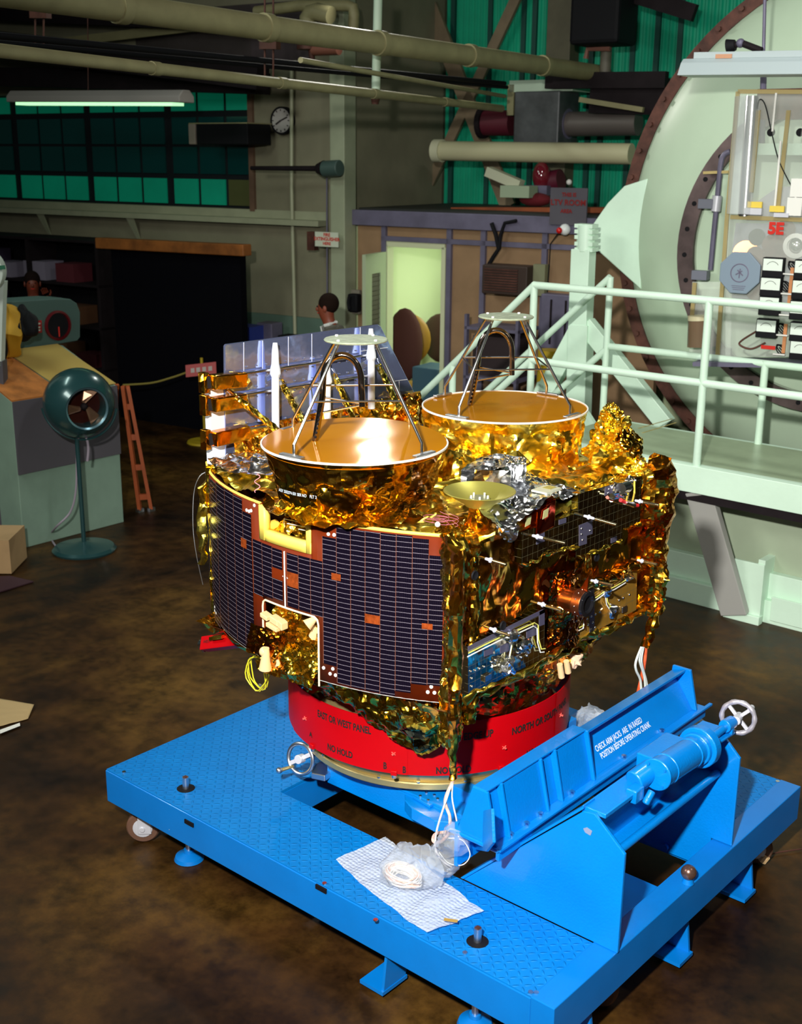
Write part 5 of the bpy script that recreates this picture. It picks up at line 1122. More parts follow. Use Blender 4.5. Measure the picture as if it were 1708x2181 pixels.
edge_roll(PX(990, 1490, XM), PX(1165, 1405, XM), .010, 'gold', 'edge_roll'); edge_roll(PX(1165, 1395, XM), PX(1372, 1300, XM), .012, 'gold', 'edge_roll')
edge_roll(PX(1235, 1254, XM+.01), PX(1357, 1205, XM+.01), .022, 'gold_dark', 'edge_roll')
# copper sensor with hinged cover
sc0 = PX(1190, 1270, XR+.02)
sx0 = MB().cyl(sc0, sc0+Vector((.11, 0, 0)), .048, n=36).build('sensor_barrel', mat('copper', (.62, .22, .08), .25, 1), sat)
MB().cyl(sc0+Vector((.085, 0, 0)), sc0+Vector((.125, 0, 0)), .053, n=36).build('sensor_band', mat('copper_dark', (.40, .13, .06), .35, 1), sx0, bevel=.002)
MB().lathe([(.052, 0), (.050, .01), (.036, .012), (.03, .002), (0, .0)], sc0+Vector((.125, 0, 0)), (1, 0, 0), 36).build('sensor_glass', mat('dark_lens', (.05, .05, .06), .05, .8), sx0, smooth=.4)
for sg in (1, -1):
    MB().prism([sc0+Vector((.085, .02*sg, .045*sg)), sc0+Vector((.13, .0, .05*sg)), sc0+Vector((.125, .015, .115*sg)), sc0+Vector((.10, .03, .07*sg))], (0, -.006, 0)).build('cover_flap', 'copper' in MT and MT['copper'] or bpy.data.materials['copper'], sx0, smooth=None)
for k in range(12):
    a = k*pi/6; p = sc0+Vector((.105, cos(a)*.053, sin(a)*.053)); MB().ball(p, .0035, 8, 6).build('sensor_rivet', 'steel', sx0)
cb = cloth(lambda u, v: Vector((XR+.03+.045*sin(u*pi), PX(1155, 1300, XR).y+.23*u, 1.15+.33*v)), 40, 50, 11, .03); cb.build('sensor_blanket', foil('dark_copper_foil', [(.30, .06, .008), (.5, .13, .012), (.65, .28, .03)], 8, 26, .7, .45, .14, perf=True), sat, smooth=.35)
# stub rods with white collars
MT['rodtip'] = mat('pale_brass_rod', (.75, .66, .42), .25, 1)
def rod(x0, y0, x1, y1, xb=XM):
    A = PX(x0, y0, xb+.0); d = Vector((.155, 0, 0)); 
    # length fitted so that the tip projects near (x1, y1)
    B2 = PL(x1, y1, A, Vector((0, 1, .0))); B2 = Vector((B2.x, A.y+.0, B2.z)); 
    if B2.x-A.x > .3: B2.x = A.x+.3
    m_ = A.lerp(B2, .45)
    o = MB().cyl(A, A.lerp(B2, .4), .0045, .004, 10).build('stub_rod', 'rodtip', sat)
    MB().lathe([(.003, 0), (.005, .002), (.006, .018), (.010, .021), (.010, .025), (.006, .028), (.005, .045), (.003, .048)], A.lerp(B2, .22), (B2-A), 16).build('rod_collar', mat('white_collar', (.55, .56, .66), .35), o)
    MB().cyl(A.lerp(B2, .5), B2, .006, n=12).build('rod_sleeve', 'rodtip', o)
for r_ in ((1114, 1136, 1204, 1157), (1224, 1093, 1313, 1118), (1021, 1186, 1078, 1203), (1030, 1333, 1087, 1355), (1131, 1280, 1196, 1300), (1245, 1233, 1306, 1247), (1345, 1190, 1399, 1202), (1338, 1063, 1403, 1076)): rod(*r_)
# wiring over the radiators
def wires(pts, par, gap=.006, x=XM+.012, m2='wire_yellow'):
    for k, (mm, off) in enumerate(((mat('white_wire', (.75, .78, .75), .4), -gap), (mat('yellow_wire', (.75, .72, .15), .4), gap))):
        P = [PX(px, py, x)+Vector((0, .5*off, off)) for px, py in pts]; rbar(P, .0025, mm, 'wire', par, 6)
wires([(997, 1395), (1030, 1378), (1075, 1356), (1105, 1345), (1137, 1330), (1145, 1335), (1146, 1365), (1152, 1386), (1160, 1385)], lp_)
wires([(1095, 1348), (1090, 1375), (1086, 1395), (1083, 1410)], lp_)
wires([(1233, 1340), (1243, 1335), (1247, 1300), (1251, 1285), (1270, 1275), (1288, 1262), (1310, 1252), (1333, 1238)], rp_)
wires([(1290, 1264), (1293, 1285), (1303, 1300)], rp_)
wires([(1342, 1030), (1338, 1060)], up_, .004)
def crumb(px, py, r, par, m='silverfoil', sc_=(1, 1, 1), x=XM+.015, name='foil_tape_wad'):
    c = PX(px, py, x); mb = MB().ball(c, r, 20, 14, sc_); mb.v = [v+noise.noise_vector(v*45)*r*.6 for v in mb.v]; return mb.build(name, m, par, smooth=.3)
crumb(1080, 1420, .035, lp_, sc_=(.6, 1, 1)); crumb(1090, 1352, .026, lp_); crumb(1118, 1375, .035, lp_, sc_=(.5, 1, .7)); crumb(1305, 1302, .030, rp_, sc_=(.5, 1, .8)); crumb(1291, 1260, .02, rp_); crumb(1337, 1228, .02, rp_)
crumb(1318, 1045, .035, up_, sc_=(.7, 1, .9)); crumb(1344, 1024, .026, up_, sc_=(.6, 1.3, .7)); crumb(1083, 1132, .034, sat)
MB().cyl(PX(1336, 1036, XM+.04)+Vector((0, -.05, 0)), PX(1336, 1036, XM+.04)+Vector((0, 0, 0)), .024, n=20).build('silver_canister', 'steel', up_)
rd = PX(1340, 1073, XM+.03); MB().cyl(rd-Vector((0, .07, -.03)), rd-Vector((0, .035, -.015)), .008, n=12).build('red_cap', mat('red_cap_b', (.75, .02, .03), .4), up_); MB().cyl(rd+Vector((0, .035, -.012)), rd+Vector((0, .07, -.022)), .008, n=12).build('red_cap', bpy.data.materials['red_cap_b'], up_)
MB().cyl(rd-Vector((0, .035, -.015)), rd+Vector((0, .035, -.012)), .012, n=12).build('connector', 'steel', up_)
for (px, py) in ((1337, 1052), (1351, 1050)): rbar([PX(px, py-25, XM+.03), PX(px, py, XM+.05), PX(px-4, py+18, XM+.03)], .004, mat('yellow_lead', (.8, .6, .08), .4), 'yellow_lead', up_, 8)
p = PX(1038, 1443, XM+.006); MB().obox(p, (.005, 0, 0), (0, .02, .0), (0, 0, .012)).build('small_mirror', 'steel', lp_, smooth=None, bevel=.002)
p = PX(1329, 1297, XM+.006); MB().obox(p, (.005, 0, 0), (0, .018, .0), (0, 0, .014)).build('small_mirror', 'steel', rp_, smooth=None, bevel=.002)
for px, py in ((1010, 1225), (1270, 1187), (1070, 1332)):
    p = PX(px, py, XM); MB().lathe([(.018, 0), (.016, .006), (.010, .002), (0, .001)], p, (1, 0, 0), 20).build('port_hole', 'black', sat)
# thruster cluster under the right wall
blob(PX(1210, 1400, -2.50), .05, .08, .05, 'gold', 'foil_hood', 14, .04); blob(PX(1150, 1430, -2.52), .05, .07, .05, 'gold', 'foil_hood', 14, .04)
for (x0, y0, x1, y1) in ((1206, 1408, 1210, 1432), (1192, 1415, 1196, 1442)):
    A, B2 = PX(x0, y0, -2.42), PX(x1, y1, -2.42); MB().cyl(A, B2, .012, .013, 14).build('thruster_nozzle', 'ceramic', sat)
crumb(1225, 1405, .03, sat, mat('peach_ceramic', (.9, .6, .4), .4), x=-2.45, name='thruster_cap')

# ---------------- reflector shield at the back left
XS = -3.85
sh_pts = [PX(px, py, XS) for px, py in ((479, 737), (482, 733), (805, 691), (811, 695), (890, 850), (888, 962), (700, 968), (481, 985))]
m, t, b = newmat('silvered_shield'); tc = N_(t, 'ShaderNodeTexCoord')
n1 = N_(t, 'ShaderNodeTexNoise', i_Scale=5.0, i_Detail=3.0); t.links.new(tc.outputs['Object'], n1.inputs[0]); bp = N_(t, 'ShaderNodeBump', i_Strength=.10, i_Distance=.03); t.links.new(n1.outputs['Fac'], bp.inputs['Height']); t.links.new(bp.outputs[0], b.inputs['Normal'])
b.inputs['Base Color'].default_value = (.42, .50, .88, 1); b.inputs['Metallic'].default_value = .85; b.inputs['Roughness'].default_value = .10  # milky blue haze of the reflections is put into the base colour
shd = MB().prism(sh_pts, (-.012, 0, 0)).build('mirror_shield', m, sat, smooth=None, bevel=.003)
for px, y0, y1 in ((519, 729, 790), (559, 725, 785), (614, 717, 780), (664, 711, 770), (767, 697, 760), (850, 812, 858)):
    A, B2 = PX(px, y0, XS), PX(px, y1, XS); MB().bar(A+Vector((.001, 0, 0)), B2+Vector((.001, 0, 0)), .002, .001, up=(1, 0, 0)).build('panel_seam', 'white', shd, smooth=None)
for (x0, y0, x1, y1) in ((767, 748, 826, 740), (830, 813, 868, 808)):
    MB().bar(PX(x0, y0, XS+.001), PX(x1, y1, XS+.001), .001, .002).build('panel_seam', 'white', shd, smooth=None)
for i, (y0, y1) in enumerate(((798, 754), (843, 798), (0, 0), (917, 880))):
    if y0 == 0: continue
    A, B2 = PX(520, y0-2, XS+.03), PX(795, y1+0, XS+.03); rb_ = rbar([A, B2], .006, 'steel', 'shield_rod', shd, 10)
    for k in range(14):
        p = A.lerp(B2, .05+k*.07); 
        for s_ in (.022, -.022): MB().ball(p+Vector((-.026, 0, s_)), .004, 8, 6).build('rivet', 'steel', rb_)
MT['whitepost'] = mat('white_post', (.70, .74, .82), .4)
for px, ytop, ybot in ((587, 730, 912), (791, 700, 870), (697, 765, 900)):
    A, B2 = PX(px, ybot, XS+.045), PX(px-1, ytop, XS+.045); d = (B2-A); L = d.length
    MB().lathe([(0, 0), (.017, 0), (.017, L*.60), (.024, L*.64), (.022, L*.70), (.017, L*.76), (.015, L*.90), (.010, L), (0, L)], A, d, 14).build('white_post', 'whitepost', shd, smooth=.4)
# gold wrapped props
for (x0, y0, x1, y1, xe) in ((498, 843, 590, 916, -3.45), (598, 812, 647, 905, -3.55), (712, 800, 755, 897, -3.55), (806, 778, 850, 870, -3.55)):
    A = PX(x0, y0, XS+.04); B2 = PX(x1, y1, XS+.25); P = [A.lerp(B2, i/24) for i in range(25)]; mb = MB().tube(P, .014, 12); mb.v = [v+noise.noise_vector(v*60)*.006 for v in mb.v]; pr = mb.build('wrapped_prop', 'gold_fine', shd, smooth=.4)
    MB().cyl(A-(B2-A).normalized()*.035, A+(B2-A).normalized()*.03, .013, n=12).build('prop_end', 'silverfoil', pr)
# left upright and three foil clamps
A, B2 = PX(465, 985, XS-.02), PX(464, 800, XS-.02)
MB().box(XS-.04, XS-.005, PX(450, 900, XS).y, PX(481, 900, XS).y, 1.74, B2.z).build('shield_upright', 'whitepost', shd, smooth=None, bevel=.003)
wrapm = foil('wrapped_amber_film', [(.75, .20, .008), (.92, .36, .015), (1, .5, .04)], 5, 14, .35, .15, .18)
for (x0, y0, x1, y1) in ((449, 814, 519, 808), (451, 862, 519, 852), (453, 935, 524, 920)):
    A, B2 = PX(x0, y0, XS+.03), PX(x1, y1, XS+.03)
    MB().bar(A, B2, .055, .062).build('foil_clamp', wrapm, shd, smooth=None, bevel=.006)
    mb = MB().ball(B2, .030, 16, 10, (1, .5, 1)); mb.v = [v+noise.noise_vector(v*40)*.014 for v in mb.v]; mb.build('clamp_end', 'gold', shd, smooth=.4)
    C2 = PX(x0-15, y0+1, XS-.0); MB().obox(C2, (.02, 0, 0), (0, .014, 0), (0, 0, .043)).build('clamp_block', 'amber', shd, smooth=None, bevel=.003)
    MB().bar(PX(x0-10, y0+2, XS-.02), A, .03, .05).build('clamp_neck', 'black', shd, smooth=None)
bk = cloth(lambda u, v: Vector((XS+.02+.05*v, 3.33+1.26*u, 1.88-.16*v)), 90, 14, 9, .05); bk.build('shield_foot_blanket', 'amber', sat, smooth=.4)
blob(PX(872, 880, XS+.08), .04, .06, .08, 'amber', 'foil_hood', 12, .03)

# ---------------- red protective cover, left; cables
A, B2 = PY(432, 1371, 3.35), PY(508, 1362, 3.28)
A = PL(436, 1372, (-3.75, 3.25, 0), (0, 1, 0)); B2 = PL(512, 1362, (-3.75, 3.25, 0), (0, 1, 0)); d = (B2-A).normalized()
rcv = MB().bar(A, B2, .05, .062, up=(0, .5, 1)).build('red_cover', 'red', sat, smooth=None, bevel=.003)
MB().cyl(A-d*.022, A+d*.002, .024, n=20).cyl(A-d*.014-Vector((0, 0, .026)), A-Vector((0, 0, .026)), .012, n=12).build('cover_cap', 'steel', rcv)
fn0 = Vector((0, -1, .5)).normalized(); yd0 = Vector((0, .5, 1)).normalized()
text('WEST', .020, 'ink', A+d*.02+fn0*.028+yd0*.004, d, yd0, rcv, depth=.001)
q = A.lerp(B2, .5); mb = MB().obox(q+Vector((.0, -.02, .03)), d*.045, (0, .02, 0), (0, 0, .008)); mb.build('foil_tag', 'gold', rcv, smooth=None)
# ================================================================ LOOSE CABLES AND PLASTIC ON THE DOLLY
yl = mat('yellow_wire_coil', (.75, .70, .03), .4)
yt = thing('cable_coil', 'coil of yellow wire hanging under the satellite beside the red cover', 'cable', PY(550, 1470, 3.15))
c = PY(549, 1432, 3.15)
MB().tube([PY(572, 1385, 3.15)]+[c+Vector((cos(i*.42+1.2)*(.062+.010*sin(i*.9)), .015*sin(i*.31), sin(i*.42+1.2)*(.075+.008*cos(i*1.3))-.0)) for i in range(62)], .0028, 6).build('wire', yl, yt)
MB().cyl(PY(552, 1458, 3.15), PY(562, 1464, 3.15), .006, n=8).build('ferrule', 'alum', yt)
def curve3(pts, n=8):
    P = [pts[0]]+pts+[pts[-1]]; out = []
    for i in range(1, len(P)-2):
        for k in range(n):
            t = k/n; a, b_, c_, d = P[i-1], P[i], P[i+1], P[i+2]
            out.append(.5*((2*b_)+(c_-a)*t+(2*a-5*b_+4*c_-d)*t*t+(3*b_-a-3*c_+d)*t**3))
    out.append(P[-2]); return out
lead = thing('cable', 'thin silver test lead hanging down the far left side of the satellite', 'cable', PX(430, 1250, -3.9))
MB().tube(curve3([PX(444, 1003, -3.9), PX(425, 1015, -3.92), PX(413, 1050, -3.94), PX(411, 1120, -3.94), PX(418, 1180, -3.93), PX(432, 1245, -3.92)]), .0022, 6).build('wire', 'alum', lead)
MB().tube(curve3([PX(486, 985, -3.82), PX(460, 985, -3.86), PX(440, 1000, -3.9)]), .002, 6).build('wire', mat('pinkish_wire', (.3, .1, .12), .5), lead)
# orange and white leads from the right harness down behind the arm
cb = thing('cable', 'orange lead dropping from the right foil harness to behind the blue arm', 'cable', (-2.4, 4.4, .4))
A = PX(1375, 1378, -2.38)
MB().tube(curve3([A, PX(1372, 1410, -2.38), PX(1364, 1455, -2.40), PX(1348, 1500, -2.42), PX(1300, 1545, -2.45), PX(1290, 1575, -2.45)]), .009, 10).build('lead', mat('orange_sheath', (.85, .13, .04), .45, var=.3, vscale=30), cb)
cb = thing('cable', 'bundle of white leads beside the orange lead behind the blue arm', 'cable', (-2.38, 4.4, .4))
for pts in ([(1366, 1378), (1354, 1410), (1355, 1428), (1364, 1450), (1366, 1490)], [(1370, 1378), (1366, 1410), (1376, 1450), (1378, 1475), (1368, 1492)], [(1368, 1378), (1362, 1405), (1372, 1440), (1374, 1470), (1370, 1492)]):
    MB().tube(curve3([PX(x, y, -2.37) for x, y in pts]), .0055, 8).build('lead', mat('white_sheath', (.72, .78, .74), .45), cb)
# front leads to the bag
MT['lead'] = mat('whitish_leads', (.72, .68, .66), .4, var=.3, vscale=40)
cb = thing('cable', 'loop of thin white and pink leads running from the foil harness into the plastic bag', 'cable', PZ(960, 1830, .36))
S0 = PY(965, 1662, 3.13)
def fl3(px, py, y): return PY(px, py, y)
MB().tube(curve3([S0, fl3(948, 1710, 3.11), fl3(930, 1770, 3.1), fl3(928, 1810, 3.1), fl3(945, 1835, 3.12), fl3(962, 1846, 3.14)]), .004, 8).build('lead', 'lead', cb)
MB().tube(curve3([S0, fl3(948, 1705, 3.12), fl3(958, 1740, 3.12), fl3(955, 1775, 3.12), fl3(935, 1795, 3.14), fl3(922, 1790, 3.16), fl3(928, 1776, 3.16), fl3(950, 1772, 3.14)]), .006, 8).build('lead', mat('pink_white_leads', (.80, .50, .42), .4, var=.4, vscale=60), cb)
MB().tube(curve3([S0, fl3(963, 1700, 3.12), fl3(972, 1745, 3.10), fl3(975, 1770, 3.1)]), .003, 8).build('lead', 'lead', cb)
MB().tube(curve3([fl3(955, 1785, 3.1), fl3(985, 1790, 3.1), fl3(1001, 1820, 3.1), fl3(985, 1842, 3.1), fl3(955, 1838, 3.1), fl3(935, 1815, 3.1)]), .002, 6).build('lead', 'white', cb)
# bubble wrap
def bubble_mat():
    m, t, b = newmat('bubble_wrap'); b.inputs['Base Color'].default_value = (.80, .88, 1, 1); b.inputs['Roughness'].default_value = .12
    b.inputs['Transmission Weight'].default_value = .35; b.inputs['IOR'].default_value = 1.2; b.inputs['Alpha'].default_value = .8
    tc = N_(t, 'ShaderNodeTexCoord'); v = N_(t, 'ShaderNodeTexVoronoi', i_Scale=62.0, i_Randomness=.3); t.links.new(tc.outputs['Object'], v.inputs['Vector'])
    mr = N_(t, 'ShaderNodeMapRange'); mr.inputs[1].default_value = 0; mr.inputs[2].default_value = .62; mr.inputs[3].default_value = 1; mr.inputs[4].default_value = 0; t.links.new(v.outputs['Distance'], mr.inputs[0])
    bp = N_(t, 'ShaderNodeBump', i_Strength=.7, i_Distance=.006); t.links.new(mr.outputs[0], bp.inputs['Height']); t.links.new(bp.outputs[0], b.inputs['Normal']); return m
P4 = [PZ(x, y, DZ+.004) for x, y in ((713, 1836), (822, 1787), (1029, 1946), (905, 1995))]
def bub(u, v):
    a = P4[0].lerp(P4[1], v); b_ = P4[3].lerp(P4[2], v); p = a.lerp(b_, u)
    z = .006+.016*abs(noise.noise(p*7))+.004*abs(noise.noise(p*30)); e = .012*noise.noise(p*9+Vector((5, 5, 5))); return p+Vector((e, e, z))
bw = MB().grid(bub, 90, 50).build('bubble_wrap', bubble_mat(), smooth=1.2); tag(bw, 'sheet of bubble wrap lying on the dolly deck under the plastic bag', 'bubble wrap')
tp = PZ(960, 1960, .385); MB().obox(tp, Vector((.022, .012, 0)), Vector((-.004, .007, 0)), (0, 0, .0006)).build('tape', mat('brown_tape', (.40, .25, .05), .4), bw, smooth=None)
m, t, b = newmat('clear_polythene'); b.inputs['Base Color'].default_value = (.85, .92, 1, 1); b.inputs['Roughness'].default_value = .12; b.inputs['Transmission Weight'].default_value = .6; b.inputs['IOR'].default_value = 1.15; b.inputs['Alpha'].default_value = .42
MT['poly'] = m
def bag(path, radii, label, name='plastic_bag', n=28, a=.03, s=18, m='poly'):
    mb = MB(); P = curve3(path, 10); R = []
    for i in range(len(path)-1):
        for k in range(10): R.append(radii[i]+(radii[i+1]-radii[i])*k/10)
    R.append(radii[-1]); mb.tube(P, R, n)
    zf = DZ+.012
    vs = []
    for v in mb.v:
        q = v+noise.noise_vector(v*s)*a*.8+noise.noise_vector(v*s*2.7)*a*.4
        q.z = max(q.z, zf+.004*(1+noise.noise(v*30))); vs.append(q)
    mb.v = vs; o = mb.build(name, m, smooth=.5); return tag(o, label, 'bag')
bag([PZ(820, 1868, .40), PZ(860, 1850, .42), PZ(905, 1845, .43), PZ(940, 1835, .44), fl3(955, 1808, 3.12), fl3(972, 1775, 3.10), fl3(978, 1765, 3.10)], [.05, .085, .08, .06, .055, .05, .012], 'clear plastic bag holding a coil of wires on the bubble wrap')
bag([PZ(1225, 1570, .38), PZ(1245, 1560, .42), fl3(1262, 1545, 4.3), fl3(1268, 1525, 4.3), fl3(1266, 1508, 4.3)], [.03, .08, .075, .05, .03], 'crumpled clear plastic bag on the far deck behind the red ring', a=.045)
bag([PX(1440, 1560, -2.3), PX(1470, 1550, -2.3), PX(1503, 1545, -2.3)], [.05, .06, .01], 'thin plastic film lying behind the blue arm end', 'plastic_film', a=.03, m='poly')
wcb = thing('wire_coil', 'coil of white and pink wires inside the clear plastic bag', 'wire', PZ(858, 1875, DZ+.01))
c = PZ(858, 1868, .40)
for k, (mm, off) in enumerate((('lead', 0), (bpy.data.materials['pink_white_leads'], .5), ('white', 1.1), ('lead', 2.0))):
    MB().tube([c+Vector((cos(i*.3+off)*(.075-.008*k+.010*sin(i*.37+k)), sin(i*.3+off)*(.048-.004*k+.008*sin(i*.23)), .014*sin(i*.21+k)-.004*k+.01)) for i in range(110)], .0028, 6).build('wire', mm, wcb)

# ================================================================ PLATFORM WITH RAILS
PYF, PYB, ZD = 7.12, 8.05, 1.06
plf = thing('work_platform', 'pale mint steel work platform with pipe railings and stair in front of the big dome', 'platform', (-3, 7.5, 0))
xL = PY(1240, 960, PYF).x-.35; xR_ = -1.3
MB().box(xL, xR_, PYF, PYB, ZD-.02, ZD).build('deck', mat('mint_deck_worn', (.36, .46, .30), .35, var=.12, vscale=3), plf, smooth=None)
MB().box(xL, xR_, PYF-.03, PYF, ZD-.17, ZD+.012).box(xL, xR_, PYF, PYF+.05, ZD+.0, ZD+.012).build('front_fascia', 'mint', plf, smooth=None, bevel=.004)
MB().box(xL, xR_, PYF-.005, PYF+.4, ZD-.23, ZD-.17).build('under_beam', 'darksteel', plf, smooth=None)
MB().box(xL, xR_, PYB, PYB+.04, ZD-.18, ZD).build('rear_fascia', 'mint', plf, smooth=None)
rr = .026
def rail(a, b_, name='rail', r=rr): return MB().cyl(a, b_, r, n=16).build(name, 'mint', plf)
ZR, ZM = 2.15, 1.62
xp1 = PY(1138, 608, PYF).x
rail(Vector((xp1, PYF, ZR)), Vector((xR_, PYF, ZR)), 'top_rail'); rail(Vector((xp1, PYF, ZM)), Vector((xR_, PYF, ZM)), 'middle_rail')
x2 = PY(1510, 655, PYF).x
for xx in (xp1, x2, x2+1.35): rail(Vector((xx, PYF, ZD-.02)), Vector((xx, PYF, ZR)), 'post')
for xx in (xp1, x2): MB().ball((xx, PYF, ZR), rr*1.02, 14, 10).build('joint', 'mint', plf)
xp3 = PY(1300, 590, PYB).x; ztp = PY(1300, 590, PYB).z
rail(Vector((xp3, PYB, ZD)), Vector((xp3, PYB, ztp)), 'post')
a_, b2 = PY(1298, 738, PYB), PY(1700, 777, PYB); rail(a_, Vector((xR_, PYB, b2.z-.0)), 'middle_rail')
xp4 = PY(1630, 775, PYB).x; rail(Vector((xp4, PYB, ZD)), Vector((xp4, PYB, b2.z)), 'post')
# stair rails running down to the left
e1 = PY(893, 846, PYF); rail(Vector((xp1, PYF, ZR)), e1+(e1-Vector((xp1, PYF, ZR)))*1.0, 'stair_rail')
e2 = PY(1000, 905, PYF); s2 = Vector((xp1, PYF, ZM)); rail(s2, Vector((xp1, PYF, ZM))+(e1-Vector((xp1, PYF, ZR)))*2, 'stair_rail')
s3 = Vector((xp3, PYB, ztp)); dsl = (e1-Vector((xp1, PYF, ZR))); rail(s3, s3+dsl*2, 'stair_rail')
s4 = PY(1290, 745, PYB); rail(s4, s4+dsl*2, 'stair_rail')
for yy in (PYF+.02, PYB-.02):
    s5 = Vector((xp1-.02, yy, ZD-.02)); MB().bar(s5, s5+dsl*((ZD-.1)/abs(dsl.z)), .04, .2).build('stair_stringer', 'mint', plf, smooth=None)
for k in range(1, 6):
    s5 = Vector((xp1, 0, ZD-.02))+dsl*(k*.175/abs(dsl.z)); MB().box(s5.x-.13, s5.x+.13, PYF+.04, PYB-.04, s5.z-.015, s5.z+.015).build('stair_tread', 'mint', plf, smooth=None)
for fr in (.55, .95): p = Vector((xp1, PYF, ZR))+dsl*fr*1.25; rail(Vector((p.x, PYF, p.z)), Vector((p.x, PYF, p.z-1.0)), 'post')
# legs, brace and skirt
LX = PZ(1608, 1322, 0).x; LY = 7.37
MB().box(LX+.0, LX+.05, LY-.02, LY+.15, 0.0, .45).box(LX-.17, LX+.05, LY-.03, LY-.01, 0.0, .42).box(LX-.2, LX+.06, LY-.06, LY+.0, 0, .06).build('leg', 'mint', plf, smooth=None, bevel=.004)
A, B2 = PY(1490, 1045, PYF+.02), PZ(1585, 1296, .04); B2 = Vector((B2.x, LY-.05, B2.z))
MB().bar(A, B2, .19, .06, up=(0, 1, 0)).build('diagonal_brace', mat('grey_brace', (.40, .40, .38), .45), plf, smooth=None, bevel=.006)
sk0 = MB(); sk0.box(-5.2, xR_, 7.50, 7.53, .16, ZD-.18); sk0.build('skirt_panel', mat('mint_dirty', (.38, .46, .33), .55, var=.12, vscale=1.5), plf, smooth=None)
MB().box(-5.2, xR_, 7.40, 7.50, 0, .16).box(-5.2, xR_, 7.44, 7.50, .16, .34).build('skirt_base', 'mint', plf, smooth=None, bevel=.004)
MB().box(LX+.10, LX+1.4, 7.385, 7.40, .03, .20).build('skirt_plate', 'mint', plf, smooth=None, bevel=.004)
for px, py, qx, qy in ((1360, 912, 1432, 892), (1368, 922, 1440, 900)):
    A, B2 = PZ(px, py, ZD+.001), PZ(qx, qy, ZD+.001); MB().bar(A, B2, .012, .002).build('warning_strip', mat('worn_yellow_strip', (.45, .36, .12), .5, var=.5, vscale=40), plf, smooth=None)

# ================================================================ VACUUM CHAMBER
CC = D0+WD*0; p0 = Vector((-4, 9.2, 0)); u_ = WD; 
CC = PL(1291, 560, p0, ND); CRr = 2.06; CC = Vector((-3.27, 9.28, 2.44))
ch_ = thing('vacuum_chamber', 'huge pale green domed vacuum chamber end with a dark bolted rim', 'chamber', Vector((CC.x, CC.y, 0)))
AXC = -ND
CRr = 2.035
prof = [(0, .50), (1.0, .46), (1.22, .43), (1.6, .33), (1.85, .19), (CRr-.06, .05), (CRr-.03, 0)]
dm = MB().lathe(prof, CC, AXC, 96).build('dome', 'dome', ch_, smooth=1.0)
MB().lathe([(CRr-.04, -.02), (CRr-.04, .03), (CRr+.06, .03), (CRr+.06, -.14), (CRr-.04, -.14)], CC, AXC, 96).build('rim_flange', 'rust', ch_, smooth=.5)
MB().lathe([(CRr-.06, -2.6), (CRr-.06, -.1)], CC, AXC, 72).build('shell', 'mint_dull', ch_, smooth=1)
for k in range(60):
    a = k*pi/30; p = CC+WD*cos(a)*(CRr+.02)+Vector((0, 0, sin(a)*(CRr+.02))); 
    if p.x < 0: MB().cyl(p-ND*.03, p-ND*.06, .022, n=6).build('rim_bolt', 'rust', ch_, smooth=None)
# inner port
CI = PL(1450, 510, CC-ND*.42, ND)+WD*1.175; CI.z = 2.36
RI = 1.175
ptm = mat('dark_port_steel', (.12, .085, .085), .4, .5, var=.5, vscale=3)
pr_ = MB().lathe([(RI-.13, .40), (RI-.13, .50), (RI-.005, .50), (RI, .40)], CI+ND*.42, AXC, 80).build('port_ring', ptm, ch_, smooth=.4)
for k in range(36):
    a = k*pi/18+.05; p = CI+WD*cos(a)*(RI-.065)+Vector((0, 0, sin(a)*(RI-.065)))-ND*.082; 
    if p.x < -2.2: MB().cyl(p+ND*.02, p-ND*.003, .018, n=12).build('bolt_hole', 'black', pr_)
MB().lathe([(0, .475), (RI-.15, .475), (RI-.13, .46)], CI+ND*.42, AXC, 64).build('port_cover', 'dome', ch_, smooth=.5)
# hinge plate and hinge post
hp = [PL(x, y, CC-ND*.12, ND) for x, y in ((1263, 485), (1300, 432), (1335, 396), (1385, 380), (1376, 480), (1370, 615), (1278, 532), (1262, 528))]
MB().prism(hp, -ND*.06).build('hinge_plate', 'mint', ch_, smooth=None, bevel=.01)
H0 = CC-ND*.55
def HP(x, y): return PL(x, y, H0, ND)
MB().cyl(HP(1249, 478), HP(1247, 536), .075, n=16).build('hinge_barrel', 'mint', ch_, bevel=.006)
for y in (480, 492, 504, 518, 530): MB().bar(HP(1230, y), HP(1268, y+2), .12, .03).build('hinge_knuckle', 'mint', ch_, smooth=None)
MB().bar(HP(1243, 530), HP(1236, 700), .16, .14, up=ND).build('hinge_post', 'mint', ch_, smooth=None, bevel=.006)
MB().bar(HP(1238, 690), HP(1228, 1010), .17, .15, up=ND).bar(HP(1240, 690), HP(1165, 830), .15, .1, up=ND).bar(HP(1248, 690), HP(1420, 905), .14, .1, up=ND).bar(HP(1165, 820), HP(1110, 960), .15, .1, up=ND).build('support_frame', 'mint', ch_, smooth=None, bevel=.005)
# pipe conduit with boxes on the port
H1 = CI-ND*.16
def HC(x, y): return PL(x, y, H1, ND)
cdt = thing('conduit', 'grey conduit with small boxes bolted on the dome port', 'conduit', HC(1520, 590))
MB().tube(curve3([HC(1555, 322), HC(1542, 330), HC(1535, 350), HC(1528, 420), HC(1520, 500), HC(1513, 575)]), .020, 10).build('tube', 'stud', cdt)
MB().obox(HC(1505, 434), WD*.055, ND*.04, Vector((0, 0, .035))).build('box', mat('lead_grey_box', (.16, .17, .22), .5), cdt, smooth=None, bevel=.004)
MB().obox(HC(1492, 586), WD*.06, ND*.04, Vector((0, 0, .035))).build('box', bpy.data.materials['lead_grey_box'], cdt, smooth=None, bevel=.004)
MB().cyl(HC(1528, 417), HC(1524, 450), .036, n=14).build('coupling', 'silverpaint', cdt)
MB().bar(HC(1498, 368), HC(1552, 366), .02, .02).build('bracket', 'brass', cdt, smooth=None)
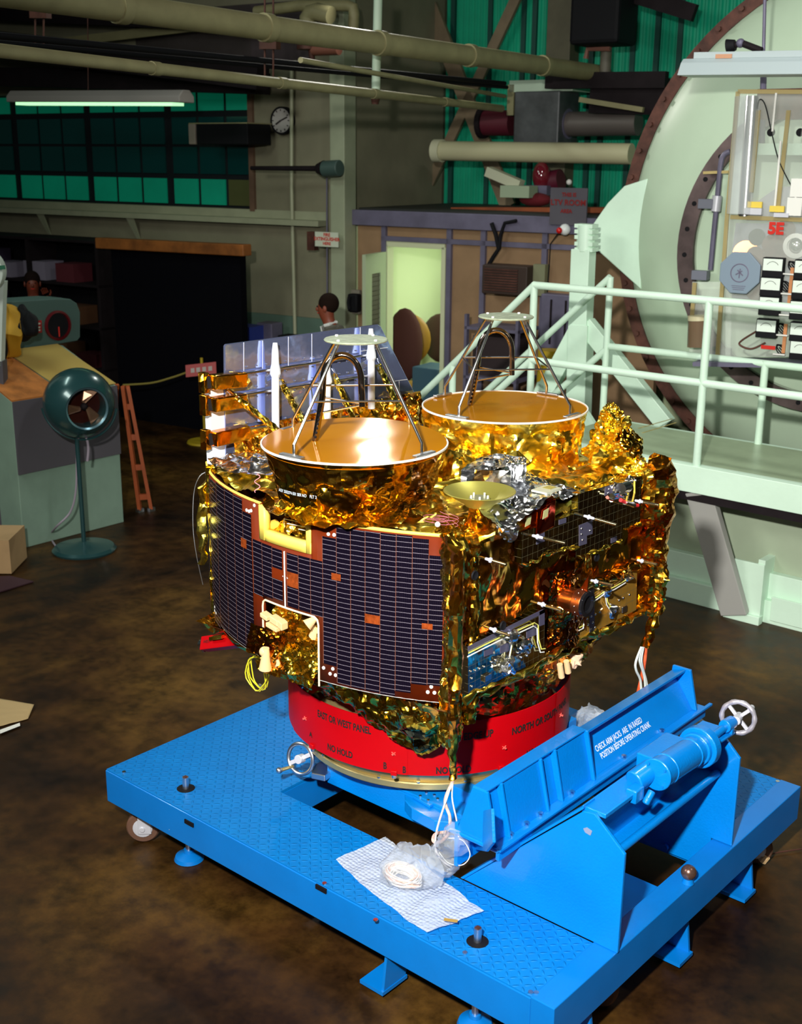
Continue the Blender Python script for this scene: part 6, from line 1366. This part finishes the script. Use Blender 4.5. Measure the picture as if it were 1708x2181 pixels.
# clear rack of meters
Yr = CI-ND*.62
def HR(x, y, d=0): return PL(x, y, Yr+ND*d, ND)
rk = thing('meter_rack', 'clear acrylic rack packed with panel meters, tubes and red 5E lettering before the dome', 'rack', Vector((HR(1640, 760).x, HR(1640, 760).y, ZD)))
MT['acry'] = mat('clear_plastic_sheet', (.88, .95, .88), .06, alpha=.22, spec=.8)
MT['acedge'] = mat('amber_acrylic_edge', (.45, .36, .16), .2, alpha=.75)
def sheet(pts, m, name, th=.008, d=0): return MB().prism([HR(x, y, d) for x, y in pts], -ND*th).build(name, m, rk, smooth=None)
sheet([(1572, 195), (1830, 195), (1830, 760), (1545, 760), (1548, 470)], 'acry', 'front_sheet', d=-.02)
sheet([(1475, 600), (1560, 600), (1556, 760), (1468, 760)], 'acry', 'lower_sheet', d=.0)
for pts in ([(1572, 195), (1548, 470)], [(1616, 235), (1600, 410)], [(1680, 235), (1655, 460)], [(1572, 195), (1800, 196)], [(1556, 462), (1800, 472)], [(1548, 470), (1528, 760)], [(1480, 602), (1468, 740)]):
    MB().bar(HR(*pts[0], -.03), HR(*pts[1], -.03), .028, .02, up=ND).build('edge_strip', 'acedge', rk, smooth=None)
MB().cyl(HR(1592, 205, -.05), HR(1574, 455, -.05), .085, n=28).build('clear_tube', mat('clear_tube', (.85, .92, .95), .05, alpha=.35, spec=1, coat=1), rk)
MB().cyl(HR(1604, 205, -.0), HR(1586, 460, -.0), .05, n=20).build('silver_tube', 'steel', rk)
for (x0, y0, x1, y1) in ((1653, 198, 1645, 280), (1663, 300, 1650, 440), (1697, 380, 1692, 460)): MB().cyl(HR(x0, y0, -.05), HR(x1, y1, -.05), .008, n=8).build('glass_rod', 'white', rk)
MB().tube(curve3([HR(1612, 232, -.04), HR(1618, 212, -.04), HR(1630, 225, -.04), HR(1645, 290, -.04), HR(1660, 345, -.04), HR(1690, 405, -.04), HR(1700, 420, -.04)]), .004, 6).build('cord', 'black', rk)
MB().cyl(HR(1626, 160, .1), HR(1622, 330, .1), .022, n=10).build('post', 'stud', rk)
for px in (1642, 1704): MB().cyl(HR(px, 282, -.0), HR(px, 282, -.03), .027, n=20).build('black_knob', 'black', rk)
MB().obox(HR(1700, 318, .05), WD*.38, ND*.02, Vector((0, 0, .038))).build('cream_strip', 'mint', rk, smooth=None)
MB().prism([HR(x, y, .06) for x, y in ((1590, 470), (1612, 430), (1655, 400), (1700, 395), (1800, 395), (1800, 470))], -ND*.01).build('grey_disc_plate', mat('lilac_grey_plate', (.30, .30, .36), .4), rk, smooth=None)
MB().obox(HR(1690, 222, .12), WD*.24, ND*.05, Vector((0, 0, .10))).build('dark_unit', 'rust', rk, smooth=None)
pl2 = sheet([(1568, 475), (1800, 478), (1800, 700), (1560, 640), (1556, 560)], mat('lilac_plate', (.28, .29, .36), .35, .2), 'instrument_plate', d=.10)
for px, py, r_, mm in ((1612, 505, .058, 'black'), (1647, 522, .078, 'rust'), (1588, 540, .09, bpy.data.materials['copper']), (1608, 543, .06, 'rust'), (1634, 562, .08, 'rust'), (1610, 617, .075, 'rust'), (1680, 540, .08, 'rust'), (1672, 490, .07, 'rust'), (1563, 622, .022, 'black')):
    MB().cyl(HR(px, py, .10), HR(px, py, .06), r_, n=28).build('port_disc', mm, pl2)
MB().lathe([(.055, 0), (.085, .01), (.085, .04), (.055, .05)], HR(1697, 523, .05), -ND, 28).build('white_ring', 'white', pl2)
MB().ball(HR(1697, 523, .05), .05).build('glass_bulb', 'steel', pl2)
oc = HR(1577, 581, -.06); mb = MB(); mb.prism([oc+WD*cos(a)*.155+Vector((0, 0, sin(a)*.155)) for a in [pi/8+k*pi/4 for k in range(8)]], -ND*.02)
op = mb.build('octagonal_plate', mat('blue_grey_plastic', (.21, .28, .36), .5), rk, smooth=None, bevel=.006)
MB().lathe([(.058, 0), (.062, .001), (.066, 0)], oc-ND*.021, -ND, 32).build('round_emblem', 'stud', op)
mb = MB()
for k in range(3): a = k*2.1+.6; mb.bar(oc-ND*.022+WD*cos(a)*.03-Vector((0, 0, sin(a)*.03)), oc-ND*.022-WD*cos(a)*.02+Vector((0, 0, sin(a)*.035)), .008, .001, up=ND)
mb.build('emblem_mark', 'stud', op, smooth=None)
for i in range(3): MB().bar(oc-ND*.0215-WD*.05*(1-.1*i)+Vector((0, 0, -.09-.013*i)), oc-ND*.0215+WD*.05*(1-.1*i)+Vector((0, 0, -.09-.013*i)), .004, .001, up=ND).build('fine_print', 'stud', op, smooth=None)
text('5E', .105, 'redink', HR(1636, 487, -.05), WD, (0, 0, 1), rk, bold=.006)
def meter(px, py):
    c = HR(px, py, -.06); k = MB().obox(c, WD*.072, ND*.03, Vector((0, 0, .066))).build('panel_meter', 'black', rk, smooth=None, bevel=.004)
    MB().obox(c-ND*.031+Vector((0, 0, .018)), WD*.066, ND*.002, Vector((0, 0, .040))).build('meter_face', mat('meter_face', (.78, .88, .80), .4), k, smooth=None)
    mb = MB(); a0 = c-ND*.034+Vector((0, 0, -.015)); P = [a0+WD*cos(a)*.048+Vector((0, 0, sin(a)*.055)) for a in [pi*.2+i*pi*.6/8 for i in range(9)]]; mb.tube(P, .0015, 5); mb.build('meter_scale', 'ink', k)
for px, py in ((1648, 569), (1643, 610), (1640, 651), (1634, 699), (1716, 574), (1711, 616), (1706, 660), (1706, 706), (1706, 745)): meter(px, py)
for (x0, y0, x1, y1) in ((1688, 570, 1680, 650), (1674, 690, 1668, 752)): MB().bar(HR(x0, y0, -.05), HR(x1, y1, -.05), .024, .01, up=ND).build('orange_strip', mat('orange_strip', (.55, .22, .08), .5), rk, smooth=None)
for px, py in ((1680, 583), (1676, 625), (1671, 670), (1665, 713), (1659, 754)): MB().bar(HR(px-13, py, -.07), HR(px+13, py+2, -.07), .02, .01).build('white_terminal', 'white', rk, smooth=None, bevel=.003)
for px, py in ((1688, 568), (1672, 610), (1666, 700), (1662, 745)): MB().tube([HR(px, py, -.03)+WD*cos(i*.5)*.03+Vector((0, 0, sin(i*.45)*.035)) for i in range(30)], .005, 5).build('wire_loom', 'black', rk)
MB().tube(curve3([HR(1612, 705, -.05), HR(1580, 725, -.05), HR(1576, 735, -.05), HR(1600, 743, -.05), HR(1630, 730, -.05)]), .007, 6).build('dark_cord', 'rust', rk)
MB().obox(HR(1636, 740, -.06), WD*.05, ND*.003, Vector((0, 0, .013))).build('red_label', 'redink', rk, smooth=None)
for px, py, mm in ((1608, 436, 'yellow_lead'), (1655, 445, 'yellow_lead')): MB().obox(HR(px, py, -.05), WD*.05, ND*.01, Vector((0, 0, .02))).build('yellow_tag', bpy.data.materials[mm], rk, smooth=None)
MB().obox(HR(1605, 450, -.05), WD*.06, ND*.02, Vector((0, 0, .022))).obox(HR(1665, 458, -.05), WD*.05, ND*.02, Vector((0, 0, .014))).build('silver_block', 'silverpaint', rk, smooth=None)
for px, py in ((1702, 400), (1694, 440)): MB().obox(HR(px, py, -.03), WD*.05, ND*.03, Vector((0, 0, .06))).build('bright_unit', 'white', rk, smooth=None)
jar = MB().cyl(HR(1488, 680, -.06), HR(1486, 738, -.06), .075, n=24).build('amber_jar', mat('smoky_jar', (.20, .13, .08), .15, alpha=.85), rk)
MB().cyl(HR(1488, 672, -.06), HR(1488, 682, -.06), .078, n=24).build('jar_lid', mat('pale_lid', (.6, .55, .35), .4), rk)
MB().bar(HR(1490, 770, 0), HR(1800, 775, 0), .3, .03).build('rack_base', 'stud', rk, smooth=None)
for px in (1500, 1760): q = HR(px, 768, 0); MB().bar(q, q+ND*.62, .04, .05).build('rack_bracket', 'stud', rk, smooth=None)
# unlit fluorescent fixture over the rack
ff = thing('fluorescent_fixture', 'white fluorescent fixture, unlit, hanging before the dome top right', 'lamp', HR(1600, 165, -.3))
def HF(x, y, d=-.35): return HR(x, y, d)
A0, A1 = HF(1458, 163), HF(1830, 160); dv = (A1-A0).normalized(); Lf = (A1-A0).length; up = Vector((0, 0, 1)); nn = -ND
q1 = HF(1478, 126); hgt = q1.z-A0.z; q0z = HF(1480, 112).z-A0.z
MB().prism([A0+nn*.14, A0+nn*.14+up*.006, A0+nn*.09+up*hgt*.75, A0+nn*.05+up*hgt, A0-nn*.05+up*hgt, A0-nn*.09+up*hgt*.75, A0-nn*.14+up*.006, A0-nn*.14], dv*Lf).build('reflector', mat('white_enamel', (.42, .50, .52), .4), ff, smooth=None, bevel=.003)
MB().prism([A0+dv*.07+nn*.05+up*hgt, A0+dv*.07+nn*.05+up*q0z, A0+dv*.07-nn*.05+up*q0z, A0+dv*.07-nn*.05+up*hgt], dv*(Lf-.1)).build('ballast_box', bpy.data.materials['white_enamel'], ff, smooth=None, bevel=.003)
MB().obox(HF(1547, 121)-ND*.055, dv*.055, ND*.002, Vector((0, 0, .013))).build('paper_label', mat('orange_label', (.55, .28, .16), .6), ff, smooth=None)
MB().cyl(HF(1626, 112, -.1), HF(1630, -40, -.1), .012, n=8).build('hanger_rod', 'stud', ff)
sl = thing('spot_lamp', 'small dark swivel spot lamp above the white fixture', 'lamp', HR(1575, 100, -.2))
MB().cyl(HR(1549, 100, -.2), HR(1566, 96, -.2), .05, .035, 16).build('lamp_head', 'black', sl)
MB().cyl(HR(1566, 96, -.2), HR(1582, 92, -.2), .02, n=10).cyl(HR(1580, 92, -.2), HR(1622, 108, -.2), .022, n=10).build('lamp_arm', 'darksteel', sl)
MB().ball(HR(1577, 92, -.2), .03).build('joint', 'stud', sl)

# ================================================================ LEFT SIDE: CONSOLE, LAMP, LADDER
F0, F1 = PZ(51, 1168, 0), PZ(264, 1112, 0); fx = (F1-F0).normalized(); fn_ = Vector((-fx.y, fx.x, 0))
if fn_.dot(FWD) < 0: fn_ = -fn_
def PF(x, y, d=0): return PL(x, y, F0+fn_*d, fn_)
con = thing('console', 'mint-grey sloping desk console with a grey-green instrument hood', 'console', F0.lerp(F1, .5))
zl = PF(33, 855).z; F0b = F0-fx*.02; dep = .95
T0, T1 = Vector((F0.x, F0.y, zl)), Vector((F1.x, F1.y, zl)); zb2 = PF(167, 731, .72).z
bk0, bk1 = T0+fn_*.72, T1+fn_*.72; bk0.z = bk1.z = zb2
MB().prism([F0, F0+fn_*dep, F0+fn_*dep+Vector((0, 0, zb2)), bk0, T0], F1-F0).build('cabinet', mat('mint_grey_enamel', (.22, .33, .26), .5, var=.08), con, smooth=None, bevel=.006)
pn0 = PF(45, 1010).z; MB().prism([F0+Vector((0, 0, pn0))-fn_*.004, T0-fn_*.004-Vector((0, 0, .0)), T1-fn_*.004, F1-fn_*.004+Vector((0, 0, pn0))], -fn_*.012).build('grey_cloth', mat('grey_violet_cloth', (.085, .08, .095), .8), con, smooth=None)
MB().prism([T0+fn_*.0, T0+(bk0-T0)*1, bk0.lerp(bk1, .42), T0.lerp(T1, .48)], Vector((0, 0, .012))).build('timber_top', mat('orange_wood', (.42, .15, .03), .6, var=.35, vscale=8), con, smooth=None)
tag(MB().prism([T0.lerp(T1, .50)+Vector((0, 0, .013)), T1+Vector((0, 0, .013)), bk1.lerp(bk0, .05)+Vector((0, 0, .013)), bk0.lerp(bk1, .42)+Vector((0, 0, .013))], Vector((0, 0, .005))).build('folder', mat('mustard_card', (.42, .30, .07), .7), smooth=None), 'mustard card sheet lying on the sloping console top', 'card')
def PH(x, y): return PF(x, y, .74)
hd_ = [PH(-60, 765), PH(-60, 650), PH(-40, 646), PH(120, 636), PH(150, 637), PH(164, 646), PH(171, 665), PH(171, 718), PH(165, 726)]
ho_ = MB().prism(hd_, fn_*.3).build('instrument_hood', mat('grey_green_hood', (.055, .105, .095), .5), con, smooth=None, bevel=.008)
c = PH(122, 693); rr_ = (PH(122, 661)-c).length
MB().lathe([(rr_, 0), (rr_, .02), (rr_*.86, .025), (rr_*.84, .008), (0, .008)], c, -fn_, 36).build('dial', mat('dark_red_bezel', (.10, .004, .008), .25), ho_)
MB().lathe([(rr_*.82, .010), (0, .012)], c, -fn_, 36).build('dial_glass', 'black', ho_)
MB().bar(c-fn_*.02-Vector((0, 0, .01)), c-fn_*.02-Vector((0, 0, rr_*.75)), .012, .003, up=fn_).build('needle', 'redink', ho_, smooth=None)
lb_ = MB().prism([PH(70, 684), PH(88, 682), PH(89, 708), PH(71, 711)], -fn_*.004).build('red_label', mat('red_placard', (.45, .01, .015), .5), ho_, smooth=None)
for y in (689, 697, 703): MB().bar(PH(73, y+.7)-fn_*.006, PH(85, y)-fn_*.006, .014, .001, up=fn_).build('label_line', 'white', lb_, smooth=None)
def lump(cpx, r, sc_, label, m, cat, name, dd_=.55):
    c = PF(*cpx, dd_); mb = MB().ball(c, r, 30, 20, sc_); mb.v = [v+noise.noise_vector(v*9)*r*.35 for v in mb.v]; return tag(mb.build(name, m, smooth=.8), label, cat)
lump((16, 705), .17, (1, .5, 1.25), 'yellow cloth draped on the console hood at the left edge', mat('yellow_cloth', (.50, .27, .01), .7), 'cloth', 'yellow_cloth', .60)
lump((50, 692), .15, (1.15, .5, .95), 'black bag hanging over the yellow cloth on the console', 'black', 'bag', 'black_bag', .50)
lump((0, 735), .09, (.8, .5, 1.3), 'small black glove by the yellow cloth at the left edge', 'black', 'glove', 'black_glove', .45)
# ball lamp on a stand
lp0 = PZ(180, 1172, 0)
fn2 = thing('floor_fan', 'teal ball-shaped floor fan on a thin stand beside the console', 'fan', lp0)
tm = mat('teal_enamel', (.02, .07, .075), .25, .3, coat=.4)
MB().lathe([(0, 0), (.245, 0), (.25, .015), (.23, .035), (.08, .055), (.03, .075), (0, .075)], lp0, n=40).build('base', tm, fn2, smooth=.6)
nh = Vector((FWD.x, FWD.y, 0))
bc_ = PL(168, 858, lp0, nh); MB().cyl(lp0+Vector((0, 0, .07)), Vector((lp0.x, lp0.y, bc_.z-.25)), .018, n=14).build('stand', tm, fn2)
R_ = .268; fa = (CAM-bc_); fa.z = 0; fa.normalize(); fa = (fa*.93+_rt*.30-Vector((0, 0, .05))).normalized()
MB().lathe([(0, -R_)]+[(R_*sin(a), -R_*cos(a)) for a in [i*pi*.79/16 for i in range(1, 17)]]+[(R_*.60, R_*.74), (R_*.56, R_*.70), (R_*.54, R_*.2)], bc_, fa, 40).build('shell', tm, fn2, smooth=.6)
MB().lathe([(R_*.57, R_*.60), (R_*.62, R_*.63), (R_*.60, R_*.79), (R_*.55, R_*.76)], bc_, fa, 40).build('mouth_ring', mat('blue_steel_ring', (.16, .30, .36), .25, .7), fn2, smooth=.6)
MB().lathe([(R_*.56, R_*.22), (0, R_*.18)], bc_, fa, 32).build('inner_disc', mat('dark_red_brown', (.06, .015, .01), .2, .5), fn2)
x_ = fa.orthogonal().normalized(); y_ = fa.cross(x_)
for k in range(3):
    a = k*2.094+.4; e = x_*cos(a)+y_*sin(a); f_ = x_*cos(a+1.57)+y_*sin(a+1.57); c = bc_+fa*R_*.45
    MB().prism([c+e*.02, c+e*.14-f_*.05+fa*.02, c+e*.145+f_*.05-fa*.02, c+e*.03+f_*.03], fa*.004).build('blade', mat('fan_blade', (.22, .12, .07), .25, .6), fn2, smooth=None)
MB().ball(bc_+fa*R_*.47, .028).build('hub', 'darksteel', fn2)
arc_ = [bc_+_rt*cos(a)*(R_+.02)+Vector((0, 0, sin(a)*(R_+.02))) for a in [pi+.15+i*(pi-.3)/20 for i in range(21)]]
MB().tube(arc_, .010, 8).build('yoke', tm, fn2)
MB().tube(curve3([Vector((lp0.x, lp0.y, bc_.z-.27))-fa*-.02, PL(182, 930, lp0, nh), PL(188, 955, lp0, nh), PL(186, 982, lp0, nh)]), .010, 8).build('plug_lead', mat('lilac_cord', (.30, .26, .32), .5), fn2)
MB().tube(curve3([PL(163, 960, lp0, nh), PL(162, 1040, lp0, nh), PL(150, 1090, lp0, nh), PL(120, 1122, lp0, nh), PZ(108, 1140, .012), PZ(118, 1162, .012), PZ(133, 1168, .012)]), .008, 8).build('power_cord', bpy.data.materials['lilac_cord'], fn2)
# ladder
ld = thing('step_ladder', 'orange step ladder standing behind the console end', 'ladder', PZ(310, 1091, 0))
om = mat('orange_fibreglass', (.36, .07, .012), .5, var=.2)
La, Lb = PZ(298, 1090, 0), PZ(322, 1088, 0); up_pt = PL(262, 822, La, nh)
off = fn_*.45
for k, a in enumerate((La, Lb)):
    tp_ = up_pt+(_rt*.04 if k else Vector((0, 0, 0)))
    MB().bar(a+Vector((0, 0, .02)), tp_, .055, .03).build('rail', om, ld, smooth=None); MB().bar(a, a+Vector((0, 0, .03)), .06, .04).build('foot', 'alum', ld, smooth=None)
for a in (La-fn_*.0+off*1.3, Lb+off*1.3): MB().bar(a+Vector((0, 0, .0)), up_pt+off*.2, .04, .025).build('rear_rail', om, ld, smooth=None)
for k in range(4): f = .12+k*.24; MB().bar(La.lerp(up_pt, f), Lb.lerp(up_pt+_rt*.04, f), .03, .05).build('step', om, ld, smooth=None)
# rope barrier with sign
rp = thing('rope_barrier', 'yellow rope with a thin yellow post beyond the ladder', 'barrier', PZ(432, 942, 0))
pb_ = PZ(437, 942, 0); pt_ = PL(429, 762, pb_, nh)
MB().cyl(pb_, pt_, .016, n=10).build('post', mat('dull_yellow', (.42, .30, .01), .5), rp); MB().cyl(pb_, pb_+Vector((0, 0, .02)), .2, .19, 24).build('post_base', bpy.data.materials['dull_yellow'], rp)
MB().tube(curve3([PL(262, 820, pb_, nh), PL(320, 816, pb_, nh), PL(360, 806, pb_, nh), PL(400, 792, pb_, nh), PL(430, 775, pb_, nh)]), .011, 8).build('rope', mat('old_rope', (.22, .18, .03), .8), rp)
sn = thing('rope_sign', 'pink-red sign with pale lettering hanging on the yellow rope', 'sign', PL(428, 790, pb_, nh))
sgd = (_rt+Vector((0, 0, .12))).normalized(); syd = Vector((-.0, 0, 1)); 
MB().obox(PL(428, 787, pb_-nh*.05, nh), sgd*.165, nh*.004, syd*.065).build('board', mat('pink_sign', (.48, .09, .09), .6), sn, smooth=None)
for k_ in (-.09, -.03, .035, .10): MB().obox(PL(428, 787, pb_-nh*.056, nh)+sgd*k_, sgd*.02, nh*.001, syd*.024).build('pale_lettering', mat('faded_white', (.5, .45, .42), .7), sn, smooth=None)
# left edge things
w0 = PZ(4, 1150, 0)
t = thing('floor_post_scale', 'white round-topped weighing scale head at the left picture edge', 'scale', Vector((w0.x, w0.y, 0)))
sc_c = PL(-32, 575, w0, nh); rs2 = (PL(16, 575, w0, nh)-sc_c).length
MB().lathe([(0, 0), (rs2*.96, 0), (rs2, .03), (rs2, .12), (0, .14)], sc_c, -nh, 48).build('dial_head', mat('white_enamel_b', (.62, .72, .66), .4), t, smooth=.5)
MB().bar(PL(-25, 572, w0-nh*.15, nh), PL(11, 569, w0-nh*.15, nh), .03, .004, up=nh).build('green_mark', mat('green_mark', (.01, .12, .06), .5), t, smooth=None)
zz = PL(-10, 640, w0, nh); MB().prism([PL(-40, 600, w0, nh), PL(8, 600, w0, nh), PL(6, 645, w0, nh), PL(2, 780, w0, nh), PL(-40, 780, w0, nh)], nh*.1).build('neck', bpy.data.materials['white_enamel_b'], t, smooth=None)
MB().prism([PL(-60, 770, w0, nh), PL(5, 770, w0, nh), PL(24, 1140, w0, nh), Vector(PZ(24, 1152, 0)), PZ(-60, 1152, 0)], nh*.12).build('column', mat('violet_grey_column', (.075, .07, .085), .6), t, smooth=None)
q = PZ(25, 1225, 0); q2 = PZ(25, 1145, 0)
bxh = PL(22, 1148, q, nh).z
tag(MB().obox(q-_rt*.22+nh*.2+Vector((0, 0, bxh*.5)), _rt*.22, nh*.2, Vector((0, 0, bxh*.46))).build('cardboard_box', mat('cardboard', (.42, .27, .13), .8, var=.1), smooth=None), 'small cardboard box on the floor at the left picture edge', 'box')
tag(MB().prism([PZ(x, y, .004) for x, y in ((-80, 1235), (20, 1228), (72, 1240), (0, 1262), (-80, 1280))], (0, 0, .008)).build('floor_mat', mat('dark_plum_mat', (.035, .008, .015), .8), smooth=None), 'dark plum mat in front of the cardboard box', 'mat')
pf = lambda u, v: (PZ(-60+133*u-(12*v if u > .9 else 0), 1478+27*u+(85-62*u)*v, .006))+Vector((0, 0, .012*u*(1-v)+.008*noise.noise(Vector((u*4, v*4, 1)))**2))
bp_ = MB().grid(pf, 30, 20).build('brown_paper', mat('kraft_paper', (.42, .30, .14), .8), smooth=.8); tag(bp_, 'torn sheet of brown paper on the floor at the left picture edge', 'paper')
so = bp_.modifiers.new('s', 'SOLIDIFY'); so.thickness = .002
MB().prism([PZ(x, y, .012) for x, y in ((0, 1555), (42, 1540), (43, 1546), (0, 1563))], (0, 0, .002)).build('white_edge', 'white', bp_, smooth=None)
tg = thing('tag_string', 'tiny white tag on a string on the floor right of the dolly', 'tag', PZ(1627, 1830, .01))
MB().cyl(PZ(1622, 1834, .02), PZ(1632, 1822, .05), .02, n=8).build('tag', 'ceramic', tg); MB().tube(curve3([PZ(1632, 1822, .01), PZ(1660, 1815, .01), PZ(1708, 1808, .01)]), .003, 5).build('string', 'rust', tg)

# ================================================================ PEOPLE
def figure(name, label, base, yaw, shirt, trousers, skin, hair, arms, jacket=None, head_turn=0, lean=0):
    t = thing(name, label, 'person', base); ORG[t.name] = Vector(base)
    import bmesh
    V = []; E = []; R = []
    def v(x, y, z, r, p=None, ry=None):
        V.append((x, y, z)); R.append((r, ry or r)); i = len(V)-1
        if p is not None: E.append((p, i))
        return i
    pel = v(0, 0, .95, .155, None, .115); wa = v(0, lean*.3, 1.12, .14, pel, .105); ch = v(0, lean*.7, 1.33, .165, wa, .12); nk0 = v(0, lean*1.0, 1.47, .085, ch); nk = v(0, lean*1.15, 1.53, .055, nk0)
    hd0 = v(0, lean*1.25+.01, 1.60, .07, nk, .08); hd1 = v(0, lean*1.3+.01, 1.67, .075, hd0, .09); hd2 = v(0, lean*1.3, 1.74, .052, hd1, .062)
    for s in (-1, 1):
        hip = v(s*.09, 0, .88, .10, pel); kn = v(s*.10, .02, .48, .062, hip); an = v(s*.10, -.01, .09, .042, kn); v(s*.10, .15, .035, .035, an)
        shd_ = v(s*.185, lean*.9, 1.42, .066, ch); A = arms[0 if s < 0 else 1]; el = v(*A[0], .045, shd_); wr = v(*A[1], .030, el); ha = v(*A[2], .034, wr, .018)
    me = bpy.data.meshes.new('body'); me.from_pydata(V, E, []); ob = bpy.data.objects.new('body', me); COL.objects.link(ob)
    sk_ = ob.modifiers.new('skin', 'SKIN'); sk_.use_smooth_shade = True
    for i, r in enumerate(R): me.skin_vertices[0].data[i].radius = r
    me.skin_vertices[0].data[0].use_root = True
    ss = ob.modifiers.new('sub', 'SUBSURF'); ss.levels = 2; ss.render_levels = 2
    dg = bpy.context.evaluated_depsgraph_get(); em = bpy.data.meshes.new_from_object(ob.evaluated_get(dg)); bpy.data.objects.remove(ob)
    Rm = Matrix.Rotation(yaw, 3, 'Z')
    cloth_m = mat(name+'_cloth', jacket or shirt, .85, var=.1); skm = mat(name+'_skin', skin, .5); tr = mat(name+'_trousers', trousers, .85)
    for x in em.materials: pass
    em.materials.clear(); em.materials.append(cloth_m); em.materials.append(skm); em.materials.append(tr)
    for p in em.polygons:
        c = p.center; p.use_smooth = True
        hand = any((c-Vector(a[1])).length < .10 and (c-Vector(a[1])).dot(Vector(a[1])-Vector(a[0])) > 0 or (c-Vector(a[2])).length < .07 for a in arms)
        p.material_index = 1 if (c.z > 1.51 and abs(c.x) < .14) or hand else (2 if c.z < .95 and not abs(c.x) > .2 else 0)
    for x in em.vertices: x.co = Rm @ x.co
    o = bpy.data.objects.new('body', em); COL.objects.link(o); o.parent = t; ORG[o.name] = Vector(base)
    def W(p): return Vector(base)+Rm @ Vector(p)
    hr = Matrix.Rotation(yaw+head_turn, 3, 'Z'); hc2 = W((0, lean*1.3, 1.665))
    MB().ball(hc2+hr @ Vector((0, -.022, .035)), 1, 20, 14, (.086, .098, .098), hr).build('hair', mat(name+'_hair', hair, .9, spec=.1), t)
    MB().ball(hc2+hr @ Vector((0, .085, -.02)), 1, 10, 8, (.013, .02, .022), hr).build('nose', skm, t)
    for s in (-1, 1):
        MB().ball(hc2+hr @ Vector((s*.032, .082, .008)), .007, 10, 8).build('eye', 'black', t); MB().ball(hc2+hr @ Vector((s*.080, .0, -.01)), 1, 10, 8, (.012, .02, .032), hr).build('ear', skm, t)
    MB().ball(hc2+hr @ Vector((0, .080, -.055)), 1, 10, 6, (.024, .008, .006), hr).build('mouth', 'redink', t)
    for a in arms:
        w_, h_ = Vector(a[1]), Vector(a[2]); d = (h_-w_).normalized(); sd = d.cross(Vector((0, 1, .2))).normalized()
        for k in range(4):
            s0 = h_+d*.03+sd*(k-1.5)*.018; L_ = (.055, .065, .06, .048)[k]; MB().tube([W(s0), W(s0+d*L_*.6), W(s0+d*L_+Vector((0, .012, 0)))], [.009, .008, .006], 8).build('finger', skm, t)
        s0 = h_-d*.01+sd*.03; MB().tube([W(s0), W(s0+d*.025+sd*.025), W(s0+d*.05+sd*.03)], [.011, .009, .007], 8).build('thumb', skm, t)
    for s in (-1, 1): MB().ball(W((s*.10, .05, .04)), 1, 14, 8, (.05, .14, .045), Rm).build('shoe', 'black', t)
    if jacket: 
        c = W((0, lean*.8+.115, 1.40)); MB().prism([W((-.05, lean+.085, 1.49)), W((.05, lean+.085, 1.49)), W((.0, lean*.5+.125, 1.22))], Rm @ Vector((0, .012, 0))).build('shirt_front', mat(name+'_shirt', shirt, .8), t, smooth=None)
        MB().tube([W((-.06, lean*1.0+.05, 1.50)), W((-.065, lean, 1.515)), W((0, lean*1.1-.06, 1.53)), W((.065, lean, 1.515)), W((.06, lean+.05, 1.50))], .016, 8).build('collar', bpy.data.materials[name+'_shirt'], t)
    return t
pp1 = PZ(697, 630, 1.775); hang = lambda s: ((s*.25, -.02, 1.14), (s*.26, .08, .92), (s*.26, .11, .84))
yaw1 = math.atan2(-_rt.y*.9+FWD.y*.25, -_rt.x*.9+FWD.x*.25)-pi/2
figure('person', 'person in a grey jacket and white shirt facing left, behind the mirrored shield', Vector((pp1.x+_rt.x*.19, pp1.y+_rt.y*.19, 0)), yaw1, (.62, .64, .62), (.03, .03, .035), (.20, .045, .02), (.012, .006, .004), (hang(-1), hang(1)), jacket=(.10, .095, .075), head_turn=.1, lean=.16)
cpt = PZ(68, 592, 1.72); yaw2 = math.atan2(CAM.y-cpt.y, CAM.x-cpt.x)-pi/2
figure('person', 'person in a white short-sleeved shirt raising a hand behind the console hood', Vector((cpt.x, cpt.y, 0)), yaw2, (.40, .42, .45), (.02, .02, .03), (.16, .03, .012), (.01, .005, .004), (((-.26, .06, 1.22), (-.18, .18, 1.45), (-.14, .21, 1.55)), hang(1)))
